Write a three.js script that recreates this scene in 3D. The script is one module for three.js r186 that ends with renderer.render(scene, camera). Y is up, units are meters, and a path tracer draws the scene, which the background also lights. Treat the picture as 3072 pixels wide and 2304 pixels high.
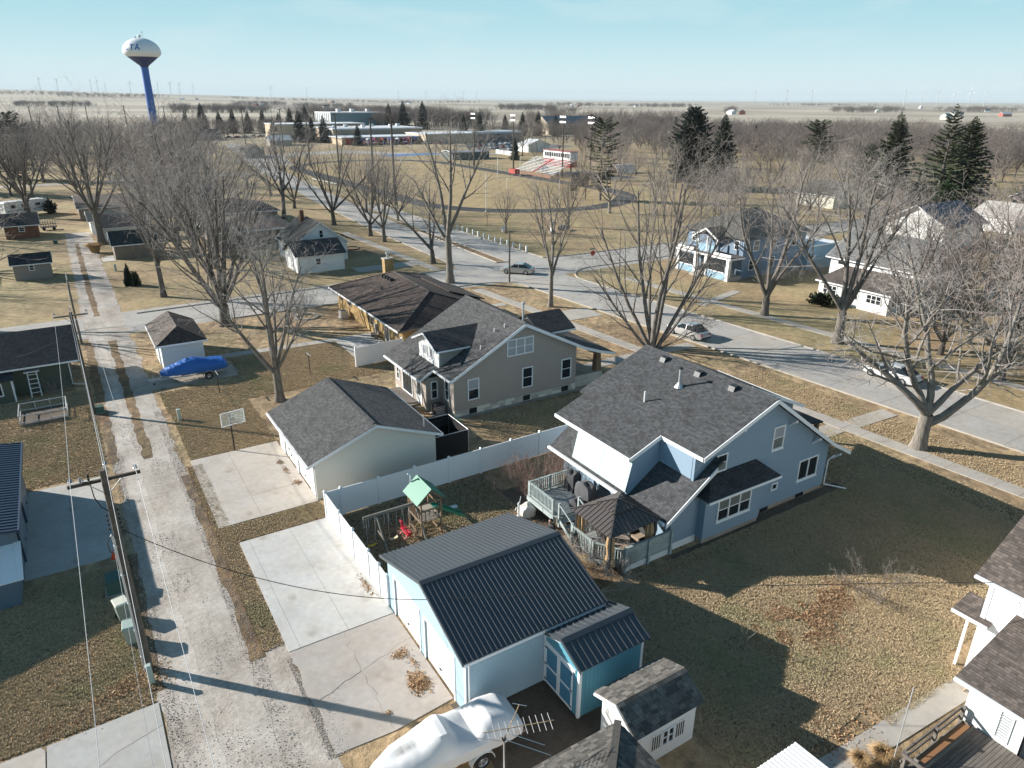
import * as THREE from 'three';
import { mergeGeometries, toCreasedNormals, mergeVertices } from 'three/addons/utils/BufferGeometryUtils.js';
import { MarchingCubes } from 'three/addons/objects/MarchingCubes.js';
import { TextGeometry } from 'three/addons/geometries/TextGeometry.js';
import { FontLoader } from 'three/addons/loaders/FontLoader.js';

// ---------------------------------------------------------------- camera, sky, sun, exposure
const scene = new THREE.Scene();
const camera = new THREE.PerspectiveCamera(56.82, 1024 / 768, 0.5, 40000);
camera.position.set(0, 23, 0);
camera.rotation.order = 'YXZ';
camera.rotation.set(-Math.atan(855 / 2130), -32 * Math.PI / 180, 0.006);

const SUN_AZ = 45.5 * Math.PI / 180, SUN_EL = 22.4 * Math.PI / 180;           // shadows fall towards +x +z
const SUN = new THREE.Vector3(-Math.cos(SUN_AZ) * Math.cos(SUN_EL), Math.sin(SUN_EL), -Math.sin(SUN_AZ) * Math.cos(SUN_EL));
const EXPOSURE = 1.85;
const sun = new THREE.DirectionalLight(new THREE.Color(1.0, 0.95, 0.88), 5);
sun.target.position.set(30, 0, -60); sun.position.copy(SUN).multiplyScalar(400).add(sun.target.position);
sun.castShadow = true; sun.shadow.mapSize.set(4096, 4096);
Object.assign(sun.shadow.camera, { left: -220, right: 220, top: 220, bottom: -220, near: 1, far: 1200 });
scene.add(sun, sun.target);

// clear winter sky: pale at the horizon, deeper with height, thin cirrus streaks
{
  const W = 2048, H = 1024, d = new Float32Array(W * H * 4);
  const stops = [[-90, .20, .18, .15], [-3, .30, .30, .30], [0, .42, .48, .50], [2.2, .345, .46, .485], [5, .25, .405, .45], [7.5, .205, .375, .43], [14, .12, .255, .33], [28, .052, .14, .22], [55, .022, .066, .132], [90, .016, .048, .105]];
  const at = e => { let i = 1; while (i < stops.length - 1 && stops[i][0] < e) i++; const a = stops[i - 1], b = stops[i], t = Math.min(1, Math.max(0, (e - a[0]) / (b[0] - a[0]))); return [1, 2, 3].map(k => a[k] + (b[k] - a[k]) * t); };
  const h2 = (x, y) => { const s = Math.sin(x * 127.1 + y * 311.7) * 43758.5453; return s - Math.floor(s); };
  const vn = (x, y, px) => { const X = Math.floor(x), Y = Math.floor(y), u = x - X, v = y - Y, s = u * u * (3 - 2 * u), t = v * v * (3 - 2 * v), m = a => ((a % px) + px) % px; return (h2(m(X), Y) * (1 - s) + h2(m(X + 1), Y) * s) * (1 - t) + (h2(m(X), Y + 1) * (1 - s) + h2(m(X + 1), Y + 1) * s) * t; };
  for (let y = 0; y < H; y++) {
    const el = (y + .5) / H * 180 - 90, base = at(el);
    for (let x = 0; x < W; x++) {
      const u = x / W, i = (y * W + x) * 4;
      let c = 0;
      if (el > 0 && el < 75) { // streaks drawn out along the horizon, slightly tilted
        const k = el * .42 + Math.sin(u * 2 * Math.PI * 6) * .35;
        c = Math.max(0, vn(u * 40, k * 1.5, 40) * .55 + vn(u * 120, k * 4, 120) * .3 + vn(u * 300, k * 9, 300) * .15 - .56) * 1.5 * Math.min(1, el / 6);
      }
      c = Math.min(.22, c);
      d[i] = base[0] + c * (.42 - base[0]); d[i + 1] = base[1] + c * (.47 - base[1]); d[i + 2] = base[2] + c * (.49 - base[2]); d[i + 3] = 1;
    }
  }
  const sky = new THREE.DataTexture(d, W, H, THREE.RGBAFormat, THREE.FloatType);
  sky.mapping = THREE.EquirectangularReflectionMapping; sky.magFilter = THREE.LinearFilter; sky.wrapS = THREE.RepeatWrapping; sky.needsUpdate = true;
  scene.background = sky; scene.environment = sky;
}
scene.fog = new THREE.FogExp2(0xd6e4ec, 0.00005);
const renderer = new THREE.WebGLRenderer({ antialias: true });
renderer.toneMapping = THREE.LinearToneMapping;
renderer.toneMappingExposure = EXPOSURE;
renderer.shadowMap.enabled = true;
renderer.setSize(1024, 768);
// ---------------------------------------------------------------- helpers
const PI = Math.PI, V = (x, y, z) => new THREE.Vector3(x, y, z);
const lerp = (a, b, t) => a + (b - a) * t, clamp = (x, a, b) => Math.min(b, Math.max(a, x)), sstep = (a, b, x) => { const t = clamp((x - a) / (b - a), 0, 1); return t * t * (3 - 2 * t); };
function RNG(s) { return () => { s |= 0; s = s + 0x6D2B79F5 | 0; let t = Math.imul(s ^ s >>> 15, 1 | s); t = t + Math.imul(t ^ t >>> 7, 61 | t) ^ t; return ((t ^ t >>> 14) >>> 0) / 4294967296; }; }
const hash2 = (x, y, s = 0) => { let h = Math.imul(x | 0, 374761393) + Math.imul(y | 0, 668265263) + Math.imul(s | 0, 974634533) | 0; h = Math.imul(h ^ h >>> 13, 1274126177); return ((h ^ h >>> 16) >>> 0) / 4294967296; };
function vnoise(x, y, s = 0, p = 0) { const X = Math.floor(x), Y = Math.floor(y), u = x - X, v = y - Y, a = u * u * (3 - 2 * u), b = v * v * (3 - 2 * v), m = p ? q => ((q % p) + p) % p : q => q; return lerp(lerp(hash2(m(X), m(Y), s), hash2(m(X + 1), m(Y), s), a), lerp(hash2(m(X), m(Y + 1), s), hash2(m(X + 1), m(Y + 1), s), a), b); }
function fbm(x, y, s, oct, p = 0) { let r = 0, a = .5, n = 0; for (let i = 0; i < oct; i++) { r += a * vnoise(x, y, s + i * 17, p); n += a; x *= 2; y *= 2; p *= 2; a *= .55; } return r / n; }

// textures: fn(u, v, x, y) -> [r, g, b] in display values 0..1
function tex(w, h, fn, srgb = true, rep = 1) {
  const d = new Uint8Array(w * h * 4);
  for (let y = 0; y < h; y++) for (let x = 0; x < w; x++) { const c = fn(x / w, y / h, x, y), i = (y * w + x) * 4; d[i] = clamp(c[0], 0, 1) * 255; d[i + 1] = clamp(c[1], 0, 1) * 255; d[i + 2] = clamp(c[2], 0, 1) * 255; d[i + 3] = 255; }
  const t = new THREE.DataTexture(d, w, h, THREE.RGBAFormat);
  t.wrapS = t.wrapT = THREE.RepeatWrapping; t.magFilter = THREE.LinearFilter; t.minFilter = THREE.LinearMipmapLinearFilter; t.generateMipmaps = true;
  if (srgb) t.colorSpace = THREE.SRGBColorSpace; t.repeat.set(1 / rep, 1 / rep); t.needsUpdate = true; return t;
}
const gray = v => [v, v, v];
const lin = (r, g, b) => new THREE.Color().setRGB(r, g, b);
function mat(c, rough = .8, o = {}) { const { phys, ...rest } = o; return new (phys ? THREE.MeshPhysicalMaterial : THREE.MeshStandardMaterial)({ color: Array.isArray(c) ? lin(...c) : c, roughness: rough, side: THREE.DoubleSide, ...rest }); }

// triangle collector with flat faces and uv in metres
class MB {
  constructor() { this.p = []; }
  tri(a, b, c) { this.p.push(a.x, a.y, a.z, b.x, b.y, b.z, c.x, c.y, c.z); return this; }
  quad(a, b, c, d) { return this.tri(a, b, c).tri(a, c, d); }
  box(x0, x1, y0, y1, z0, z1) {
    if (x0 > x1) [x0, x1] = [x1, x0]; if (y0 > y1) [y0, y1] = [y1, y0]; if (z0 > z1) [z0, z1] = [z1, z0];
    const q = [V(x0, y0, z0), V(x1, y0, z0), V(x1, y0, z1), V(x0, y0, z1), V(x0, y1, z0), V(x1, y1, z0), V(x1, y1, z1), V(x0, y1, z1)];
    return this.hex(q);
  }
  hex(q) { // 0-3 bottom ring, 4-7 top ring
    this.quad(q[0], q[1], q[2], q[3]).quad(q[7], q[6], q[5], q[4]);
    for (let i = 0; i < 4; i++) { const j = (i + 1) % 4; this.quad(q[i], q[i + 4], q[j + 4], q[j]); } return this;
  }
  plate(a, b, c, d, t) { // a quad thickened by t to the far side of its normal
    const n = b.clone().sub(a).cross(c.clone().sub(a)).normalize().multiplyScalar(-t), e = [a, b, c, d].map(v => v.clone().add(n));
    this.quad(a, b, c, d).quad(e[3], e[2], e[1], e[0]); const r = [a, b, c, d];
    for (let i = 0; i < 4; i++) { const j = (i + 1) % 4; this.quad(r[i], e[i], e[j], r[j]); } return this;
  }
  plate3(a, b, c, t) { const n = b.clone().sub(a).cross(c.clone().sub(a)).normalize().multiplyScalar(-t), r = [a, b, c], e = r.map(v => v.clone().add(n)); this.tri(a, b, c).tri(e[2], e[1], e[0]); for (let i = 0; i < 3; i++) { const j = (i + 1) % 3; this.quad(r[i], e[i], e[j], r[j]); } return this; }
  poly(pts, holes, axis, a0, a1) { // polygon [u,v] extruded along an axis: z -> (x,y), x -> (z,y), y -> (x,z)
    const to = (q, a) => axis === 'z' ? V(q[0], q[1], a) : axis === 'x' ? V(a, q[1], q[0]) : V(q[0], a, q[1]);
    const P = pts.map(q => new THREE.Vector2(...q)), Hs = (holes || []).map(h => h.map(q => new THREE.Vector2(...q))), all = [...P, ...Hs.flat()].map(q => [q.x, q.y]);
    for (const f of THREE.ShapeUtils.triangulateShape(P, Hs)) { this.tri(...f.map(i => to(all[i], a1))); this.tri(...f.slice().reverse().map(i => to(all[i], a0))); }
    for (const r of [pts, ...(holes || [])]) r.forEach((q, i) => { const n = r[(i + 1) % r.length]; this.quad(to(q, a0), to(n, a0), to(n, a1), to(q, a1)); });
    return this;
  }
  bar(a, b, w, h, up = V(0, 1, 0)) { // beam between two points, w across, h along up
    const d = b.clone().sub(a).normalize(); let s = d.clone().cross(up); if (s.lengthSq() < 1e-6) s = d.clone().cross(V(1, 0, 0)); s.normalize(); const u = s.clone().cross(d).normalize();
    s.multiplyScalar(w / 2); u.multiplyScalar(h / 2); const c = (p, i, j) => p.clone().addScaledVector(s, i).addScaledVector(u, j);
    return this.hex([c(a, -1, -1), c(a, 1, -1), c(b, 1, -1), c(b, -1, -1), c(a, -1, 1), c(a, 1, 1), c(b, 1, 1), c(b, -1, 1)]);
  }
  tube(pts, r, n = 8, cap = true) {
    const rad = Array.isArray(r) ? r : pts.map(() => r), rings = []; let s = null;
    pts.forEach((p, i) => {
      const d = (pts[i + 1] || p).clone().sub(pts[i - 1] || p).normalize();
      if (!s) { s = Math.abs(d.y) < .9 ? d.clone().cross(V(0, 1, 0)) : d.clone().cross(V(1, 0, 0)); } else s = s.clone().addScaledVector(d, -s.dot(d)); s.normalize();
      const u = d.clone().cross(s); rings.push(Array.from({ length: n }, (_, k) => p.clone().addScaledVector(s, Math.cos(k / n * 2 * PI) * rad[i]).addScaledVector(u, Math.sin(k / n * 2 * PI) * rad[i])));
    });
    for (let i = 0; i + 1 < rings.length; i++) for (let k = 0; k < n; k++) { const l = (k + 1) % n; this.quad(rings[i][k], rings[i][l], rings[i + 1][l], rings[i + 1][k]); }
    if (cap) { const a = rings[0], b = rings.at(-1); for (let k = 1; k + 1 < n; k++) { this.tri(a[0], a[k + 1], a[k]); this.tri(b[0], b[k], b[k + 1]); } }
    return this;
  }
  lathe(prof, n, cx = 0, cz = 0) { const P = (q, k) => V(cx + Math.cos(k / n * 2 * PI) * q[0], q[1], cz + Math.sin(k / n * 2 * PI) * q[0]); for (let i = 0; i + 1 < prof.length; i++) for (let k = 0; k < n; k++) { const a = P(prof[i], k), b = P(prof[i], k + 1), c = P(prof[i + 1], k + 1), d = P(prof[i + 1], k); if (prof[i][0] > 1e-6) this.tri(a, c, b); if (prof[i + 1][0] > 1e-6) this.tri(a, d, c); } return this; }
  geo(crease = 0) {
    let g = new THREE.BufferGeometry(); g.setAttribute('position', new THREE.Float32BufferAttribute(this.p, 3)); g.computeVertexNormals(); uvM(g);
    if (crease) { const uv = g.attributes.uv; g = toCreasedNormals(g, crease); if (!g.attributes.uv) g.setAttribute('uv', uv); }
    return g;
  }
}
function uvM(g) { // u runs level in each face, v up its slope, both in metres
  const p = g.attributes.position, uv = new Float32Array(p.count * 2), a = V(0, 0, 0), b = V(0, 0, 0), c = V(0, 0, 0);
  for (let i = 0; i < p.count; i += 3) {
    a.fromBufferAttribute(p, i); b.fromBufferAttribute(p, i + 1); c.fromBufferAttribute(p, i + 2);
    const n = b.clone().sub(a).cross(c.clone().sub(a)).normalize(); let t, w;
    if (Math.abs(n.y) > .97 || n.lengthSq() < .5) { t = V(1, 0, 0); w = V(0, 0, 1); } else { t = V(n.z, 0, -n.x).normalize(); w = n.clone().cross(t); if (w.y < 0) w.negate(); if (t.x < -1e-3 || (Math.abs(t.x) < 1e-3 && t.z < 0)) t.negate(); }
    [a, b, c].forEach((q, k) => { uv[(i + k) * 2] = q.dot(t); uv[(i + k) * 2 + 1] = q.dot(w); });
  }
  g.setAttribute('uv', new THREE.BufferAttribute(uv, 2)); return g;
}
const mb = () => new MB();
const box = (...a) => mb().box(...a).geo();

// scene bookkeeping
const taken = new Map();
function numbered(name) { const n = taken.get(name) || 0; taken.set(name, n + 1); return n ? `${name}_${String(n).padStart(3, '0')}` : name; }
function tag(o, label, category, group) { o.userData.label = label; o.userData.category = category; if (group) o.userData.group = group; return o; }
function thing(name, label, category, pos = [0, 0, 0], turn = 0, group) { const o = new THREE.Group(); o.name = numbered(name); o.position.set(...pos); o.rotation.y = turn; scene.add(o); return tag(o, label, category, group); }
function part(parent, name, geo, m) { const o = new THREE.Mesh(geo instanceof MB ? geo.geo() : geo, m); o.name = name; parent.add(o); return o; }
function sub(parent, name, pos = [0, 0, 0], turn = 0) { const o = new THREE.Group(); o.name = name; o.position.set(...pos); o.rotation.y = turn; parent.add(o); return o; }
function single(name, geo, m, label, category, group) { const o = new THREE.Mesh(geo instanceof MB ? geo.geo() : geo, m); o.name = numbered(name); scene.add(o); return tag(o, label, category, group); }
function struct(name, geo, m, parent = scene) { const o = new THREE.Mesh(geo instanceof MB ? geo.geo() : geo, m); o.name = parent === scene ? numbered(name) : name; parent.add(o); if (parent === scene) o.userData.kind = 'structure'; return o; }
function stuff(o, name, label, category) { o.name = numbered(name); o.userData.kind = 'stuff'; tag(o, label, category); scene.add(o); return o; }
function dup(src, pos, turn, label, group, scale) { const o = src.clone(); o.userData = { ...src.userData, label }; if (group) o.userData.group = group; o.name = numbered(src.name.replace(/_\d{3}$/, '')); o.position.set(...pos); o.rotation.y = turn; if (scale) o.scale.copy(Array.isArray(scale) ? V(...scale) : V(scale, scale, scale)); scene.add(o); return o; }
const ORD = ['first', 'second', 'third', 'fourth', 'fifth', 'sixth', 'seventh', 'eighth', 'ninth', 'tenth', 'eleventh', 'twelfth', 'thirteenth', 'fourteenth', 'fifteenth', 'sixteenth', 'seventeenth', 'eighteenth', 'nineteenth', 'twentieth', 'twenty-first', 'twenty-second', 'twenty-third', 'twenty-fourth', 'twenty-fifth', 'twenty-sixth', 'twenty-seventh', 'twenty-eighth', 'twenty-ninth', 'thirtieth'];

// ---------------------------------------------------------------- materials
const N = {};
N.shingle = tex(512, 512, (u, v, x, y) => { // 4.2 m of laminated shingle courses, 0.14 m each
  const row = Math.floor(v * 30), tw = 28, off = hash2(row, 3) * tw, t = Math.floor((x + off) / tw), e = ((x + off) % tw), f = v * 30 - row;
  let g = .80 + (hash2(t, row, 5) - .5) * .26 + (hash2(Math.floor((x + off) / 9), row, 8) - .5) * .10 + (hash2(x, y, 2) - .5) * .14 + (fbm(u * 6, v * 6, 4, 3, 6) - .5) * .22;
  if (f < .16) g *= .72; if (e < 1.5) g *= .86; return gray(g);
}, true, 4.2);
N.shingleB = tex(512, 512, (u, v, x, y) => { const row = Math.floor(v * 30), tw = 28, off = hash2(row, 3) * tw, t = Math.floor((x + off) / tw), f = v * 30 - row; return gray(.9 - f * .55 + (hash2(t, row, 5) - .5) * .3 + (hash2(x, y, 2) - .5) * .12); }, false, 4.2);
N.lap = tex(8, 64, (u, v) => gray(1 - v * .9), false, .13);                         // one clapboard
N.mott = tex(512, 512, (u, v, x, y) => gray(.88 + (fbm(u * 8, v * 8, 11, 5, 8) - .5) * .26 + (hash2(x, y, 9) - .5) * .05), true, 5);
N.fine = tex(256, 256, (u, v, x, y) => gray(.88 + (fbm(u * 16, v * 16, 21, 4, 16) - .5) * .3 + (hash2(x, y, 7) - .5) * .16), true, 1.2);
N.fineB = tex(256, 256, (u, v, x, y) => gray(fbm(u * 24, v * 24, 31, 4, 24)), false, 1.2);
N.concrete = tex(1024, 1024, (u, v, x, y) => { let g = .92 + (fbm(u * 5, v * 5, 41, 6, 5) - .5) * .13 + (fbm(u * 40, v * 40, 47, 3, 40) - .5) * .09 + (hash2(x, y, 43) - .5) * .05; const st = fbm(u * 9, v * 9, 53, 3, 9); if (st > .7) g -= (st - .7) * .4; return [g, g * (.995 - (st - .5) * .03), g * (.985 - (st - .5) * .07)]; }, true, 9);
N.gravel = tex(1024, 1024, (u, v, x, y) => { const a = fbm(u * 6, v * 6, 61, 5, 6), b = fbm(u * 60, v * 60, 67, 3, 60), s = hash2(x >> 1, y >> 1, 3), rt = fbm(u * 14, v * 2, 63, 3, 0); let g = .87 + (a - .5) * .24 + (rt - .5) * .16 + (b - .5) * .17 + (s - .5) * .13; if (s > .985) g += .1; if (s < .02) g -= .16; return [g * 1.0, g * (.975 + (a - .5) * .05), g * (.945 + (a - .5) * .09)]; }, true, 9);
N.gravelB = tex(512, 512, (u, v, x, y) => gray(fbm(u * 30, v * 30, 71, 3, 30) * .7 + hash2(x >> 1, y >> 1, 3) * .3), false, 4.5);
N.bark = tex(128, 256, (u, v, x, y) => gray(.8 + (fbm(u * 12, v * 3, 81, 4, 0) - .5) * .6 + (hash2(x, y, 1) - .5) * .12), true, 1);
N.wood = tex(256, 256, (u, v, x, y) => gray(.84 + (fbm(u * 3, v * 40, 91, 4, 0) - .5) * .36), true, 1.5);
N.brick = tex(512, 512, (u, v, x, y) => { const row = Math.floor(v * 24), f = v * 24 - row, xx = u * 8 + (row % 2) * .5, t = Math.floor(xx), e = xx - t; let g = .86 + (hash2(t, row, 4) - .5) * .3 + (hash2(x, y, 2) - .5) * .1; const m = f < .14 || e < .05; return m ? [.78, .78, .76] : [g, g * (.96 + hash2(t, row, 9) * .06), g * .9]; }, true, 1.85);
const M = {
  white: mat([.78, .78, .77], .55), vinyl: mat([.86, .87, .88], .38), whiteLap: mat([.76, .77, .77], .6, { bumpMap: N.lap, bumpScale: .016 }),
  trim: mat([.80, .81, .82], .5), glass: mat([.018, .024, .03], .06, { phys: true, specularIntensity: 1, ior: 1.5 }), curtain: mat([.16, .17, .16], .35),
  blinds: mat([.34, .36, .38], .3),
  shGray: mat([.115, .115, .118], .92, { map: N.shingle, bumpMap: N.shingleB, bumpScale: .008 }), shBlue: mat([.10, .104, .11], .92, { map: N.shingle, bumpMap: N.shingleB, bumpScale: .008 }),
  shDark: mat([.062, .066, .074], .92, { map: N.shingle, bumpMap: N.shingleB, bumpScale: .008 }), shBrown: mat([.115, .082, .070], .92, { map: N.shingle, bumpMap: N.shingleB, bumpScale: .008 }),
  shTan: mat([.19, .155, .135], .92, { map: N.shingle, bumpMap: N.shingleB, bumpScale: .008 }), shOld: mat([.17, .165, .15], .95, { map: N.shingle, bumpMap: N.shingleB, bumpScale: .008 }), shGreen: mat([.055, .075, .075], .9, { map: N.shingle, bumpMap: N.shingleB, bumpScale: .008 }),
  metalRoof: mat([.078, .088, .10], .38, { metalness: .25 }), metalRib: mat([.10, .112, .125], .34, { metalness: .25 }), metalNavy: mat([.045, .07, .11], .4, { metalness: .2 }),  // ribs toned paler than the sheet: their sunlit look is put into the colour
  garageBlue: mat([.37, .51, .60], .6, { bumpMap: N.lap, bumpScale: .012 }), houseBlue: mat([.235, .325, .415], .62, { bumpMap: N.lap, bumpScale: .018 }), shedBlue: mat([.10, .29, .375], .55), shedDoor: mat([.075, .225, .34], .55),
  paleSiding: mat([.40, .50, .53], .5, { bumpMap: N.lap, bumpScale: .02 }),
  tan: mat([.37, .32, .28], .7, { bumpMap: N.lap, bumpScale: .014 }), beige: mat([.72, .69, .62], .62, { bumpMap: N.lap, bumpScale: .016 }), stone: mat([.62, .58, .50], .85, { map: N.mott }),
  brick: mat([.56, .38, .19], .85, { map: N.brick }), brickRed: mat([.25, .12, .09], .85, { map: N.brick }), found: mat([.42, .35, .28], .9, { map: N.mott }),
  taupe: mat([.27, .24, .22], .7, { bumpMap: N.lap, bumpScale: .01 }), greenWall: mat([.085, .10, .075], .7, { bumpMap: N.lap, bumpScale: .012 }), brownWall: mat([.20, .165, .135], .7, { bumpMap: N.lap, bumpScale: .012 }),
  black: mat([.012, .012, .013], .55), rubber: mat([.02, .02, .021], .85), steel: mat([.50, .51, .52], .35, { metalness: .8 }), galv: mat([.55, .56, .57], .45, { metalness: .55 }), darkMetal: mat([.05, .052, .055], .5, { metalness: .4 }),
  poleWood: mat([.17, .145, .12], .95, { map: N.bark }), armWood: mat([.085, .07, .058], .95, { map: N.wood }), grayWood: mat([.27, .24, .21], .9, { map: N.wood }), cedar: mat([.30, .20, .12], .85, { map: N.wood }), newWood: mat([.55, .38, .20], .8, { map: N.wood }),
  deckGreen: mat([.50, .58, .57], .7, { map: N.wood }), deckFloor: mat([.44, .47, .46], .75, { map: N.wood }), deckGray: mat([.23, .20, .175], .9, { map: N.wood }),
  concrete: mat([.60, .59, .57], .9, { map: N.concrete }), concreteOld: mat([.48, .435, .40], .92, { map: N.concrete }), road: mat([.47, .45, .425], .92, { map: N.concrete }), walk: mat([.50, .465, .42], .92, { map: N.concrete }), concreteBig: mat([.56, .51, .46], .92, { map: N.concrete }), apron: mat([.50, .49, .47], .92, { map: N.concrete }),
  gravel: mat([.55, .515, .48], .97, { map: N.gravel, bumpMap: N.gravelB, bumpScale: .02 }), asphalt: mat([.055, .057, .06], .9, { map: N.mott }), asphaltGray: mat([.16, .16, .165], .9, { map: N.mott }),
  bark: mat([.27, .24, .21], .95, { map: N.bark }), barkDark: mat([.20, .175, .155], .95, { map: N.bark }), barkPale: mat([.35, .31, .265], .95, { map: N.bark }),
  twig: mat([.33, .29, .26], .9), twigGray: mat([.38, .345, .32], .9), twigDark: mat([.26, .23, .21], .9), twigRed: mat([.36, .285, .255], .9), needle: mat([.030, .046, .026], .85), needleWarm: mat([.048, .058, .026], .85), needleBlue: mat([.028, .045, .034], .85),
  green: mat([.02, .19, .12], .5), greenBox: mat([.05, .105, .085], .6), greenBoxPale: mat([.36, .44, .40], .5), red: mat([.42, .015, .03], .4), redPaint: mat([.42, .05, .035], .6), yellow: mat([.62, .40, .03], .5), orange: mat([.75, .10, .03], .6), cream: mat([.66, .65, .55], .5), gazebo: mat([.095, .082, .077], .5, { metalness: .2 }), fabricTan: mat([.62, .44, .24], .9), coverBlack: mat([.045, .045, .05], .8), tarp: mat([.02, .125, .44], .42, { bumpMap: N.fineB, bumpScale: .02 }), wrap: mat([.80, .80, .79], .42, { bumpMap: N.mott, bumpScale: .03 }),
  leafBrown: mat([.27, .135, .06], .9), leafTan: mat([.42, .26, .13], .9), dirt: mat([.15, .12, .092], .97, { map: N.gravel }),
  towerWhite: mat([.78, .79, .80], .45), towerBlue: mat([.02, .11, .42], .45), towerNavy: mat([.014, .03, .13], .5),
  schoolTan: mat([.52, .42, .30], .85), schoolBrown: mat([.33, .26, .195], .85), schoolBlue: mat([.16, .25, .29], .6), flatRoof: mat([.62, .63, .65], .8)
};
const glassPanes = [M.glass, M.curtain, M.blinds];

// windows: a group that faces +z in its own axes; frame ring, panes, bars
function ringGeo(w, h, b, d0, d1) { return mb().poly([[-w / 2, -h / 2], [w / 2, -h / 2], [w / 2, h / 2], [-w / 2, h / 2]], [[[-w / 2 + b, -h / 2 + b], [w / 2 - b, -h / 2 + b], [w / 2 - b, h / 2 - b], [-w / 2 + b, h / 2 - b]]], 'z', d0, d1).geo(); }
const FACE = { S: 0, E: PI / 2, N: PI, W: -PI / 2 };
function win(parent, face, x, y, z, w, h, o = {}) { // centre of the opening on the wall's outer face
  const g = sub(parent, 'window', [x, y, z], FACE[face]), b = o.b ?? .09, cols = o.cols || 1, rows = o.rows ?? 2, fm = o.frame || M.trim;
  part(g, 'frame', ringGeo(w, h, b, -.02, .06), fm);
  const cw = (w - 2 * b - (cols - 1) * .09) / cols, ch = (h - 2 * b - (rows - 1) * .05) / rows;
  for (let i = 0; i < cols; i++) {
    const x0 = -w / 2 + b + i * (cw + .09); if (i) part(g, 'mullion', box(x0 - .09, x0, -h / 2 + b, h / 2 - b, -.01, .055), fm);
    for (let j = 0; j < rows; j++) { const y0 = -h / 2 + b + j * (ch + .05); if (j) part(g, 'sash_bar', box(x0, x0 + cw, y0 - .05, y0, -.01, .045), fm); part(g, 'pane', box(x0, x0 + cw, y0, y0 + ch, -.005, .012 + .012 * j), o.pane && o.pane[j] || M.glass); }
  }
  if (o.sill) part(g, 'sill', box(-w / 2 - .04, w / 2 + .04, -h / 2 - .06, -h / 2 - .001, 0, .1), fm);
  return g;
}
function door(parent, face, x, y, z, w, h, m, o = {}) { const g = sub(parent, 'door', [x, y, z], FACE[face]); part(g, 'frame', mb().poly([[-w / 2 - .1, 0], [-w / 2 - .1, h + .1], [w / 2 + .1, h + .1], [w / 2 + .1, 0], [w / 2, 0], [w / 2, h], [-w / 2, h], [-w / 2, 0]], null, 'z', 0, .05), o.frame || M.trim); part(g, 'leaf', box(-w / 2 + .005, w / 2 - .005, .01, h - .005, 0, .025), m); if (o.glass) part(g, 'pane', box(-w / 2 + .12, w / 2 - .12, h * .35, h - .15, .024, .032), M.glass); part(g, 'handle', box(w / 2 - .14, w / 2 - .09, 1, 1.06, .024, .08), M.darkMetal); return g; }
// overhead door with real panel rows
function overhead(parent, face, x, z, w, h, m, trim, set = -.06) {
  const g = sub(parent, 'overhead_door', [x, 0, z], FACE[face]), n = 4;
  for (let i = 0; i < n; i++) part(g, 'panel', box(-w / 2, w / 2, .03 + i * (h - .03) / n + .006, .03 + (i + 1) * (h - .03) / n - .006, set - .05, set), m);
  part(g, 'frame', mb().poly([[-w / 2 - .12, 0], [-w / 2 - .12, h + .12], [w / 2 + .12, h + .12], [w / 2 + .12, 0], [w / 2 + .001, 0], [w / 2 + .001, h + .001], [-w / 2 - .001, h + .001], [-w / 2 - .001, 0]], null, 'z', -.10, .03), trim); part(g, 'handle', box(-.08, .08, .45, .5, set, set + .05), M.darkMetal); return g;
}
// four walls butted at the corners
function walls(parent, x0, x1, z0, z1, y0, y1, m, t = .14, skip = '') {
  if (!skip.includes('S')) part(parent, 'wall', box(x0, x1, y0, y1, z1 - t, z1), m); if (!skip.includes('N')) part(parent, 'wall', box(x0, x1, y0, y1, z0, z0 + t), m);
  if (!skip.includes('W')) part(parent, 'wall', box(x0, x0 + t, y0, y1, z0 + t, z1 - t), m); if (!skip.includes('E')) part(parent, 'wall', box(x1 - t, x1, y0, y1, z0 + t, z1 - t), m);
}
// clapboards: each board a strip of its own over the wall, thicker at its lower edge; poly is [u, y] on the wall plane
function clad(parent, poly, axis, pos, m, course = .115, skip = []) {
  const cut = y => { const xs = []; poly.forEach((a, i) => { const b = poly[(i + 1) % poly.length]; if ((a[1] <= y) !== (b[1] <= y)) xs.push(a[0] + (b[0] - a[0]) * (y - a[1]) / (b[1] - a[1])); }); return xs.sort((p, q) => p - q); }, P = (u, y, k) => axis === 'z' ? V(u, y, pos + k) : V(pos - k, y, u);
  const ys = poly.map(p => p[1]), lo = Math.min(...ys), hi = Math.max(...ys);
  for (let y = lo; y < hi - .04; y += course) { const y1 = Math.min(hi - .01, y + course + .012), a = cut(y + .002), b = cut(y1 - .002); for (let i = 0; i + 1 < Math.min(a.length, b.length); i += 2) { if (a[i + 1] - a[i] < .1 || b[i + 1] - b[i] < .05) continue; part(parent, 'clapboard', mb().hex([P(a[i], y, .001), P(a[i + 1], y, .001), P(b[i + 1], y1, .001), P(b[i], y1, .001), P(a[i], y, .02), P(a[i + 1], y, .02), P(b[i + 1], y1, .006), P(b[i], y1, .006)]), m); } }
}
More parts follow.
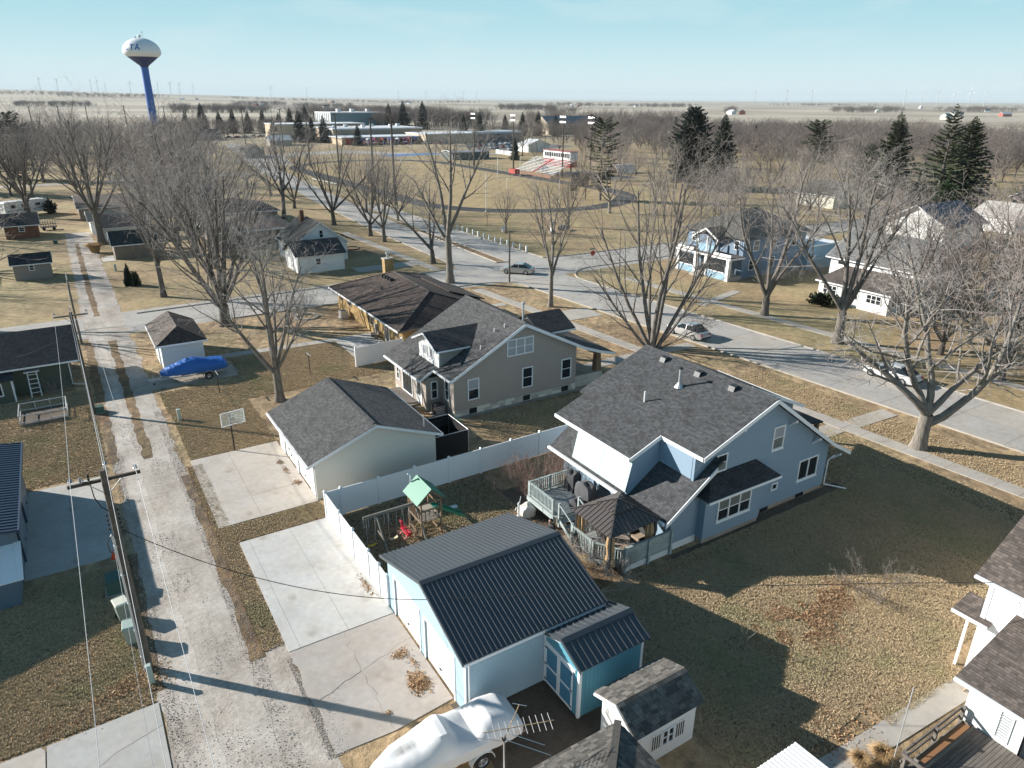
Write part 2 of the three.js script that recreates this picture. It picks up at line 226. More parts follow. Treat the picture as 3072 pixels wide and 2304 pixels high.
// ---------------------------------------------------------------- terrain, roads, paving
const FWD = -32 * PI / 180;
function hillAt(x, z) { // flat under the town, rolling farmland beyond, higher to the north-west
  const r = Math.hypot(x, z); if (r < 750) return 0; const az = Math.atan2(x, -z);          // 0 along the alley
  const k = sstep(750, 2600, r);
  return k * ((fbm(x / 1500 + 9, z / 1500 + 4, 5, 3) - .5) * 16 - 2) + sstep(1500, 7000, r) * 75 * sstep(.55, -.2, az) * (.85 + .3 * fbm(x / 2500, z / 2500, 8, 2));
}
const fieldTones = [[.48, .40, .33], [.56, .48, .40], [.41, .335, .275], [.51, .435, .365], [.33, .27, .23], [.60, .52, .43], [.45, .38, .325]];
function groundTone(x, z) {
  const r = Math.hypot(x, z), n = fbm(x / 24, z / 24, 3, 3);
  const town = [.405 + (n - .5) * .08, .30 + (n - .5) * .07, .17 + (n - .5) * .05];
  const fx = Math.floor((x + z * .04) / 400), fz = Math.floor((z - x * .03) / 260), q = fieldTones[Math.floor(hash2(fx, fz, 6) * 7)], f2 = .9 + .2 * fbm(x / 300, z / 40, 7, 2);
  const fld = q.map(v => v * f2), k = sstep(330, 620, r + (n - .5) * 100);
  return town.map((v, i) => lerp(v, fld[i], k));
}
{
  const az = []; for (let a = -180; a < -92; a += 8) az.push(a); for (let a = -92; a < 92; a += .5) az.push(a); for (let a = 92; a <= 180; a += 8) az.push(a);
  const rr = [.01]; for (let r = 6; r < 24000; r *= r < 60 ? 1.12 : r < 700 ? 1.05 : 1.022) rr.push(r); rr.push(24000);
  const pos = [], col = [], uv = [], idx = [], w = az.length;
  for (const r of rr) for (const a of az) { const t = a * PI / 180 + 32 * PI / 180, x = Math.sin(t) * r, z = -Math.cos(t) * r; pos.push(x, hillAt(x, z), z); col.push(...groundTone(x, z)); uv.push(x, z); }
  for (let i = 0; i + 1 < rr.length; i++) for (let j = 0; j + 1 < w; j++) { const p = i * w + j; idx.push(p, p + 1, p + w + 1, p, p + w + 1, p + w); }
  const g = new THREE.BufferGeometry(); g.setAttribute('position', new THREE.Float32BufferAttribute(pos, 3)); g.setAttribute('color', new THREE.Float32BufferAttribute(col, 3)); g.setAttribute('uv', new THREE.Float32BufferAttribute(uv, 2)); g.setIndex(idx); g.computeVertexNormals();
  const t = tex(1024, 1024, (u, v, x, y) => { const a = fbm(u * 10, v * 10, 101, 6, 10), b = fbm(u * 90, v * 90, 103, 2, 90), k = .90 + (a - .5) * .26 + (b - .5) * .26, gr = fbm(u * 5, v * 5, 107, 3, 5); return [k * (1.0 - (gr - .5) * .10), k, k * (.97 - (gr - .5) * .05)]; }, true, 36);
  struct('ground', g, mat([1, 1, 1], .98, { map: t, vertexColors: true }));
}
// nearer lawns: finer turf, laid a few millimetres above the ground sheet
const lawnTex = tex(2048, 2048, (u, v, x, y) => {
  const X = u * 70, Z = v * 70; // metres
  const big = fbm(X / 7, Z / 7, 201, 4, 10), clump = fbm(X / .55, Z / .55, 211, 3, 128), fine = hash2(x, y, 5), st = fbm(X / .25, Z / .8, 217, 2, 0);
  const br = clamp((fbm(X / 2.6, Z / 2.6, 241, 4, 27) - .54) * 3, 0, 1), k = .90 - br * .16 + (big - .5) * .22 + (clump - .5) * .46 + (fine - .5) * .2 + (st - .5) * .16, g = clamp((fbm(X / 4.5, Z / 4.5, 223, 3, 16) - .55) * 2.6, 0, .8), lf = clamp((fbm(X / 3, Z / 3, 227, 3, 0) - .6) * 5, 0, 1) * (hash2(x >> 1, y >> 1, 9) > .7 ? 1 : 0);
  return [k * lerp(.80, .69, g) + lf * .02, k * lerp(.705 - br * .03, .655, g) - lf * .05, k * lerp(.555 - br * .03, .49, g) - lf * .06];
}, true, 70);
const lawnB = tex(1024, 1024, (u, v, x, y) => gray(fbm(u * 60, v * 60, 231, 3, 60) * .8 + hash2(x, y, 3) * .2), false, 24);
M.lawn = mat([.68, .645, .62], .98, { map: lawnTex, bumpMap: lawnB, bumpScale: .09 });
M.soil = mat([.40, .35, .32], .98, { map: lawnTex, bumpMap: lawnB, bumpScale: .09 });
function sheet(y, pts) { const m = mb(); m.poly(pts.map(p => [p[0], p[1]]), null, 'y', y - .25, y); return m; }
function flat(y, pts) { const m = mb(), P = pts.map(q => new THREE.Vector2(...q)); for (const f of THREE.ShapeUtils.triangulateShape(P, [])) m.tri(...f.map(i => V(pts[i][0], y, pts[i][1]))); return m.geo(); }
function ragged(x0, x1, z0, z1, amp, seed, step = .45) { const a = [], b = []; for (let z = z0; z <= z1 + 1e-6; z += step) { a.push([x0 + (fbm(z / 1.1, 1, seed, 3) - .5) * amp * 2, z]); b.push([x1 + (fbm(z / 1.1, 9, seed + 7, 3) - .5) * amp * 2, z]); } return a.concat(b.reverse()); }
struct('lawn', flat(.004, [[-40, -81.8], [49, -81.8], [52.4, -44], [56, 4], [-40, 4]]), M.lawn);
struct('bare_soil', flat(.008, ragged(10.2, 20.2, -35.9, -22, .25, 31)), M.soil);
struct('bare_soil', flat(.0085, ragged(9.6, 17, -20, -14.5, .3, 41)), M.dirt);
struct('planting_bed', flat(.009, [[20.2, -33.5], [23.5, -33.5], [23.5, -28], [20.4, -27.5], [19.2, -28.4], [18.8, -31.4]]), M.dirt);
struct('planting_bed', flat(.009, [[24.4, -22.9], [31.4, -22.8], [31.4, -23.2], [39.2, -23.2], [39.5, -22], [35, -21.4], [24.4, -21.6]]), M.dirt);
struct('planting_bed', flat(.009, ragged(22.6, 35.5, -44.9, -44.2, .12, 51)), mat([.40, .38, .36], .97, { map: N.gravel, bumpMap: N.gravelB, bumpScale: .04 }));

// the gravel alley, with its worn grass crown further back
struct('gravel_alley', flat(.013, ragged(-.35, 3.6, -152, -81.7, .28, 61)), M.gravel);
struct('gravel_alley', flat(.013, ragged(-.3, 3.6, -81.7, -27, .3, 61)), M.gravel);
struct('gravel_alley', flat(.0135, ragged(-.45, 4.9, -27.6, -6, .25, 67)), M.gravel);
struct('gravel_alley', flat(.0145, ragged(3.3, 10.6, -66.2, -62.8, .2, 64)), M.gravel);
M.gravelFine = mat([.60, .57, .535], .97, { map: N.gravel, bumpMap: N.gravelB, bumpScale: .008 });
for (const [a, b] of [[.25, 1.15], [2.2, 3.1]]) struct('wheel_track', flat(.0175, ragged(a, b, -81, -12, .2, 75 + a * 8)), M.gravelFine);
struct('dirt_verge', flat(.0178, ragged(3.35, 3.9, -46, -26.5, .22, 81)), M.soil); struct('dirt_verge', flat(.0178, ragged(-.75, -.15, -38.2, -26.6, .2, 83)), M.soil); struct('dirt_verge', flat(.0178, ragged(-.6, .05, -80, -50, .2, 85)), M.soil);
struct('alley_grass_strip', flat(.018, ragged(1.45, 2.1, -79.5, -49.5, .22, 71)), M.soil);
struct('alley_grass_strip', flat(.018, ragged(.75, 1.4, -140, -90, .2, 73)), M.soil);
// stones standing proud of the gravel
{
  const R = RNG(5), g = new THREE.IcosahedronGeometry(1, 0), n = 26000, im = new THREE.InstancedMesh(g, mat([.42, .38, .345], .95), n), m4 = new THREE.Matrix4(), q = new THREE.Quaternion(), e = new THREE.Euler();
  for (let i = 0; i < n; i++) { const nearSlab = i % 4 === 0; let x, z; if (nearSlab) { z = -26 + R() * 6; x = 4.9 + Math.abs(R() + R() - 1) * 1.9 - .3; if (x > 5.4 + 1.6 * (1 - (z + 26) / 6)) { x = 4.5 + R() * .8; } } else { z = -58 + R() * 50; x = -.4 + R() * 4.3; const k = fbm(x / 1.2, z / 2, 77, 3); if (k < .52) { x = R() < .5 ? -.4 + R() * .5 : 3.1 + R() * .7; } } const s = .008 + R() * R() * .026; q.setFromEuler(e.set(R() * 6, R() * 6, R() * 6)); m4.compose(V(x, .016 + s * .3, z), q, V(s, s * .6, s)); im.setMatrixAt(i, m4); const c = .7 + R() * .6; im.setColorAt(i, lin(c, c * .97, c * .94)); }
  stuff(im, 'gravel', 'loose pale gravel stones strewn along the alley and slab edge', 'gravel');
}
// concrete slabs cast in panels
function paving(name, xs, zs, top, m, gap = .012, tint) { const o = new THREE.Group(); o.name = numbered(name); o.userData.kind = 'structure'; scene.add(o); for (let i = 0; i + 1 < xs.length; i++) for (let j = 0; j + 1 < zs.length; j++) part(o, 'panel', box(xs[i] + gap / 2, xs[i + 1] - gap / 2, -.1, top - hash2(i, j, 77) * .004, zs[j] + gap / 2, zs[j + 1] - gap / 2), m); return o; }
paving('concrete_slab', [4.83, 5.35, 7.6, 9.84], [-36.2, -31.3, -26.36], .06, M.concrete);
paving('concrete_slab', [4.15, 6.6, 9.98], [-47.9, -44.5, -41.1, -38.3], .05, M.concreteBig);
paving('concrete_slab', [-5.25, -3.0, -.85], [-48.6, -43.6, -38.4], .05, M.apron);
// the old slab, broken along wandering cracks
{
  const o = new THREE.Group(); o.name = numbered('concrete_slab'); o.userData.kind = 'structure'; scene.add(o); const wob = (a, b, n, s, amp) => Array.from({ length: n + 1 }, (_, i) => [lerp(a[0], b[0], i / n) + (i && i < n ? (hash2(i, s) - .5) * amp : 0), lerp(a[1], b[1], i / n) + (i && i < n ? (hash2(i, s + 5) - .5) * amp : 0)]);
  const A = [4.85, -26.33], B = [7.35, -26.33], C = [9.86, -26.33], D = [9.86, -20.2], E = [7.2, -19.95], F = [4.82, -20.1], K = [7.15, -23.6], L = [4.85, -22.9], Q = [9.86, -24.4], inset = (p, k = .008) => { const cx = p.reduce((s, q) => s + q[0], 0) / p.length, cz = p.reduce((s, q) => s + q[1], 0) / p.length; return p.map(q => { const d = Math.hypot(q[0] - cx, q[1] - cz) || 1; return [q[0] + (cx - q[0]) / d * k, q[1] + (cz - q[1]) / d * k]; }); };
  const BK = wob(B, K, 9, 3, .28), LK = wob(L, K, 8, 13, .2), KQ = wob(K, Q, 8, 23, .22), KE = wob(K, E, 10, 33, .3), rv = a => a.slice().reverse(), WL = wob(A, L, 9, 43, .22), WF = wob(L, F, 7, 53, .26);
  for (const [i, p] of [[...rv(WL), ...BK, ...rv(LK).slice(1, -1)], [...BK.slice(0, -1), ...KQ, C], [...KQ.slice(0, -1), Q, D, ...rv(KE).slice(0, -1)], [...LK.slice(0, -1), ...KE, ...rv(WF).slice(0, -1)]].entries()) part(o, 'panel', mb().poly(inset(p), null, 'y', -.1, .045 - i * .004), M.concreteOld);
}
{
  const o = new THREE.Group(); o.name = numbered('concrete_slab'); o.userData.kind = 'structure'; scene.add(o);
  part(o, 'panel', mb().poly([[-4.4, -26.2], [-.5, -26.3], [-.5, -25.0], [-2.2, -24.5], [-3.1, -23.9], [-4.4, -23.4]], null, 'y', -.1, .05), M.apron);
  part(o, 'panel', mb().poly([[-4.4, -23.38], [-3.1, -23.88], [-2.2, -24.48], [-.5, -24.98], [-.5, -18], [-4.4, -18]], null, 'y', -.1, .046), M.apron);
  part(o, 'panel', mb().poly([[-9, -26.1], [-4.6, -26.25], [-4.45, -26.0], [-4.45, -18], [-9, -18]], null, 'y', -.1, .055), M.concreteBig);
}
// streets with kerbs
const kL = z => 52.9 + .07 * (z + 40), kR = z => 61.0 + .06 * (z + 40), swx = z => 46.6 + .07 * (z + 40);
struct('street', flat(.010, [[kL(-81), -81.5], [kL(6), 6], [kR(6), 6], [kR(-81), -81.5]]), M.asphaltGray);
{ const o = new THREE.Group(); o.name = numbered('street'); o.userData.kind = 'structure'; scene.add(o); for (let z = -80; z < 5; z += 4.6) for (const k of [0, 1]) { const e = Math.min(z + 4.575, 6), a = t => lerp(kL(t), kR(t), .5), p = k ? [[a(z) + .012, z], [kR(z), z], [kR(e), e], [a(e) + .012, e]] : [[kL(z), z], [a(z) - .012, z], [a(e) - .012, e], [kL(e), e]]; part(o, 'panel', flat(.022 + hash2(z | 0, k, 5) * .004, p), hash2(z | 0, k, 9) > .75 ? M.walk : M.road); } }
struct('street', flat(.0115, [[-60, -89.2], [-60, -81.6], [27, -81.4], [kL(-76), -80.2], [kR(-76), -80.2], [160, -82], [160, -89.6], [64, -90.6], [48.5, -91.5]]), M.road);
struct('street', flat(.0105, [[47.6, -90.5], [54.2, -90.5], [55.4, -122], [58.8, -170], [62.5, -215], [67, -262], [88, -420], [80, -420], [60, -262], [55.6, -215], [51.6, -170], [48.6, -122]]), M.road);
struct('parking_lane', flat(.0125, [[56.2, -90.8], [62.4, -90.8], [62.4, -119], [63.4, -160], [59.2, -160], [56.8, -122]]), M.road);
struct('road', flat(.0105, [[-60, -241], [-60, -236], [60, -246], [60, -251]]), M.walk);
struct('road', flat(.0115, [[66, -275], [75, -330], [118, -342], [150, -300], [180, -292], [180, -284], [146, -292], [112, -325], [84, -318], [76, -275]]), M.road);
function kerb(pts, w = .16, h = .12) { const m = mb(); for (let i = 0; i + 1 < pts.length; i++) { const a = V(pts[i][0], h / 2 - .01, pts[i][1]), b = V(pts[i + 1][0], h / 2 - .01, pts[i + 1][1]); m.bar(a, b, w, h + .02); } struct('kerb', m, M.walk); }
const arc = (cx, cz, r, a0, a1, n = 8) => Array.from({ length: n + 1 }, (_, i) => { const a = lerp(a0, a1, i / n); return [cx + Math.cos(a) * r, cz + Math.sin(a) * r]; });
kerb([[kL(6), 6], [kL(-62), -62], [kL(-70), -70], ...arc(kL(-76) - 5, -76.4, 5, 0, -PI / 2), [27, -81.4], [14, -81.5]]);
kerb([[kR(6), 6], [kR(-72), -72], ...arc(kR(-74) + 6, -76, 6, PI, PI * 1.5), [160, -82]]);
kerb([[5, -89.1], [40, -90.6], ...arc(43.6, -95.5, 4.6, PI / 2, 0), [48.6, -122], [51.6, -170]]);
kerb([[160, -89.6], [68, -90.3], [62.5, -91], [62.5, -119], [63.4, -160]]);
kerb([[56.1, -91.2], [54.4, -91.6], [55.6, -122], [56.7, -122], [56.1, -91.2]]);
struct('grass_island', flat(.05, [[54.5, -91.8], [56, -91.6], [56.6, -121.8], [55.7, -121.8]]), M.soil);
// pavement flags
{
  const o = new THREE.Group(); o.name = 'sidewalk'; o.userData.kind = 'structure'; scene.add(o);
  for (let z = -79; z < -6; z += 1.5) { const a = swx(z), b = swx(z + 1.49), w = .68; part(o, 'flag', mb().poly([[a - w, z], [a + w, z], [b + w, z + 1.48], [b - w, z + 1.48]], null, 'y', -.1, .045 + hash2(z * 2, 3) * .012), M.walk); }
  const p = new THREE.Group(); p.name = numbered('sidewalk'); p.userData.kind = 'structure'; scene.add(p);
  for (let z = -128; z < -92; z += 1.5) part(p, 'flag', box(42.7 + (z + 128) * .03, 44.1 + (z + 128) * .03, -.1, .045, z, z + 1.48), M.walk);
  const walkTo = (name, pts, w) => { const q = new THREE.Group(); q.name = numbered(name); q.userData.kind = 'structure'; scene.add(q); for (let i = 0; i + 1 < pts.length; i++) { const a = V(pts[i][0], 0, pts[i][1]), b = V(pts[i + 1][0], 0, pts[i + 1][1]), L = a.distanceTo(b), n = Math.max(1, Math.round(L / 1.5)); for (let k = 0; k < n; k++) { const s = a.clone().lerp(b, k / n + .004 / L), e = a.clone().lerp(b, (k + 1) / n - .008 / L); s.y = e.y = -.02; part(q, 'flag', mb().bar(s, e, w, .12), M.walk); } } };
  walkTo('front_walk', [[39.6, -28.3], [46.6, -28.3]], 1.5); walkTo('front_walk', [[48.2, -28.1], [52.9, -27.9]], 1.4);
  walkTo('front_walk', [[37.6, -48.6], [45.2, -48.6]], 1.5); walkTo('front_walk', [[46.8, -48.4], [51.6, -48.2]], 1.4);
  walkTo('driveway', [[45.8, -63.2], [50.6, -63]], 3.6); walkTo('driveway', [[38, -63.3], [44.2, -63.2]], 3.2);
  walkTo('front_walk', [[37.5, -71.6], [43.3, -71]], 1.2);
  walkTo('garden_walk', [[9.2, -69.0], [21.1, -68.2]], 1.1);
  walkTo('side_walk', [[19.5, -9.95], [29, -9.45]], 1.0);
  walkTo('front_walk', [[63.4, -58.6], [72.5, -61]], 1.2); walkTo('driveway', [[34.2, -97.5], [44, -97.4]], 3); 
  paving('patio', [21.1, 23.2, 25.3], [-68.6, -65.3, -62.2], .05, M.concrete);
  const e = new THREE.Group(); e.name = numbered('sidewalk'); e.userData.kind = 'structure'; scene.add(e);
  for (let z = -74; z < -6; z += 1.5) { const a = kR(z) + 5.2, b = kR(z + 1.48) + 5.2; part(e, 'flag', mb().poly([[a, z], [a + 1.3, z], [b + 1.3, z + 1.48], [b, z + 1.48]], null, 'y', -.1, .045), M.walk); }
}
struct('apron', flat(.02, [[3.7, -126.2], [5.5, -126.2], [5.5, -121.9], [3.8, -121.9]]), M.concrete);
// ---------------------------------------------------------------- ribbed metal roofs
function ribs(parent, a, b, c, d, n, m, w = .03, h = .04) { // plate a-b (eave) c-d (ridge); ribs run from eave to ridge
  const nrm = b.clone().sub(a).cross(c.clone().sub(a)).normalize();
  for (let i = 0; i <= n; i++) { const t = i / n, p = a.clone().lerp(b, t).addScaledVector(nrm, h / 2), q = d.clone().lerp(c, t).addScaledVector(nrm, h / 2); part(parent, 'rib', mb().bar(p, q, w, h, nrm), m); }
}
function metalGable(g, x0, x1, z0, zr, z1, ye0, yr, ye1, n, m, rm) { // ridge along x
  const N0 = part(g, 'roof', mb().plate(V(x1, ye0, z0), V(x0, ye0, z0), V(x0, yr, zr), V(x1, yr, zr), .07), m), S0 = part(g, 'roof', mb().plate(V(x0, ye1, z1), V(x1, ye1, z1), V(x1, yr, zr), V(x0, yr, zr), .07), m);
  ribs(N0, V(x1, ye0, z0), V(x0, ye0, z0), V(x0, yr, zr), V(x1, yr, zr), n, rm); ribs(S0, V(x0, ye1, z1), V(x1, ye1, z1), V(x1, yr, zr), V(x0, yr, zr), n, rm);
  const k0 = (yr - ye0) / (zr - z0), k1 = (yr - ye1) / (z1 - zr), c = .2;
  part(g, 'ridge_cap', mb().poly([[zr - c, yr - k0 * c + .05], [zr, yr + .06], [zr + c, yr - k1 * c + .05], [zr + c, yr - k1 * c + .03], [zr, yr + .035], [zr - c, yr - k0 * c + .03]], null, 'x', x0 - .02, x1 + .02), m);
  for (const x of [x0, x1]) part(g, 'edge_trim', mb().poly([[z0 - .02, ye0 + .04], [zr, yr + .045], [z1 + .02, ye1 + .04], [z1 + .02, ye1 - .12], [zr, yr - .12], [z0 - .02, ye0 - .12]], null, 'x', x - .03, x + .03), m);
}
{ // light blue garage with two white doors
  const g = thing('metal_roof_garage', 'light blue garage with charcoal ribbed metal roof and two white overhead doors', 'garage'), x0 = 9.9, x1 = 16.4, z0 = -26.9, z1 = -19.1;
  const hole = (a, b) => [[a, -.02], [b, -.02], [b, 2.22], [a, 2.22]];
  part(g, 'wall', mb().poly([[z0, 0], [-26.15, 0], [-26.15, 2.22], [-23.45, 2.22], [-23.45, 0], [-22.85, 0], [-22.85, 2.22], [-20.15, 2.22], [-20.15, 0], [z1, 0], [z1, 2.95], [-22.6, 4.15], [z0, 2.9]], null, 'x', x0, x0 + .14), M.garageBlue);
  part(g, 'wall', mb().poly([[z0, 0], [z1, 0], [z1, 2.95], [-22.6, 4.15], [z0, 2.9]], null, 'x', x1 - .14, x1), M.garageBlue);
  clad(part(g, 'wall', box(x0 + .14, x1 - .14, 0, 2.95, z1 - .14, z1), M.garageBlue), [[x0 + .14, .05], [x1, .05], [x1, 2.86], [x0 + .14, 2.86]], 'z', z1, M.garageBlue); part(g, 'wall', box(x0 + .14, x1 - .14, 0, 2.9, z0, z0 + .14), M.garageBlue);
  overhead(g, 'W', x0, -24.8, 2.7, 2.2, M.white, M.trim); overhead(g, 'W', x0, -21.5, 2.7, 2.2, M.white, M.trim);
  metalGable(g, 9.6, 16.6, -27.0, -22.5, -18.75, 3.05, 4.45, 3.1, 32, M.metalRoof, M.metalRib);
  part(g, 'fascia', box(9.66, 16.55, 2.86, 3.0, -18.82, -18.78), M.trim); part(g, 'downspout', mb().tube([V(9.98, 2.9, -18.85), V(9.98, 2.7, -19.0), V(9.98, .15, -19.02)], .04, 6), M.trim);
  part(g, 'corner_trim', box(9.87, 9.9, 0, 2.9, z1 - .12, z1 + .02), M.trim);
}
{ // bright blue shed
  const g = thing('garden_shed', 'bright blue shed with white-trimmed double doors and dark ribbed roof beside the garage', 'shed'), x0 = 13.58, x1 = 16.8, z0 = -19.05, z1 = -16.65;
  part(g, 'wall', mb().poly([[z0, .1], [z1, .1], [z1, 2.6], [-17.75, 3.18], [z0, 2.62]], null, 'x', x0, x0 + .08), M.shedBlue); part(g, 'wall', mb().poly([[z0, .1], [z1, .1], [z1, 2.6], [-17.75, 3.18], [z0, 2.62]], null, 'x', x1 - .08, x1), M.shedBlue);
  part(g, 'wall', box(x0 + .08, x1 - .08, .1, 2.6, z1 - .08, z1), M.shedBlue); part(g, 'wall', box(x0 + .08, x1 - .08, .1, 2.6, z0, z0 + .08), M.shedBlue);
  for (let x = x0 + .3; x < x1 - .2; x += .2) part(g, 'groove_batten', box(x, x + .012, .12, 2.58, z1, z1 + .006), M.shedDoor);
  part(g, 'skid', box(x0 + .05, x1 - .05, 0, .1, z0 + .1, z0 + .25), M.grayWood); part(g, 'skid', box(x0 + .05, x1 - .05, 0, .1, z1 - .25, z1 - .1), M.grayWood);
  for (const [a, b] of [[-18.92, -17.98], [-17.96, -17.02]]) { const d = sub(g, 'door', [0, 0, 0]); part(d, 'leaf', box(x0 - .03, x0 - .001, .2, 2.2, a, b), M.shedDoor); const t = .09, X0 = x0 - .055, X1 = x0 - .03; part(d, 'stile', box(X0, X1, .2, 2.2, a, a + t), M.trim); part(d, 'stile', box(X0, X1, .2, 2.2, b - t, b), M.trim); for (const y of [.2, 1.08, 2.11]) part(d, 'rail', box(X0 + .002, X1, y, y + t, a + t, b - t), M.trim); for (const y of [.35, 1.15, 2.0]) part(d, 'hinge', box(X0 - .02, X0, y, y + .05, a < -18 ? a : b - .14, a < -18 ? a + .14 : b), M.black); }
  part(g, 'door_header', box(x0 - .05, x0 - .001, 2.22, 2.34, -19.0, -16.9), M.trim); for (const z of [z0, z1 - .1]) part(g, 'corner_trim', box(x0 - .03, x0 - .001, .1, 2.55, z, z + .1), M.trim); part(g, 'corner_trim', box(x0 - .03, x0 + .1, .1, 2.55, z1 + .001, z1 + .025), M.trim); part(g, 'corner_trim', box(x1 - .1, x1 + .02, .1, 2.55, z1 + .001, z1 + .025), M.trim);
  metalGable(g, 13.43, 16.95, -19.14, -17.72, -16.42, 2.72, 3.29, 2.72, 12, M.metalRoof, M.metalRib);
  part(g, 'fascia', mb().poly([[-19.1, 2.62], [-17.75, 3.17], [-16.5, 2.62], [-16.5, 2.48], [-17.75, 3.02], [-19.1, 2.48]], null, 'x', x0 - .06, x0 - .002), M.trim);
}
{ // small old white shed, shingles laid one by one
  const g = thing('garden_shed', 'old white wooden shed with brown shingle roof and shuttered window', 'shed'), x0 = 13.85, x1 = 16.85, z0 = -15.55, z1 = -13.62, R = RNG(77);
  for (const x of [x0, x1 - .1]) part(g, 'wall', mb().poly([[z0, 0], [z1, 0], [z1, 1.98], [-14.5, 2.58], [z0, 2.2]], null, 'x', x, x + .1), M.white); part(g, 'wall', box(x0 + .1, x1 - .1, 0, 1.98, z1 - .1, z1), M.white); part(g, 'wall', box(x0 + .1, x1 - .1, 0, 2.2, z0, z0 + .1), M.white);
  win(g, 'S', 15.45, .98, z1, .62, .78, { cols: 2, rows: 2, b: .06 });
  for (const x of [14.85, 16.05]) { const s = sub(g, 'shutter', [x, .98, z1 + .001]); part(s, 'board', box(-.27, .27, -.42, .42, 0, .03), M.white); for (let k = 0; k < 4; k++) part(s, 'slot', box(-.19 + k * .11, -.13 + k * .11, -.33, .33, .031, .036), M.black); }
  const shades = [.10, .13, .16, .19, .225].map((v, i) => mat([v * 1.05, v * .97, v * .86], .95, { map: N.fine }));
  const slope = (eave, ridge, name) => { const rf = part(g, name, mb().plate(...eave, ...ridge, .06), M.grayWood), a = eave[0], b = eave[1], up = ridge[0].clone().sub(b), L = up.length(), n = eave[1].clone().sub(a).cross(up).normalize(), along = b.clone().sub(a), W = along.length(); along.normalize(); up.normalize(); const rows = Math.floor(L / .145);
    for (let r = 0; r <= rows; r++) { let s = -R() * .2; while (s < W) { const w = .26 + R() * .12, s0 = Math.max(0, s), s1 = Math.min(W, s + w - .012), v0 = r * .145 - (r ? .0 : .03), v1 = Math.min(L, r * .145 + .19); if (s1 - s0 > .04) { const P = (u, v, k) => a.clone().addScaledVector(along, u).addScaledVector(up, v).addScaledVector(n, k), t = .022 + R() * .008; part(rf, 'shingle', mb().hex([P(s0, v0, .002), P(s1, v0, .002), P(s1, v1, .001), P(s0, v1, .001), P(s0, v0, t), P(s1, v0, t), P(s1, v1, .006), P(s0, v1, .006)]), shades[Math.floor(R() * 5)]); } s += w; } } };
  slope([V(13.6, 2.0, -13.4), V(17.02, 2.0, -13.4)], [V(17.02, 2.7, -14.5), V(13.6, 2.7, -14.5)], 'roof'); slope([V(17.02, 2.26, -15.72), V(13.6, 2.26, -15.72)], [V(13.6, 2.7, -14.52), V(17.02, 2.7, -14.52)], 'roof');
  part(g, 'fascia', mb().poly([[-15.75, 2.2], [-14.5, 2.66], [-13.36, 1.94], [-13.36, 1.82], [-14.5, 2.54], [-15.75, 2.08]], null, 'x', 13.56, 13.6), M.trim);
}
{ // shingled hip roof just below the viewpoint
  const g = thing('hip_roof_building', 'low building under a brown mottled hip shingle roof beside the boat', 'building'), y = 2.6, x1 = 13.24, z0 = -13.98, x0 = 4.2, z1 = -5, k = .42, R = RNG(99), d = 4.4, hip = V(x1 - d, y + k * d, z0 + d);
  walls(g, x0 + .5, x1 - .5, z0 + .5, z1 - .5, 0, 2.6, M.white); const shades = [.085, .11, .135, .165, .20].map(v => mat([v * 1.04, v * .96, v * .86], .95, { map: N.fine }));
  const NW = V(x0, y, z0), NE = V(x1, y, z0), SE = V(x1, y, z1), hW = V(x0 + d, y + k * d, z0 + d), hS = V(x1 - d, y + k * d, z1 - d);
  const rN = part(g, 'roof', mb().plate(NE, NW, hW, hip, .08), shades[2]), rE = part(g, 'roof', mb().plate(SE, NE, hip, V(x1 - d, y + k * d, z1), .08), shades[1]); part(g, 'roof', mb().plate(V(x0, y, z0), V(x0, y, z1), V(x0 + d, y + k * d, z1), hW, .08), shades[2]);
  const lay = (rf, o, al, up, n) => { for (let r = 0; r < 17; r++) for (let q = 0; q < 24; q++) { const lim = r * .14 * .93, s = lim + q * .30 - (r % 2) * .15; if (s < lim + .05 || s + .3 > 5.4) continue; const P = (u, v, t) => o.clone().addScaledVector(al, u).addScaledVector(up, v).addScaledVector(n, t), v = r * .14; part(rf, 'shingle', mb().hex([P(s, v, .002), P(s + .288, v, .002), P(s + .288, v + .17, .001), P(s, v + .17, .001), P(s, v, .022), P(s + .288, v, .022), P(s + .288, v + .17, .006), P(s, v + .17, .006)]), shades[Math.floor(R() * 5)]); } };
  const c = 1 / Math.hypot(1, k); lay(rN, NE, V(-1, 0, 0), V(0, k * c, c), V(0, c, -k * c)); lay(rE, NE, V(0, 0, 1), V(-c, k * c, 0), V(k * c, c, 0));
  part(g, 'hip_cap', mb().bar(NE.clone().add(V(0, .035, 0)), hip.clone().add(V(0, .035, 0)), .26, .03), shades[1]);
}
{ // white corrugated lean-to at the lower edge
  const g = thing('metal_roof_shed', 'small outbuilding with white corrugated metal roof beside the concrete walk', 'shed');
  walls(g, 13.7, 17.6, -9.9, -6.5, 0, 2.35, M.white); const W0 = part(g, 'roof', mb().plate(V(17.9, 2.5, -10.15), V(13.4, 2.5, -10.15), V(13.4, 2.75, -6.2), V(17.9, 2.75, -6.2), .05), M.vinyl); ribs(W0, V(17.9, 2.5, -10.15), V(13.4, 2.5, -10.15), V(13.4, 2.75, -6.2), V(17.9, 2.75, -6.2), 26, M.vinyl, .05, .03);
}
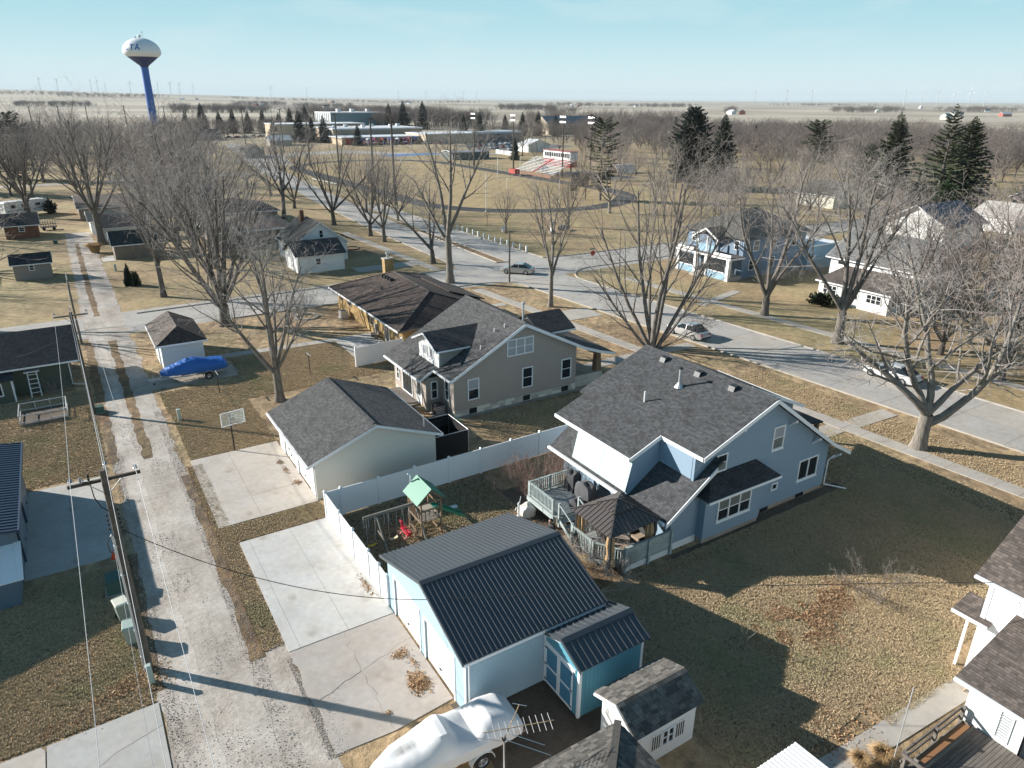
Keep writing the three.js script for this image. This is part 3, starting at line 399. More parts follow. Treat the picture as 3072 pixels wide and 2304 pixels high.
{ // cream garage with the grey shingle roof
  const g = thing('shingle_roof_garage', 'cream garage with grey shingle gable roof and white overhead doors', 'garage'), x0 = 10.0, x1 = 18.1, z0 = -46.9, z1 = -38.5, pk = 13.95;
  clad(part(g, 'wall', mb().poly([[x0, 0], [x1, 0], [x1, 2.62], [pk, 4.12], [x0, 2.62]], null, 'z', z1 - .14, z1), M.beige), [[x0, .1], [x1, .1], [x1, 2.5], [pk, 4.05], [x0, 2.5]], 'z', z1, M.beige, .13); part(g, 'wall', mb().poly([[x0, 0], [x1, 0], [x1, 2.62], [pk, 4.12], [x0, 2.62]], null, 'z', z0, z0 + .14), M.beige);
  part(g, 'wall', mb().poly([[z0 + .14, 0], [-45.6, 0], [-45.6, 2.15], [-42.9, 2.15], [-42.9, 0], [-42.4, 0], [-42.4, 2.15], [-39.7, 2.15], [-39.7, 0], [z1 - .14, 0], [z1 - .14, 2.6], [z0 + .14, 2.6]], null, 'x', x0, x0 + .14), M.white); part(g, 'wall', box(x1 - .14, x1, 0, 2.6, z0 + .14, z1 - .14), M.beige);
  overhead(g, 'W', x0, -44.25, 2.7, 2.13, M.white, M.trim); overhead(g, 'W', x0, -41.05, 2.7, 2.13, M.white, M.trim);
  const e = 2.62, r = 4.32; part(g, 'roof', mb().plate(V(9.5, e, -47.45), V(9.5, e, -38.05), V(pk, r, -38.05), V(pk, r, -47.45), .1), M.shGray); part(g, 'roof', mb().plate(V(18.4, e, -38.05), V(18.4, e, -47.45), V(pk, r, -47.45), V(pk, r, -38.05), .1), M.shGray);
  part(g, 'ridge_vent', mb().poly([[pk - .2, r - .04], [pk, r + .07], [pk + .2, r - .04]], null, 'z', -47.2, -38.3), M.shDark);
  part(g, 'bargeboard', mb().poly([[9.46, 2.6], [pk, 4.3], [18.44, 2.6], [18.44, 2.42], [pk, 4.12], [9.46, 2.42]], null, 'z', -38.08, -38.03), M.trim); part(g, 'gutter', box(9.38, 9.5, 2.44, 2.56, -47.4, -38.1), M.trim); part(g, 'gutter', box(18.4, 18.52, 2.44, 2.56, -47.4, -38.1), M.trim);
  part(g, 'vent_pipe', mb().tube([V(17.55, 2.9, -39.0), V(17.55, 3.75, -39.0)], .05, 8), M.galv); part(g, 'downspout', mb().tube([V(9.95, 2.5, -38.62), V(9.95, .1, -38.62)], .04, 6), M.trim); part(g, 'wall_lamp', mb().lathe([[0, 2.2], [.07, 2.2], [.09, 2.38], [0, 2.42]], 8, 9.9, -38.85), M.darkMetal);
}
{ // black screened dog run
  const g = thing('dog_run', 'chain-link dog run wrapped in black screen behind the cream garage', 'dog run'), x0 = 18.35, x1 = 21.0, z0 = -42.3, z1 = -39.3, h = 1.75, s = mat([.010, .010, .011], .95), P = [[x0, z0], [x1, z0], [x1, z1], [x0, z1]];
  P.forEach((p, i) => { const q = P[(i + 1) % 4]; part(g, 'screen', mb().bar(V(p[0], h / 2, p[1]), V(q[0], h / 2, q[1]), .02, h - .06), s); part(g, 'top_rail', mb().tube([V(p[0], h, p[1]), V(q[0], h, q[1])], .022, 6), M.galv); part(g, 'post', mb().tube([V(p[0], 0, p[1]), V(p[0], h + .04, p[1])], .028, 6), M.galv); });
  part(g, 'rear_panel', box(x0 + .05, x1 - .05, .9, 1.5, z0 + .03, z0 + .05), M.darkMetal);
}
// ---------------------------------------------------------------- white vinyl fence: posts and panels
function vinylFence(label, pts, h, every) {
  const g = thing('vinyl_fence', label, 'fence'); const post = (x, z) => { const p = part(g, 'post', box(x - .07, x + .07, 0, h + .06, z - .07, z + .07), M.vinyl); part(p, 'cap', mb().hex([V(x - .09, h + .06, z - .09), V(x + .09, h + .06, z - .09), V(x + .09, h + .06, z + .09), V(x - .09, h + .06, z + .09), V(x - .02, h + .15, z - .02), V(x + .02, h + .15, z - .02), V(x + .02, h + .15, z + .02), V(x - .02, h + .15, z + .02)]), M.vinyl); };
  pts.forEach((run, r) => { for (let i = 0; i < run.length; i++) { if (!(r && !i)) post(...run[i]); if (i + 1 < run.length) { const [x, z] = run[i], [X, Z] = run[i + 1], d = V(X - x, 0, Z - z).normalize(), a = V(x, 0, z).addScaledVector(d, .07), b = V(X, 0, Z).addScaledVector(d, -.07), at = y => [V(a.x, y, a.z), V(b.x, y, b.z)]; const pn = part(g, 'panel', mb().bar(...at(h / 2), .022, h - .12), M.vinyl); part(pn, 'rail', mb().bar(...at(.11), .05, .14), M.vinyl); part(pn, 'rail', mb().bar(...at(h - .07), .05, .14), M.vinyl); const n = Math.round(a.distanceTo(b) / .28); for (let k = 1; k < n; k++) { const c = a.clone().lerp(b, k / n); part(pn, 'tongue', mb().bar(V(c.x, .2, c.z), V(c.x, h - .15, c.z), .012, .034, d.clone().cross(V(0, 1, 0))), M.vinyl); } } } });
}
vinylFence('long white vinyl privacy fence around the swing set yard', [[[9.8, -36.1], [10.75, -36.1], [13.1, -36.12], [15.5, -36.15], [17.9, -36.18], [20.25, -36.22], [22.6, -36.26], [24.95, -36.3], [27.35, -36.34], [29.7, -36.38]], [[9.8, -36.1], [9.8, -33.65], [9.82, -31.6], [9.84, -29.4], [9.86, -28.05], [9.86, -26.98]]], 1.78);
vinylFence('short white vinyl privacy screen between brick patio and tan house', [[[20.3, -59.5], [22.75, -59.75], [25.1, -59.95]]], 1.85);
// ---------------------------------------------------------------- blue bungalow
{
  const g = thing('blue_bungalow', 'blue clapboard bungalow with wide grey shingle roof and white bargeboards', 'house'), x0 = 24.7, x1 = 37.9, z0 = -33.1, z1 = -23.25, rx = 31.5, ry = 7.78;
  const lo = x => x < rx ? 2.42 + (x - 23.85) * .70 : ry - (x - rx) * .70, wallTop = .16;                              // main gable planes
  const up = x => ry - .397 * (rx - x);                                                               // broad rear shed
  // walls
  const gab = [[x0, .3], [x1, .3], [x1, 3.1], [rx, ry - .2], [26.05, up(26.05) - .2], [26.05, lo(26.05) - .1], [x0, lo(x0) - .12]];
  clad(part(g, 'wall', mb().poly(gab, null, 'z', z1 - .15, z1), M.houseBlue), gab, 'z', z1, M.houseBlue); part(g, 'wall', mb().poly(gab, null, 'z', z0, z0 + .15), M.houseBlue);
  part(g, 'wall', box(x0, x0 + .15, .3, 2.9, z0 + .15, z1 - .15), M.houseBlue); part(g, 'wall', box(x1 - .15, x1, .3, 3.1, z0 + .15, z1 - .15), M.houseBlue);
  clad(part(g, 'bay_wall', box(26.7, 31.3, .3, 3.2, z1 + .001, -22.75), M.houseBlue), [[26.7, .3], [31.3, .3], [31.3, 2.97], [26.7, 2.97]], 'z', -22.75, M.houseBlue);
  part(g, 'foundation', box(x0 + .03, x1 - .03, 0, .3, z0 + .03, z1 - .03), M.found); part(g, 'foundation', box(26.73, 31.27, 0, .3, z1 - .03, -22.78), M.found); part(g, 'skirt', box(24.75, 26.65, 0, .42, z1 + .001, z1 + .04), M.white);
  for (const x of [32.1, 35.4]) part(g, 'basement_window', box(x, x + .7, .02, .28, z1 - .02, z1 + .01), M.glass);
  // rear (west) shed roof with its notch, then the low plane beneath it
  const T = .14, sp = (x, z) => V(x, up(x), z), lp = (x, z) => V(x, lo(x), z), nz = -25.9;
  part(g, 'roof', mb().plate(sp(26.05, -33.5), sp(26.05, -22.7), sp(rx, -22.7), sp(rx, -33.5), T), M.shBlue); part(g, 'roof', mb().plate(sp(23.85, -33.0), sp(23.85, nz), sp(26.049, nz), sp(26.049, -33.0), T), M.shBlue);
  part(g, 'roof', mb().plate(lp(23.75, -33.4), lp(23.75, -22.7), lp(27.6, -22.7), lp(27.6, -33.4), T), M.shBlue);
  // east planes, flared at the eave
  const e1 = 37.4, ey = lo(e1); part(g, 'roof', mb().plate(V(e1, ey, -22.7), V(e1, ey, -33.5), V(rx, ry, -33.5), V(rx, ry, -22.7), T), M.shBlue); part(g, 'roof', mb().plate(V(39.4, 2.5, -22.7), V(39.4, 2.5, -33.5), V(e1, ey, -33.5), V(e1, ey, -22.7), T), M.shBlue);
  part(g, 'ridge_cap', mb().poly([[rx - .2, ry - .07], [rx, ry + .05], [rx + .2, ry - .11]], null, 'z', -33.5, -22.7), M.shBlue);
  // east shed dormer
  part(g, 'dormer_roof', mb().plate(V(36.6, 5.55, -24.6), V(36.6, 5.55, -31.6), V(rx, ry + .02, -31.6), V(rx, ry + .02, -24.6), .12), M.shDark); part(g, 'dormer_wall', mb().poly([[32.2, 7.1], [36.1, 4.4], [36.1, 5.6], [32.2, 7.3]], null, 'z', -25.05, -24.95), M.houseBlue); part(g, 'dormer_wall', box(36.0, 36.1, 4.2, 5.6, -31.2, -25.06), M.houseBlue);
  part(g, 'dormer_fascia', mb().bar(V(rx, ry - .05, -24.57), V(36.62, 5.5, -24.57), .05, .2), M.trim); part(g, 'dormer_fascia', mb().bar(V(36.62, 5.48, -24.6), V(36.62, 5.48, -31.6), .05, .18), M.trim);
  // dark-roofed porch hood over the front steps
  part(g, 'porch_roof', mb().plate(V(40.6, 3.1, -25.6), V(40.6, 3.1, -31), V(38, 3.5, -31), V(38, 3.5, -25.6), .12), M.shDark); for (const z of [-25.8, -30.8]) part(g, 'porch_post', box(40.1, 40.35, .3, 3, z - .12, z + .12), M.cedar); part(g, 'porch_floor', box(37.95, 40.6, 0, .45, -31, -25.6), M.walk);
  // bargeboards and brackets
  for (const z of [-22.66]) {
    part(g, 'bargeboard', mb().poly([[26.05, up(26.05) - .02], [rx, ry - .02], [e1, ey - .02], [39.45, 2.46], [39.45, 2.22], [e1, ey - .26], [rx, ry - .27], [26.05, up(26.05) - .27]], null, 'z', z - .03, z + .03), M.trim);
    part(g, 'bargeboard', mb().poly([[23.72, 2.3], [27.2, lo(27.2) - .03], [27.2, lo(27.2) - .28], [23.72, 2.05]], null, 'z', z - .03, z + .03), M.trim);
    for (const [x, y] of [[24.4, 2.45], [33.6, 5.95], [36.2, 4.15], [38.6, 2.5], [29.2, 6.5]]) part(g, 'bracket', mb().poly([[z1 + .001, y - .6], [z1 + .001, y - .45], [z - .1, y], [z - .1, y - .16]].map(q => q), null, 'x', x - .06, x + .06), M.trim);
  }
  part(g, 'fascia', box(23.78, 23.84, 4.52, 4.74, -33.0, nz), M.trim); part(g, 'fascia', mb().bar(V(23.85, up(23.85) - .1, nz + .03), V(26.05, up(26.05) - .1, nz + .03), .05, .24), M.trim); part(g, 'fascia', box(26.0, 26.045, up(26.05) - .24, up(26.05) - .02, nz + .06, -22.7), M.trim);
  part(g, 'gutter', box(23.58, 23.74, 2.2, 2.36, -33.4, -22.75), M.trim); part(g, 'gutter', box(39.42, 39.55, 2.3, 2.44, -33.4, -22.75), M.trim); part(g, 'downspout', mb().tube([V(38.3, 2.35, -23.0), V(37.98, 2.0, -23.15), V(37.98, .3, -23.15), V(39.0, .12, -22.2)], .045, 6), M.trim);
  // pale flared siding under the rear shed and the dormer cheek
  for (const [a, b] of [[-30.9, -28.35], [-28.33, nz - .05]]) part(g, 'flared_siding', mb().plate(V(23.68, 2.66, a), V(23.68, 2.66, b), V(24.15, 4.62, b), V(24.15, 4.62, a), .05), M.paleSiding); part(g, 'flared_siding', mb().plate3(V(23.68, 2.5, -32.9), V(23.68, 2.66, -30.92), V(24.15, 4.62, -30.92), .05), M.shBlue);
  part(g, 'dormer_cheek', mb().poly([[24.15, 4.55], [26.05, up(26.05) - .12], [26.05, lo(26.05) - .02], [23.72, lo(23.72) - .02]], null, 'z', nz - .12, nz - .02), M.houseBlue); part(g, 'dormer_cheek', box(26.06, 26.14, lo(26.1), up(26.05) - .1, nz - .02, z1 - .2), M.houseBlue);
  // windows on the south side
  win(g, 'S', 32.72, 4.9, z1 + .021, 1.0, 1.5, { rows: 2, sill: 1, pane: [M.curtain, M.blinds] }); win(g, 'S', 28.1, 4.55, z1 + .021, .85, 1.1, { rows: 2, pane: [M.curtain, M.glass] }); win(g, 'S', 36.05, 1.98, z1 + .021, 1.85, 1.42, { cols: 2, rows: 1, sill: 1 }); win(g, 'S', 33.05, 1.56, z1 + .021, .55, .5, { rows: 1 });
  win(g, 'S', 29.0, 1.85, -22.729, 2.7, 1.45, { cols: 3, rows: 2, sill: 1, pane: [M.glass, M.curtain] });
  // hood over the bay
  part(g, 'awning_roof', mb().plate(V(26.2, 3.15, -22.1), V(32.0, 3.15, -22.1), V(31.0, 3.98, z1 + .02), V(27.4, 3.98, z1 + .02), .09), M.shDark); part(g, 'awning_roof', mb().plate3(V(32.0, 3.15, -22.1), V(32.0, 3.15, z1 + .02), V(31.0, 3.98, z1 + .02), .09), M.shDark); part(g, 'awning_roof', mb().plate3(V(26.2, 3.15, z1 + .02), V(26.2, 3.15, -22.1), V(27.4, 3.98, z1 + .02), .09), M.shDark);
  part(g, 'awning_fascia', box(26.2, 32.02, 3.0, 3.14, -22.1, -22.06), M.trim); part(g, 'awning_fascia', box(32.0, 32.04, 3.0, 3.14, -23.2, -22.1), M.trim); part(g, 'awning_soffit', box(26.25, 31.95, 2.98, 3.0, -23.2, -22.14), M.trim);
  // roof fittings
  part(g, 'flue_pipe', mb().tube([V(29.5, 6.9, -28.25), V(29.5, 8.2, -28.25)], .07, 10), M.galv); part(g, 'flue_flashing', mb().lathe([[.3, 6.97], [.1, 7.25], [.08, 7.3]], 12, 29.5, -28.25), M.galv); part(g, 'flue_cap', mb().lathe([[0, 8.32], [.15, 8.22], [.15, 8.15], [.06, 8.12]], 10, 29.5, -28.25), M.darkMetal); part(g, 'vent_pipe', mb().tube([V(27.5, 6.1, -29.0), V(27.5, 6.85, -29.0)], .055, 8), M.white); for (const [x, z] of [[30.9, -31.1], [30.9, -28.1], [30.9, -25.4]]) part(g, 'roof_vent', mb().poly([[x - .22, up(x - .22)], [x + .22, up(x + .22)], [x + .22, up(x) + .24], [x - .1, up(x) + .2]], null, 'z', z - .22, z + .22), M.darkMetal);
}
// ---------------------------------------------------------------- deck behind the bungalow
function boards(parent, x0, x1, z0, z1, y, w, m, along = 'x', name = 'board') { if (along === 'x') for (let z = z0; z + w <= z1 + .001; z += w) part(parent, name, box(x0, x1, y - .03, y, z, z + w - .012), m); else for (let x = x0; x + w <= x1 + .001; x += w) part(parent, name, box(x, x + w - .012, y - .03, y, z0, z1), m); }
function railing(parent, a, b, y0, h, m, gap = .14) { const d = b.clone().sub(a), L = d.length(), n = Math.round(L / gap); d.normalize(); const at = (t, y) => a.clone().lerp(b, t).setY(y); part(parent, 'top_rail', mb().bar(at(0, y0 + h), at(1, y0 + h), .12, .04), m); part(parent, 'bottom_rail', mb().bar(at(0, y0 + .12), at(1, y0 + .12), .05, .07), m); const k = Math.max(1, Math.round(L / 1.8)); for (let i = 0; i <= k; i++) part(parent, 'rail_post', mb().bar(at(i / k, y0 - .3), at(i / k, y0 + h + .05), .1, .1, V(1, 0, 0)), m); for (let i = 1; i < n; i++) part(parent, 'baluster', mb().bar(at(i / n, y0 + .15), at(i / n, y0 + h - .02), .045, .045, V(1, 0, 0)), m); }
{
  const g = thing('timber_deck', 'raised pale green timber deck with railing and steps behind the blue bungalow', 'deck'), y = .88;
  boards(g, 20.55, 23.7, -31.0, -28.0, y, .14, M.deckFloor, 'x', 'deck_board'); part(g, 'rim_joist', box(20.5, 20.54, y - .3, y, -31.05, -28.3), M.deckGreen); part(g, 'rim_joist', box(20.55, 23.7, y - .3, y - .031, -31.05, -31.01), M.deckGreen); part(g, 'rim_joist', box(20.55, 23.7, y - .3, y - .031, -28.0, -27.96), M.deckGreen);
  for (const [x, z] of [[20.6, -30.9], [20.6, -28.4], [23.5, -30.9], [22, -28.1]]) part(g, 'deck_post', box(x - .07, x + .07, 0, y - .031, z - .07, z + .07), M.deckGreen);
  railing(g, V(20.6, 0, -30.95), V(23.6, 0, -30.95), y, .92, M.deckGreen); railing(g, V(20.6, 0, -30.85), V(20.6, 0, -28.45), y, .92, M.deckGreen);
  for (let i = 0; i < 4; i++) part(g, 'tread', box(20.75, 22.0, y - .2 * (i + 1) - .04, y - .2 * (i + 1), -27.95 + i * .32, -27.62 + i * .32), M.deckFloor); for (const x of [20.68, 22.05]) { part(g, 'stringer', mb().bar(V(x, .75, -27.95), V(x, .08, -26.7), .05, .22), M.deckGreen); part(g, 'newel', box(x - .06, x + .06, .3, 1.85, -28.0, -27.88), M.deckGreen); part(g, 'newel', box(x - .06, x + .06, 0, 1.25, -26.75, -26.63), M.deckGreen); part(g, 'hand_rail', mb().bar(V(x, 1.78, -27.95), V(x, 1.18, -26.7), .06, .09), M.deckGreen); }
}
{
  const g = thing('timber_deck', 'lower timber deck with solid skirt boards under the gazebo', 'deck'), y = .42; boards(g, 20.4, 24.55, -26.45, -23.1, y, .14, M.deckFloor, 'x', 'deck_board');
  for (let x = 21.4; x < 24.5; x += .19) part(g, 'skirt_board', box(x, x + .178, 0, y - .04, -23.06, -23.03), M.white);
  for (let x = 21.4; x < 24.5; x += .15) part(g, 'fence_board', box(x, x + .142, y + .02, y + 1.05, -23.04, -23.01), M.deckGreen); part(g, 'cap_rail', box(21.3, 24.6, y + 1.06, y + 1.1, -23.1, -22.96), M.deckGreen); part(g, 'rail', box(21.35, 24.55, y - .03, y + .015, -23.08, -22.99), M.deckGreen); for (const x of [21.35, 22.95, 24.55]) part(g, 'fence_post', box(x - .06, x + .06, 0, y + 1.055, -23.0, -22.9), M.deckGreen);
  railing(g, V(20.42, 0, -26.3), V(20.42, 0, -24.7), y, .95, M.deckGreen); railing(g, V(20.42, 0, -24.5), V(21.3, 0, -23.06), y, .95, M.deckGreen, .16);
}
{ // gazebo with ribbed two-tier roof and tied curtains
  const g = thing('gazebo', 'brown ribbed-metal-roofed gazebo with tied tan curtains on the lower deck', 'gazebo', [0, 0, 0]), x0 = 20.25, x1 = 23.75, z0 = -26.35, z1 = -23.0, ye = 2.5, cx = 22, cz = -24.68, yt = 3.25;
  const tier = (a0, a1, b0, b1, e, t, k, name) => { const C = [V(a0, e, b0), V(a1, e, b0), V(a1, e, b1), V(a0, e, b1)], T = C.map(p => V(lerp(p.x, cx, k), t, lerp(p.z, cz, k))); for (let i = 0; i < 4; i++) { const j = (i + 1) % 4, rf = part(g, name, mb().plate(C[j], C[i], T[i], T[j], .03), M.gazebo); const nr = C[i].clone().sub(C[j]).cross(T[i].clone().sub(C[j])).normalize(), n = name === 'roof' ? 12 : 6; for (let q = 1; q < n; q++) { const p = C[j].clone().lerp(C[i], q / n), mid = C[j].clone().lerp(C[i], .5), topM = T[j].clone().lerp(T[i], .5), upv = topM.clone().sub(mid), f = Math.min(1, (1 - Math.abs(q / n - .5) * 2) / k * 1.0); const e2 = p.clone().addScaledVector(upv, Math.min(1, f)); part(rf, 'seam', mb().bar(p.clone().addScaledVector(nr, .015), e2.addScaledVector(nr, .015), .025, .03, nr), M.gazebo); } part(g, 'hip_cap', mb().bar(C[i].clone().add(V(0, .02, 0)), T[i].clone().add(V(0, .02, 0)), .09, .03), M.gazebo); } };
  tier(x0, x1, z0, z1, ye, 3.1, .72, 'roof'); tier(21.25, 22.75, -25.4, -23.96, 3.08, 3.42, .97, 'top_roof');
  const P = [[20.5, -26.1], [23.5, -26.1], [23.5, -23.25], [20.5, -23.25]]; for (const [i, [x, z]] of P.entries()) { part(g, 'post', box(x - .06, x + .06, .42, ye + .04, z - .06, z + .06), M.darkMetal); const sx = x < cx ? 1 : -1, sz = z < cz ? 1 : -1; const prof = [[.05, 2.4], [.16, 2.2], [.20, 1.7], [.14, 1.25], [.2, .9], [.27, .5]], c = mb(), n = 28, Pt = (q, k) => { const a = k / n * 2 * PI, rr = q[0] * (1 + .28 * Math.sin(a * 7)); return V(x + sx * .17 + Math.cos(a) * rr, q[1], z + sz * .17 + Math.sin(a) * rr); }; for (let a = 0; a + 1 < prof.length; a++) for (let k = 0; k < n; k++) c.quad(Pt(prof[a], k), Pt(prof[a + 1], k), Pt(prof[a + 1], k + 1), Pt(prof[a], k + 1)); part(g, 'curtain', c.geo(.9), i % 2 ? M.fabricTan : mat([.50, .34, .19], .9)); }
  part(g, 'beam', mb().poly([[20.44, -26.16], [23.56, -26.16], [23.56, -23.19], [20.44, -23.19]], [[[20.56, -26.04], [23.44, -26.04], [23.44, -23.31], [20.56, -23.31]]], 'y', ye - .16, ye - .05), M.darkMetal);
}
// furniture under the gazebo and on the deck
function wickerChair(x, z, t, label) { const g = thing('patio_chair', label, 'chair', [x, .42, z], t, 'wicker patio seats'); part(g, 'seat', box(-.34, .34, .16, .4, -.34, .34), M.darkMetal); part(g, 'cushion', mb().box(-.3, .3, .401, .52, -.28, .32), mat([.36, .28, .20], .9)); part(g, 'backrest', mb().hex([V(-.34, .4, -.34), V(.34, .4, -.34), V(.34, .4, -.24), V(-.34, .4, -.24), V(-.3, .98, -.46), V(.3, .98, -.46), V(.3, .98, -.38), V(-.3, .98, -.38)]), M.darkMetal); for (const s of [-1, 1]) { part(g, 'arm', box(s * .345, s * .44, .2, .62, -.34, .32), M.darkMetal); for (const k of [-1, 1]) part(g, 'leg', box(s * .34 - .03, s * .34 + .03, 0, .16, k * .3 - .03, k * .3 + .03), M.darkMetal); } }
wickerChair(22.2, -25.6, 0, 'brown wicker chair at the back of the gazebo'); wickerChair(23.35, -24.2, -PI / 2, 'brown wicker chair with cushion beside the house under the gazebo'); wickerChair(21.9, -23.6, PI, 'brown wicker chair against the skirted rail under the gazebo');
{ const g = thing('patio_table', 'low patio table with stone-like top under the gazebo', 'table', [22.3, .42, -24.5]); part(g, 'top', mb().lathe([[0, .46], [.52, .46], [.52, .41], [0, .41]], 20), mat([.36, .30, .25], .5)); part(g, 'base', mb().lathe([[.2, .41], [.14, .2], [.3, 0], [0, 0]], 12), M.darkMetal); }
function draped(name, label, cat, x, y, z, w, d, h, seed, m) { // a fabric cover with folds
  const o = mb(), n = 30, R = RNG(seed), ph = R() * 6, prof = [[1.0, 0], [1.0, .12], [.96, .5], [.9, .8], [.72, .97], [.35, 1.02], [0.001, 1.0]], Pt = (q, k) => { const a = k / n * 2 * PI, sq = 1 / Math.max(Math.abs(Math.cos(a)), Math.abs(Math.sin(a))) * .82 + .12, f = 1 + (1 - q[1]) * .09 * Math.sin(a * 9 + ph) + .04 * Math.sin(a * 4 + ph * 2 + q[1] * 5); return V(x + Math.cos(a) * w / 2 * q[0] * sq * f, y + h * q[1] * (1 + .10 * Math.sin(a * 2 + ph) * q[1]), z + Math.sin(a) * d / 2 * q[0] * sq * f); };
  for (let i = 0; i + 1 < prof.length; i++) for (let k = 0; k < n; k++) o.quad(Pt(prof[i], k), Pt(prof[i + 1], k), Pt(prof[i + 1], k + 1), Pt(prof[i], k + 1)); return single(name, o.geo(.8), m, label, cat);
}
draped('covered_grill', 'tall black-covered grill on the deck by the house wall', 'grill', 23.3, .88, -30.2, .8, 1.0, 1.2, 4, M.coverBlack); draped('covered_grill', 'long dark grey-covered grill under the bungalow eave', 'grill', 23.2, .88, -28.8, .85, 1.5, 1.1, 9, mat([.085, .085, .092], .8)); draped('covered_fire_pit', 'round black-covered fire pit on the deck near the steps', 'fire pit', 22.25, .88, -28.4, .78, .78, .5, 15, M.coverBlack);
draped('wrapped_planter', 'pale cloth-wrapped planter on the ground below the deck', 'planter', 20.1, .0, -30.4, .95, .95, .62, 25, mat([.55, .52, .47], .9));
{ const g = thing('garden_pump', 'white hand pump ornament on a small stone base near the deck', 'ornament', [19.45, 0, -30.3]); part(g, 'base', box(-.4, .4, 0, .1, -.25, .25), M.walk); part(g, 'body', mb().lathe([[.1, .1], [.1, .15], [.06, .2], [.06, .9], [.08, .95], [.02, 1.1], [0, 1.12]], 10), M.white); part(g, 'spout', mb().tube([V(0, .75, 0), V(-.18, .74, 0), V(-.22, .62, 0)], .035, 6), M.white); part(g, 'handle', mb().tube([V(.03, .95, 0), V(.1, 1.2, 0), V(.13, 1.45, .02)], .02, 6), M.white); }
// ---------------------------------------------------------------- white two-storey house at the right edge
{
  const g = thing('white_house', 'white two-storey house with brown shingle roofs, nearest on the right', 'house');
  part(g, 'wall', mb().poly([[29.7, 0], [40, 0], [40, 5.1], [29.7, 5.1]], null, 'z', -10.0, -9.85), M.whiteLap); clad(part(g, 'wall', box(29.7, 29.85, 0, 5.1, -9.85, 4), M.whiteLap), [[-9.98, .1], [4, .1], [4, 4.8], [-9.98, 4.8]], 'x', 29.7, M.whiteLap);
  part(g, 'roof', mb().plate(V(29.05, 5.0, -10.4), V(29.05, 5.0, 4), V(34.5, 8.4, 4), V(34.5, 8.4, -10.4), .12), M.shTan); part(g, 'roof', mb().plate(V(40, 5.0, 4), V(40, 5.0, -10.4), V(34.5, 8.4, -10.4), V(34.5, 8.4, 4), .12), M.shTan); part(g, 'wall', mb().poly([[29.86, 5.1], [39.9, 5.1], [34.5, 8.2]], null, 'z', -10, -9.86), M.whiteLap);
  part(g, 'gutter', box(28.93, 29.05, 4.86, 4.99, -10.4, 4), M.trim); part(g, 'soffit', box(29.06, 29.69, 4.84, 4.87, -10.3, 4), M.trim); part(g, 'corner_trim', box(29.66, 29.699, 0, 5, -10.03, -9.85), M.trim);
  part(g, 'porch_hood', mb().plate(V(29.35, 2.72, -11.0), V(29.35, 2.72, -9.55), V(30.6, 3.1, -9.55), V(30.6, 3.1, -11.0), .1), M.shTan); part(g, 'hood_fascia', box(29.28, 29.34, 2.6, 2.74, -11.0, -9.55), M.trim); part(g, 'porch_post', box(29.55, 29.65, 0, 2.6, -10.45, -10.35), M.trim);
  // low wing
  part(g, 'wall', mb().poly([[-8.5, 0], [-8.5, 2.6], [0, 2.6], [0, 0], [-3.6, 0], [-3.6, 2.2], [-6.6, 2.2], [-6.6, 0]], null, 'x', 26.3, 26.44), M.whiteLap); part(g, 'wall', mb().poly([[26.44, 0], [29.69, 0], [29.69, 3.55], [26.44, 2.66]], null, 'z', -8.5, -8.36), M.whiteLap);
  part(g, 'roof', mb().plate(V(25.62, 2.62, -8.85), V(25.62, 2.62, 1), V(29.68, 3.75, 1), V(29.68, 3.75, -8.85), .1), M.shTan); part(g, 'gutter', box(25.5, 25.62, 2.48, 2.6, -8.85, 1), M.trim); part(g, 'soffit', box(25.66, 26.29, 2.5, 2.53, -8.8, 1), M.trim);
  const d = sub(g, 'sliding_door', [26.36, 0, -5.1], FACE.W); part(d, 'frame', ringGeo(3.0, 2.16, .12, -.04, .05).translate(0, 1.1, 0), M.trim); part(d, 'pane', box(-1.38, -.03, .15, 2.04, -.03, -.01), M.glass); part(d, 'pane', box(.03, 1.38, .15, 2.04, -.01, .01), M.glass);
  const sh = sub(g, 'shutter', [26.299, 1.35, -7.1], FACE.W); part(sh, 'frame', ringGeo(.5, 1.5, .05, 0, .04), M.trim); for (let k = 0; k < 11; k++) part(sh, 'slat', mb().bar(V(-.2, -.62 + k * .124, .02), V(.2, -.62 + k * .124, .02), .03, .05, V(0, 1, .6)), M.blinds);
}
{
  const g = thing('timber_deck', 'weathered grey timber deck with low rail beside the white house', 'deck'), y = .45; boards(g, 22.2, 26.28, -8.3, -2, y, .14, M.deckGray, 'x', 'deck_board');
  part(g, 'rim_joist', box(22.15, 22.19, .1, y, -8.35, -2), M.deckGray); part(g, 'rim_joist', box(22.2, 26.28, .1, y - .031, -8.36, -8.31), M.deckGray); for (const x of [22.2, 24.2, 26.1]) part(g, 'post', box(x - .06, x + .06, 0, 1.15, -8.48, -8.37), M.grayWood); part(g, 'rail', box(22.1, 26.25, 1.0, 1.14, -8.53, -8.485), M.deckGray); part(g, 'rail', box(22.1, 26.25, .62, .74, -8.53, -8.485), M.deckGray); part(g, 'rail', box(22.04, 22.1, 1.0, 1.14, -8.5, -4), M.deckGray); part(g, 'post', box(22.05, 22.15, 0, 1.15, -6.2, -6.1), M.grayWood); 
}
{ const g = thing('planter_trough', 'long wooden planter trough full of dead leaves along the deck rail', 'planter'); part(g, 'side', box(22.6, 25.9, .45, .75, -8.3, -8.26), M.grayWood); part(g, 'side', box(22.6, 25.9, .45, .75, -7.92, -7.88), M.grayWood); part(g, 'end', box(22.6, 22.64, .45, .75, -8.26, -7.92), M.grayWood); part(g, 'end', box(25.86, 25.9, .45, .75, -8.26, -7.92), M.grayWood); part(g, 'leaf_litter', box(22.64, 25.86, .46, .68, -8.26, -7.92), M.leafBrown); }
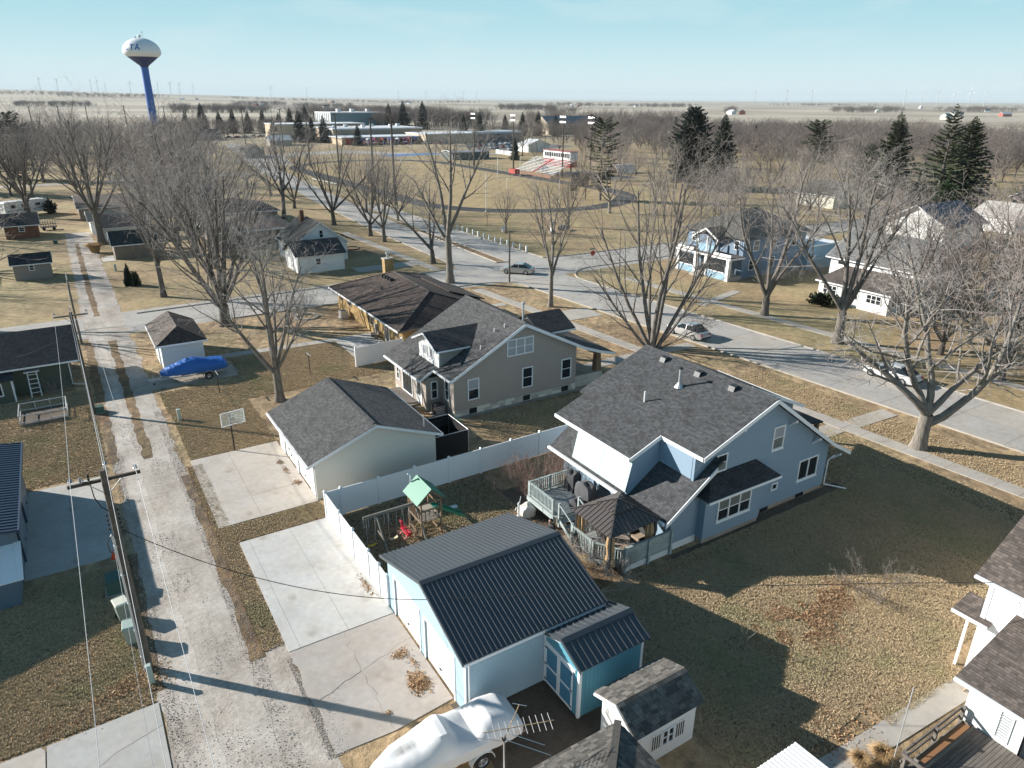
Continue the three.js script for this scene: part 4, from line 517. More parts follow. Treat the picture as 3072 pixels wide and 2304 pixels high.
single('garden_pole', mb().tube([V(22.15, 0, -8.75), V(22.9, 3.3, -9.05)], .022, 6), M.galv, 'thin leaning metal pole standing by the grey deck corner', 'pole');
{ const g = thing('cardboard_sheet', 'small tan board leaning at the white house porch', 'board'); part(g, 'face', mb().plate(V(28.2, .05, -9.35), V(29.2, .05, -9.35), V(29.2, .75, -9.1), V(28.2, .75, -9.1), .02), mat([.5, .4, .24], .9)); }
// ---------------------------------------------------------------- tan bungalow
{
  const g = thing('tan_bungalow', 'tan bungalow with grey shingle roof, two dormers and white bargeboards', 'house'), x0 = 22.8, x1 = 34.4, z0 = -53.3, z1 = -44.9, rx = 28.95, ry = 6.85, sW = .525, yW = x => ry - sW * (rx - x), e1 = 34.8, ey = ry - .5 * (e1 - rx), T = .13, zs = -44.35, zn = -54.2;
  const gab = [[x0, .55], [x1, .55], [x1, ey - .05], [rx, ry - .15], [x0, yW(x0) - .15]]; clad(part(g, 'wall', mb().poly(gab, null, 'z', z1 - .15, z1), M.tan), gab, 'z', z1, M.tan); part(g, 'wall', mb().poly(gab, null, 'z', z0, z0 + .15), M.tan); part(g, 'wall', box(x0, x0 + .15, .55, 3.2, -47.1, z1 - .15), M.tan); part(g, 'wall', box(x1 - .15, x1, .55, 3.4, z0 + .15, z1 - .15), M.tan);
  part(g, 'wing_wall', box(21.5, 21.65, .3, 2.6, z0, -47.1), M.tan); part(g, 'wing_wall', box(21.65, 22.79, .3, 2.75, -47.25, -47.1), M.tan); part(g, 'foundation', box(21.52, 22.79, 0, .3, z0 + .02, -47.12), M.stone);
  // limestone blocks of the foundation
  const R = RNG(8); for (const [r, y] of [[0, 0], [1, .27]]) for (let x = x0 + .02 + r * -.2; x < x1; ) { const w = .5 + R() * .35, a = Math.max(x0 + .02, x), b = Math.min(x1 - .02, x + w - .012); if (b - a > .08) part(g, 'stone_block', box(a, b, y + .006, y + .264, z1 - .25 + R() * .0, z1 + .02 + R() * .02), [M.stone, M.walk, M.cream][Math.floor(R() * 3)]); x += w; }
  part(g, 'foundation', box(x0 + .02, x1 - .02, 0, .54, z0 + .05, z1 - .26), M.stone); for (const x of [24.1, 29.1, 32.95]) part(g, 'basement_window', box(x, x + .68, .06, .5, z1 + .045, z1 + .06), M.glass);
  const wp = (x, z) => V(x, yW(x), z); part(g, 'roof', mb().plate(wp(22.3, -47.3), wp(22.3, zs), wp(rx, zs), wp(rx, -47.3), T), M.shGray); part(g, 'roof', mb().plate(wp(21.05, zn), wp(21.05, -47.301), wp(rx, -47.301), wp(rx, zn), T), M.shGray);
  part(g, 'roof', mb().plate(V(e1, ey, zs), V(e1, ey, zn), V(rx, ry, zn), V(rx, ry, zs), T), M.shGray); part(g, 'roof', mb().plate(V(38.1, 2.85, zs), V(38.1, 2.85, zn), V(e1, ey, zn), V(e1, ey, zs), T), M.shGray); part(g, 'ridge_cap', mb().poly([[rx - .2, ry - .09], [rx, ry + .05], [rx + .2, ry - .09]], null, 'z', zn, zs), M.shGray);
  part(g, 'bargeboard', mb().poly([[22.26, yW(22.26) - .02], [rx, ry - .02], [e1, ey - .02], [36.6, 3.25], [38.15, 2.83], [38.15, 2.6], [36.6, 3.0], [e1, ey - .27], [rx, ry - .28], [22.26, yW(22.26) - .26]], null, 'z', zs, zs + .05), M.trim); part(g, 'bargeboard', mb().poly([[21.0, yW(21) - .02], [22.3, yW(22.3) - .02], [22.3, yW(22.3) - .24], [21.0, yW(21) - .22]], null, 'z', -47.29, -47.24), M.trim); part(g, 'gutter', box(20.92, 21.04, yW(21.05) - .17, yW(21.05) - .03, zn, -47.3), M.trim); part(g, 'gutter', box(22.17, 22.29, yW(22.3) - .17, yW(22.3) - .03, -47.2, zs), M.trim);
  // west dormer
  const dz0 = -50.7, dz1 = -46.9, dx = 22.6, dp = 5.95, de = 5.0, zc = (dz0 + dz1) / 2 - .1; const hit = y => rx - (ry - y) / sW; part(g, 'dormer_roof', mb().plate(V(dx - .35, de, dz1 + .3), V(hit(de), de, dz1 + .3), V(hit(dp), dp, zc), V(dx - .35, dp, zc), .09), M.shDark); part(g, 'dormer_roof', mb().plate(V(hit(de), de, dz0 - .3), V(dx - .35, de, dz0 - .3), V(dx - .35, dp, zc), V(hit(dp), dp, zc), .09), M.shGray);
  part(g, 'dormer_wall', mb().poly([[dz0 + .2, yW(dx) - .1], [dz1, yW(dx) - .1], [dz1, de], [zc, dp - .12], [dz0 + .2, de]], null, 'x', dx, dx + .1), M.white); part(g, 'dormer_wall', mb().poly([[dx + .1, yW(dx) - .1], [dx + .1, de - .02], [hit(de) - .1, de - .02]], null, 'z', dz1 - .1, dz1), M.tan); part(g, 'dormer_fascia', mb().poly([[dz0 - .35, de - .02], [zc, dp - .02], [dz1 + .35, de - .02], [dz1 + .35, de - .17], [zc, dp - .18], [dz0 - .35, de - .17]], null, 'x', dx - .4, dx - .34), M.trim); part(g, 'dormer_fascia', box(dx - .33, hit(de) - .2, de - .17, de - .03, dz1 + .26, dz1 + .3), M.trim);
  for (const z of [-48.1, -49.3]) win(g, 'W', dx, 4.35, z, .75, .95, { rows: 1, pane: [M.blinds] });
  // east dormer with dark shingles
  part(g, 'dormer_roof', mb().plate(V(31.2, 6.25, -47.9), V(34.7, 6.25, -47.9), V(34.7, 5.2, -45.6), V(31.2, 5.2, -45.6), .09), M.shDark); part(g, 'dormer_roof', mb().plate(V(34.7, 6.25, -47.9), V(31.2, 6.25, -47.9), V(31.2, 5.2, -50.2), V(34.7, 5.2, -50.2), .09), M.shDark); part(g, 'dormer_wall', box(33.9, 34.0, 3.9, 5.35, -49.8, -46.0), M.tan); part(g, 'dormer_wall', box(31.5, 33.9, 4.5, 5.3, -46.1, -46.0), M.tan); part(g, 'dormer_fascia', box(31.4, 34.75, 5.05, 5.2, -45.62, -45.57), M.trim);
  // windows
  for (const x of [24.5, 29.5, 33.37]) win(g, 'S', x, 2.07, z1 + .021, 1.02, 1.76, { rows: 2, pane: [M.glass, x < 25 ? M.blinds : M.glass] }); win(g, 'S', 28.8, 4.84, z1 + .021, 2.5, 1.42, { cols: 3, rows: 2, pane: [M.blinds, M.blinds] }); win(g, 'W', 22.8, 1.95, -46.0, .7, 1.7, { rows: 2 }); win(g, 'S', 22.2, 1.7, -47.1, .6, 1.5, { rows: 2 });
  door(g, 'W', 21.5, .3, -48.4, .9, 2.0, M.white, { glass: 1 }); const sd = sub(g, 'patio_door', [21.5, 1.4, -50.6], FACE.W); part(sd, 'frame', ringGeo(2.0, 2.1, .1, 0, .06), M.trim); part(sd, 'pane', box(-.88, -.03, -.95, .95, .0, .02), M.glass); part(sd, 'pane', box(.03, .88, -.95, .95, .0, .03), M.glass); win(g, 'W', 21.5, 1.6, -52.5, .6, 1.3, { rows: 2 });
  // front porch
  part(g, 'porch_floor', box(34.41, 37.6, 0, .62, -53, -45.1), M.stone); part(g, 'porch_wall', box(34.5, 37.5, .62, 1.0, -45.4, -45.15), M.stone); part(g, 'porch_column', mb().hex([V(36.8, 1.0, -45.75), V(37.4, 1.0, -45.75), V(37.4, 1.0, -45.15), V(36.8, 1.0, -45.15), V(36.88, 2.85, -45.66), V(37.32, 2.85, -45.66), V(37.32, 2.85, -45.22), V(36.88, 2.85, -45.22)]), M.cedar); part(g, 'porch_column', box(36.9, 37.3, .62, 2.85, -52.8, -52.4), M.cedar); part(g, 'porch_beam', box(36.85, 37.3, 2.55, 2.85, -52.39, -45.76), M.cedar); part(g, 'stair_rail', mb().tube([V(37.6, 1.5, -47.7), V(38.6, .9, -47.7), V(38.6, 0, -47.7)], .025, 6), M.black);
  part(g, 'flue_pipe', mb().tube([V(29.5, 6.5, -45.6), V(29.5, 8.0, -45.6)], .09, 10), M.galv); part(g, 'flue_cap', mb().lathe([[0, 8.2], [.16, 8.1], [.16, 7.98], [.08, 7.95]], 10, 29.5, -45.6), M.galv); for (const [x, z] of [[27.2, -46.2], [27.9, -45.8], [25.5, -45.4]]) part(g, 'vent_pipe', mb().tube([V(x, yW(x) - .1, z), V(x, yW(x) + .28, z)], .05, 8), M.white); part(g, 'roof_vent', mb().lathe([[0, 4.28], [.2, 4.2], [.22, 3.95]], 10, 23.3, -50.9), M.black);
  part(g, 'stoop', box(20.0, 21.48, 0, .28, -52.4, -47.6), M.deckGray);
}
{ const g = thing('air_conditioner', 'dark boxy air conditioner beside the tan bungalow rear corner', 'air conditioner', [22.1, 0, -46.3]); part(g, 'pad', box(-.5, .5, 0, .06, -.5, .5), M.walk); part(g, 'case', box(-.4, .4, .061, .8, -.4, .4), M.darkMetal); part(g, 'fan_grille', mb().lathe([[0, .83], [.3, .83], [.32, .8]], 14), M.black); for (let k = 0; k < 5; k++) part(g, 'louvre', box(-.38, .38, .14 + k * .13, .2 + k * .13, .4, .42), M.galv); }
{ const g = thing('raised_planter', 'new timber raised planter on legs behind the tan bungalow', 'planter', [20.2, 0, -46.7]); for (const s of [-1, 1]) { part(g, 'side', box(-.75, .75, .55, .85, s * .35 - .02, s * .35 + .02), M.newWood); part(g, 'end', box(s * .75 - .02, s * .75 + .02, .55, .85, -.33, .33), M.newWood); for (const k of [-1, 1]) part(g, 'leg', box(s * .7 - .05, s * .7 + .05, 0, .549, k * .28 - .05, k * .28 + .05), M.newWood); } part(g, 'soil', box(-.72, .72, .56, .76, -.33, .33), M.dirt); }
single('garden_hose', mb().tube(Array.from({ length: 60 }, (_, i) => V(22.6 + Math.cos(i * .42) * (.28 + i * .003), .03 + i * .0015, -44.1 + Math.sin(i * .42) * (.28 + i * .003))), .014, 5), M.green, 'coiled green garden hose on the ground by tan bungalow', 'hose');
// ---------------------------------------------------------------- yellow brick ranch house
{
  const g = thing('brick_ranch_house', 'yellow brick ranch house with brown hip shingle roof and brick chimney', 'house'), x0 = 25.5, x1 = 36.4, z0 = -79.3, z1 = -60.6, e = 2.55, r = 4.55;
  walls(g, x0, x1, z0, z1, 0, 2.6, M.brick); const A = V(24.75, e, -60.0), B = V(24.75, e, -80.2), C = V(37.2, e, -80.2), D = V(37.2, e, -60.0), r1 = V(30.6, r, -65.3), r2 = V(31.0, r, -75.5);
  part(g, 'roof', mb().plate(B, A, r1, r2, .12), M.shBrown); part(g, 'roof', mb().plate(D, C, r2, r1, .12), M.shBrown); part(g, 'roof', mb().plate3(A, D, r1, .12), M.shBrown); part(g, 'roof', mb().plate3(C, B, r2, .12), M.shBrown); for (const [a, b] of [[A, r1], [D, r1], [r1, r2], [C, r2], [B, r2]]) part(g, 'ridge_cap', mb().bar(a.clone().add(V(0, .03, 0)), b.clone().add(V(0, .03, 0)), .28, .03), M.shTan);
  part(g, 'gable_wing_roof', mb().plate(V(37.9, 2.5, -66.4), V(37.9, 2.5, -73.5), V(33.5, 3.95, -73.5), V(33.5, 3.95, -66.4), .1), M.shBrown); part(g, 'wing_wall', box(36.41, 37.5, 0, 2.5, -73.2, -66.7), M.brick);
  part(g, 'fascia', box(24.7, 24.75, 2.38, 2.55, -80.2, -60.0), M.trim); part(g, 'fascia', box(24.75, 37.2, 2.38, 2.55, -60.0, -59.95), M.brownWall); part(g, 'soffit', box(24.78, x0 - .002, 2.36, 2.38, -80, -60.1), M.trim);
  for (const [z, w] of [[-78.0, .9], [-75.4, 1.2], [-62.0, .9]]) win(g, 'W', x0, 1.75, z, w, .9, { rows: 1, cols: 2, frame: M.brownWall }); door(g, 'W', x0, .05, -64.6, .95, 2.05, M.brownWall); win(g, 'W', x0, 1.5, -68.9, 1.6, 1.3, { cols: 2, rows: 1, frame: M.brownWall }); win(g, 'S', 28.5, 1.7, z1, 1.2, .9, { cols: 2, rows: 1 });
  part(g, 'chimney', box(30.7, 31.8, 3.5, 5.6, -78.0, -77.2), M.brick); part(g, 'chimney_cap', box(30.62, 31.88, 5.6, 5.72, -78.08, -77.12), M.walk); part(g, 'flue', mb().lathe([[.14, 5.72], [.14, 6.2], [.24, 6.2], [.24, 6.34], [0, 6.4]], 10, 31.25, -77.6), M.galv); for (let k = 0; k < 4; k++) { const x = 29.6 + k * .02, z = -75.2 + k * .75; part(g, 'roof_vent', box(x - .2, x + .2, 4.1, 4.45, z - .18, z + .18), M.black); } part(g, 'roof_vent', mb().tube([V(28.0, 3.4, -71.8), V(28.0, 3.95, -71.8)], .08, 8), M.darkMetal); part(g, 'gas_meter', box(25.3, 25.49, .5, 1.3, -67.6, -67.3), M.galv);
}
{ const g = thing('air_conditioner', 'pale boxy air conditioner beside the brick ranch house wall', 'air conditioner', [24.7, 0, -75.4]); part(g, 'pad', box(-.5, .5, 0, .08, -.5, .5), M.walk); part(g, 'case', box(-.42, .42, .081, .85, -.42, .42), M.galv); part(g, 'fan_grille', mb().lathe([[0, .87], [.32, .87], [.34, .85]], 14), M.darkMetal); }
{ const g = thing('garden_bench', 'grey garden bench against the brick wall by the patio', 'bench', [24.9, .05, -66.6], -PI / 2); part(g, 'seat', box(-.6, .6, .4, .46, -.2, .2), M.grayWood); part(g, 'backrest', box(-.6, .6, .5, .85, -.24, -.2), M.grayWood); for (const s of [-.5, .5]) part(g, 'leg', box(s - .04, s + .04, 0, .4, -.2, .2), M.grayWood); }
single('tree_ring_edging', mb().poly(arc(21.2, -77.8, 1.3, 0, 2 * PI * .999, 24), [arc(21.2, -77.8, 1.1, 0, 2 * PI * .999, 24)], 'y', 0, .14), M.walk, 'round stone edging bed beside the brick ranch house', 'edging');
// ---------------------------------------------------------------- small hipped garage and the tarped boat
{
  const g = thing('hip_roof_garage', 'small white garage with brown hip shingle roof by the alley', 'garage'), x0 = 5.15, x1 = 8.7, z0 = -74.2, z1 = -67.6, e = 2.5, r = 3.6; walls(g, x0, x1, z0, z1, 0, 2.52, M.whiteLap); const A = V(4.72, e, -67.0), B = V(4.72, e, -74.7), C = V(9.05, e, -74.7), D = V(9.05, e, -67.0), a = V(6.88, r, -68.9), b = V(6.88, r, -74.7);
  part(g, 'roof', mb().plate(B, A, a, b, .1), M.shTan); part(g, 'roof', mb().plate(D, C, b, a, .1), M.shBrown); part(g, 'roof', mb().plate3(A, D, a, .1), M.shBrown); part(g, 'gable', mb().poly([[x0, 2.5], [x1, 2.5], [6.9, 3.5]], null, 'z', z0, z0 + .1), M.whiteLap); part(g, 'fascia', box(4.72, 9.05, 2.34, 2.49, -67.0, -66.95), M.trim); part(g, 'fascia', box(4.67, 4.72, 2.34, 2.49, -74.7, -67.0), M.trim); overhead(g, 'W', x0 - .08, -70.8, 2.6, 2.1, M.white, M.trim, .02);  // sunlit west slope coloured paler than the shaded south and east slopes
}
function trailerWheel(g, x, z, r, side) { const w = sub(g, 'wheel', [x, r, z]); part(w, 'tyre', mb().lathe([[r * .6, -.1], [r * .93, -.1], [r, -.06], [r, .06], [r * .93, .1], [r * .6, .1]], 24).geo(.6).rotateX(PI / 2), M.rubber); part(w, 'rim', mb().lathe([[0, .06], [r * .25, .07], [r * .32, .04], [r * .55, .05], [r * .62, .09], [r * .62, -.09], [0, -.05]], 24).geo(.6).rotateX(PI / 2).scale(1, 1, side), M.steel); for (let k = 0; k < 5; k++) { const a = k / 5 * 2 * PI; part(w, 'spoke_gap', mb().tube([V(Math.cos(a) * r * .42, Math.sin(a) * r * .42, side * .05), V(Math.cos(a) * r * .42, Math.sin(a) * r * .42, side * .056)], r * .1, 8), M.black); } return w; }
function boatTrailer(label, pos, turn, L, half, r, m) {
  const g = thing('boat_trailer', label, 'trailer', pos, turn); for (const s of [-1, 1]) { part(g, 'frame_rail', mb().tube([V(L * .95, .48, s * half * .62), V(L * .35, .48, s * half * .62), V(.2, .45, s * .07)], .045, 6), m); part(g, 'bunk', box(L * .3, L * .92, .55, .64, s * half * .45 - .06, s * half * .45 + .06), M.grayWood); trailerWheel(g, L * .68, s * (half + .0), r, s); const f = mb(), n = 10, pt = (i, zz) => { const a = PI * i / n; return V(L * .68 - Math.cos(a) * (r + .14), r + Math.sin(a) * (r + .12), s * half + zz); }; for (let i = 0; i < n; i++) f.plate(pt(i, -.14), pt(i + 1, -.14), pt(i + 1, .14), pt(i, .14), .015); part(g, 'fender', f, m); } part(g, 'axle', mb().tube([V(L * .68, r, -half), V(L * .68, r, half)], .04, 6), m); for (const x of [L * .4, L * .9]) part(g, 'cross_member', mb().bar(V(x, .5, -half * .62), V(x, .5, half * .62), .06, .06), m); part(g, 'tongue', mb().bar(V(-.9, .45, 0), V(.25, .45, 0), .08, .1), m); part(g, 'jack', mb().tube([V(-.5, .02, .08), V(-.5, .9, .08)], .035, 6), m); part(g, 'jack_wheel', mb().lathe([[0, -.03], [.09, -.03], [.09, .03], [0, .03]], 10).geo().rotateX(PI / 2).translate(-.5, .1, .08), M.rubber); part(g, 'winch_post', mb().bar(V(.1, .45, 0), V(.05, 1.15, 0), .08, .08, V(1, 0, 0)), m); return g;
}
// loft a covered hull: stations s -> [half beam, heights at t = 0, .5, .8, 1], chine height, keel height
function coveredBoat(label, cat, pos, turn, L, st, m, hullM, wr, seed, stain) {
  const g = thing('covered_boat', label, cat, pos, turn), ts = [0, .25, .5, .65, .8, .92, 1], nS = 90, c = mb(), col = []; const at = (s, k) => { let i = 1; while (i < st.length - 1 && st[i][0] < s) i++; const a = st[i - 1], b = st[i], f = clamp((s - a[0]) / (b[0] - a[0]), 0, 1); return lerp(a[k], b[k], f); };
  const top = (s, t) => { const q = Math.abs(t), H = [at(s, 2), at(s, 3), at(s, 4), at(s, 5)], K = [0, .5, .8, 1]; let i = 1; while (i < 3 && K[i] < q) i++; return lerp(H[i - 1], H[i], (q - K[i - 1]) / (K[i] - K[i - 1])); };
  const P = (s, t) => { const b = at(s, 1), q0 = fbm(s * 9 + t * 2.2, t * 3 + seed, 3, 3) - .5, w = wr * (.28 - Math.abs(q0) * 2.6) * (1 - Math.abs(t) * .5) * sstep(0, .08, s); return V(s * L, top(s, t) + w, t * b); };
  const TT = [...ts.slice(1).reverse().map(t => -t), ...ts]; for (let i = 0; i < nS; i++) { const s0 = i / nS, s1 = (i + 1) / nS; for (let j = 0; j + 1 < TT.length; j++) c.quad(P(s0, TT[j]), P(s0, TT[j + 1]), P(s1, TT[j + 1]), P(s1, TT[j])); for (const d of [-1, 1]) { const sk = s => { const p = P(s, d); return V(p.x, at(s, 6) + .015 * Math.sin(s * 60 + seed), p.z * .93); }; c.quad(P(s0, d), P(s1, d), sk(s1), sk(s0)); } } { const E = TT.map(t => P(1, t)); for (let j = 0; j + 1 < E.length; j++) c.quad(E[j], E[j + 1], V(E[j + 1].x - .02, at(1, 6), E[j + 1].z * .93), V(E[j].x - .02, at(1, 6), E[j].z * .93)); }
  let geo = c.geo(.75); if (stain) { const p = geo.attributes.position, cc = new Float32Array(p.count * 3); for (let i = 0; i < p.count; i++) { const k = stain(p.getX(i) / L, p.getZ(i)); cc[i * 3] = lerp(1, .30, k); cc[i * 3 + 1] = lerp(1, .29, k); cc[i * 3 + 2] = lerp(1, .27, k); } geo.setAttribute('color', new THREE.BufferAttribute(cc, 3)); }
  part(g, 'cover', geo, m); const h = mb(); for (let i = 0; i < 24; i++) { const s0 = i / 24, s1 = (i + 1) / 24, q = s => { const b = at(s, 1) * .9, y = at(s, 6) + .03; return [V(s * L, y, -b), V(s * L, Math.max(.56, .64 + (1 - s) * .25 * (s < .3 ? (1 - s / .3) * 2 : 0)), 0), V(s * L, y, b)]; }; const a = q(s0), b = q(s1); h.quad(a[0], a[1], b[1], b[0]).quad(a[1], a[2], b[2], b[1]); } part(g, 'hull', h.geo(.7), hullM); return g;
}
boatTrailer('silver boat trailer under the blue-tarped boat', [4.4, 0, -64.3], 0, 5.6, .95, .33, M.galv);
coveredBoat('boat wrapped in bright blue tarp parked by small garage', 'boat', [4.5, .02, -64.3], 0, 5.4, [[0, .12, 1.15, 1.1, 1.05, 1.0, .75], [.1, .55, 1.35, 1.3, 1.15, 1.0, .7], [.25, .85, 1.6, 1.5, 1.25, 1.05, .72], [.42, .98, 1.95, 1.75, 1.4, 1.1, .72], [.55, 1.0, 1.9, 1.72, 1.4, 1.1, .72], [.75, 1.0, 1.6, 1.55, 1.35, 1.1, .72], [.95, .95, 1.5, 1.45, 1.3, 1.05, .75], [1, .8, 1.2, 1.2, 1.1, 1.0, .8]], M.tarp, M.darkMetal, .16, 4);
boatTrailer('white painted boat trailer under the white wrapped boat', [5.6, 0, -17.72], 0, 5.4, .95, .34, M.white);
coveredBoat('large boat shrink-wrapped in white plastic beside light blue garage', 'boat', [5.15, .02, -17.75], -.03, 5.9, [[0, .05, 1.18, 1.17, 1.15, 1.12, .98], [.08, .36, 1.28, 1.26, 1.22, 1.16, .88], [.2, .72, 1.38, 1.42, 1.32, 1.2, .80], [.34, .9, 1.62, 1.62, 1.46, 1.22, .76], [.46, .98, 2.02, 1.98, 1.66, 1.24, .74], [.5, 1.0, 2.02, 1.99, 1.68, 1.24, .74], [.56, 1.0, 1.58, 1.6, 1.5, 1.24, .73], [.68, 1.0, 1.36, 1.4, 1.38, 1.24, .72], [.74, 1.0, 1.66, 1.66, 1.52, 1.24, .72], [.8, 1.0, 1.82, 1.8, 1.58, 1.24, .72], [.92, .98, 1.72, 1.68, 1.5, 1.22, .72], [1, .9, 1.3, 1.3, 1.25, 1.16, .72]], mat([.64, .645, .65], .45, { vertexColors: true }), M.white, .05, 12, (s, z) => sstep(.16, .24, s) * sstep(.40, .28, s) * sstep(.32, .06, Math.abs(z + .02 - (s - .28) * .8)) * (.35 + .6 * fbm(s * 70, z * 5, 4, 3)));
{ const g = thing('television_antenna', 'rooftop television antenna with many rods above the white boat', 'antenna', [8.78, 0, -14.4]), y = 4.05, rod = (a, b, r = .009) => mb().tube([a, b], r, 5); part(g, 'mast', rod(V(0, 0, 0), V(0, y + .1, 0), .03), M.galv); part(g, 'boom', rod(V(-.5, y, -.5), V(1.75, y, .28), .016), M.newWood); part(g, 'boom', rod(V(-.15, y - .15, .1), V(1.05, y + .15, -.75), .016), M.newWood); const d = V(2.25, 0, .78).normalize(), n = V(-d.z, 0, d.x); for (let k = 0; k < 11; k++) { const c = V(-.5, y, -.5).addScaledVector(d, .15 + k * .21), l = k < 5 ? .28 : .34; part(g, 'rod', rod(c.clone().addScaledVector(n, -l), c.clone().addScaledVector(n, l)), M.steel); } part(g, 'rod', rod(V(0, y - .05, .05), V(1.15, y - .5, 1.0), .012), M.steel); part(g, 'rod', rod(V(.3, y - .05, 0), V(1.15, y - .4, .65), .012), M.steel); part(g, 'rod', rod(V(.9, y + .1, -.95), V(1.25, y + .1, -.6), .012), M.steel); part(g, 'reflector', rod(V(-.1, y - .1, 0), V(-.9, y - .05, -.6), .012), M.steel); part(g, 'balun', box(-.06, .06, y - .12, y - .02, -.05, .05), M.black); }
// ---------------------------------------------------------------- swing set
{
  const g = thing('swing_set', 'wooden swing set tower with green roof and green slide', 'playset'), W = M.cedar, x0 = 13.55, x1 = 14.75, z0 = -32.65, z1 = -31.0; const b = (n, a, c, w, h, m = W, up) => part(g, n, mb().bar(a, c, w, h, up), m);
  for (const x of [x0, x1]) for (const z of [z0, z1]) b('post', V(x, 0, z), V(x, 2.45, z), .09, .09, W, V(1, 0, 0));
  for (let k = 0; k < 9; k++) part(g, 'floor_board', box(x0 - .05, x1 + .05, 1.27, 1.3, z0 + k * .183, z0 + k * .183 + .17), mat([.50, .44, .37], .85, { map: N.wood }));
  for (const x of [x0, x1]) { b('rail', V(x, 1.2, z0), V(x, 1.2, z1), .05, .12); b('rail', V(x, 1.95, z0), V(x, 1.95, z1), .05, .09); b('brace', V(x, .35, z0), V(x, .35, z1), .05, .1); } for (const z of [z0, z1]) { b('rail', V(x0, 1.95, z), V(x1, 1.95, z), .05, .09); b('brace', V(x0, .35, z), V(x1, .35, z), .05, .1); b('rail', V(x0, 2.42, z), V(x1, 2.42, z), .05, .1); }
  for (let k = 1; k < 8; k++) b('baluster', V(x0 - .03, 1.3, lerp(z0, z1, k / 8)), V(x0 - .03, 1.95, lerp(z0, z1, k / 8)), .03, .07, W, V(1, 0, 0)); for (let k = 1; k < 5; k++) b('baluster', V(lerp(x0, x1, k / 5), 1.3, z1 + .03), V(lerp(x0, x1, k / 5), 1.95, z1 + .03), .07, .03, W, V(1, 0, 0));
  const rx = (x0 + x1) / 2, rf = [[x0 - .3, 2.5], [x1 + .3, 2.5]]; for (const [x, y] of rf) part(g, 'roof', mb().plate(...(x < rx ? [V(x, y, z0 - .1), V(x, y, z1 + .15), V(rx, 3.3, z1 + .15), V(rx, 3.3, z0 - .1)] : [V(x, y, z1 + .15), V(x, y, z0 - .1), V(rx, 3.3, z0 - .1), V(rx, 3.3, z1 + .15)]), .025), M.green); for (const z of [z0, z1]) part(g, 'gable_frame', mb().poly([[x0 - .1, 2.5], [rx, 3.22], [x1 + .1, 2.5], [x1, 2.5], [rx, 3.08], [x0, 2.5]], null, 'z', z - .03, z + .03), W);
  b('beam', V(10.45, 2.25, -31.62), V(13.6, 2.25, -31.62), .1, .16, M.grayWood); b('leg', V(11.2, 2.2, -31.55), V(11.43, 0, -30.7), .09, .09, M.grayWood); b('leg', V(11.2, 2.2, -31.7), V(11.5, 0, -32.65), .09, .09, M.grayWood); b('leg_brace', V(11.33, .95, -31.08), V(11.38, .95, -32.2), .04, .09, M.grayWood); b('leg', V(13.45, 2.2, -31.5), V(13.68, 0, -30.55), .09, .09, M.grayWood);
  // slide
  const sl = mb(), path = [[14.8, 1.3], [15.1, 1.25], [15.6, .85], [16.0, .62], [16.3, .35], [16.75, .14]]; for (let i = 0; i + 1 < path.length; i++) { const [a, y] = path[i], [c, Y] = path[i + 1], z = [-32.5, -31.95]; sl.plate(V(a, y, z[1]), V(c, Y, z[1]), V(c, Y, z[0]), V(a, y, z[0]), .03); for (const q of z) sl.bar(V(a, y + .06, q), V(c, Y + .06, q), .05, .15); } part(g, 'slide', sl, M.green);
  part(g, 'periscope', mb().tube([V(13.75, 3.0, -32.7), V(13.75, 3.45, -32.7), V(13.6, 3.5, -32.75)], .05, 8), M.white); b('ladder_rail', V(14.1, 1.3, z0 - .02), V(14.1, 0, z0 - .55), .05, .09, W);
}
function swingSeat(x, m, label, z = -31.62) { const g = thing('swing', label, 'swing', [x, 0, z], 0, 'swings on the play set'); for (const s of [-.24, .24]) part(g, 'rope', mb().tube([V(s, 2.17, 0), V(s, .5, .0)], .012, 4), M.galv); const c = mb(); for (let i = 0; i < 8; i++) { const f = k => { const t = k / 8 * 2 - 1; return V(t * .24, .42 + t * t * .09, 0); }; const a = f(i), b = f(i + 1); c.plate(a.clone().setZ(.08), b.clone().setZ(.08), b.clone().setZ(-.08), a.clone().setZ(-.08), .02); } part(g, 'seat', c, m); }
swingSeat(10.85, M.yellow, 'yellow belt swing nearest the white fence'); swingSeat(12.1, mat([.62, .5, .3], .6), 'cream belt swing in the middle of the beam');
{ const g = thing('horse_glider', 'red plastic horse glider hanging from the swing beam', 'glider', [12.9, 0, -31.75]), rope = (a, b) => part(g, 'hanger', mb().tube([a, b], .012, 4), M.galv); for (const s of [-.2, .2]) { rope(V(s, 2.17, .12), V(s, .75, -.35)); rope(V(s, 2.17, .12), V(s, .75, .45)); } part(g, 'body', mb().tube([V(0, .5, -.5), V(0, .55, -.2), V(0, .5, .1), V(0, .55, .45)], [.1, .14, .13, .1], 8), M.red); for (const s of [-1, 1]) { part(g, 'head', mb().tube([V(0, .58, s * .42), V(0, .85, s * .55), V(0, .84, s * .74)], [.1, .09, .06], 8), M.red); part(g, 'foot_rest', mb().tube([V(-.25, .25, s * .3), V(0, .45, s * .3), V(.25, .25, s * .3)], .04, 6), M.red); part(g, 'saddle', box(-.12, .12, .62, .68, s * .2 - .12, s * .2 + .12), M.red); } }
for (const [x, l] of [[11.75, 'pair of short grey ring ropes near the middle of the swing beam'], [10.6, 'pair of short grey ring ropes at the free end of the swing beam']]) { const g = thing('ring_ropes', l, 'rings', [x, 0, -31.62]); for (const s of [-.13, .13]) part(g, 'rope', mb().tube([V(s, 2.17, 0), V(s + .02, 1.75, .02), V(s, 1.55, 0)], .014, 4), M.galv); }
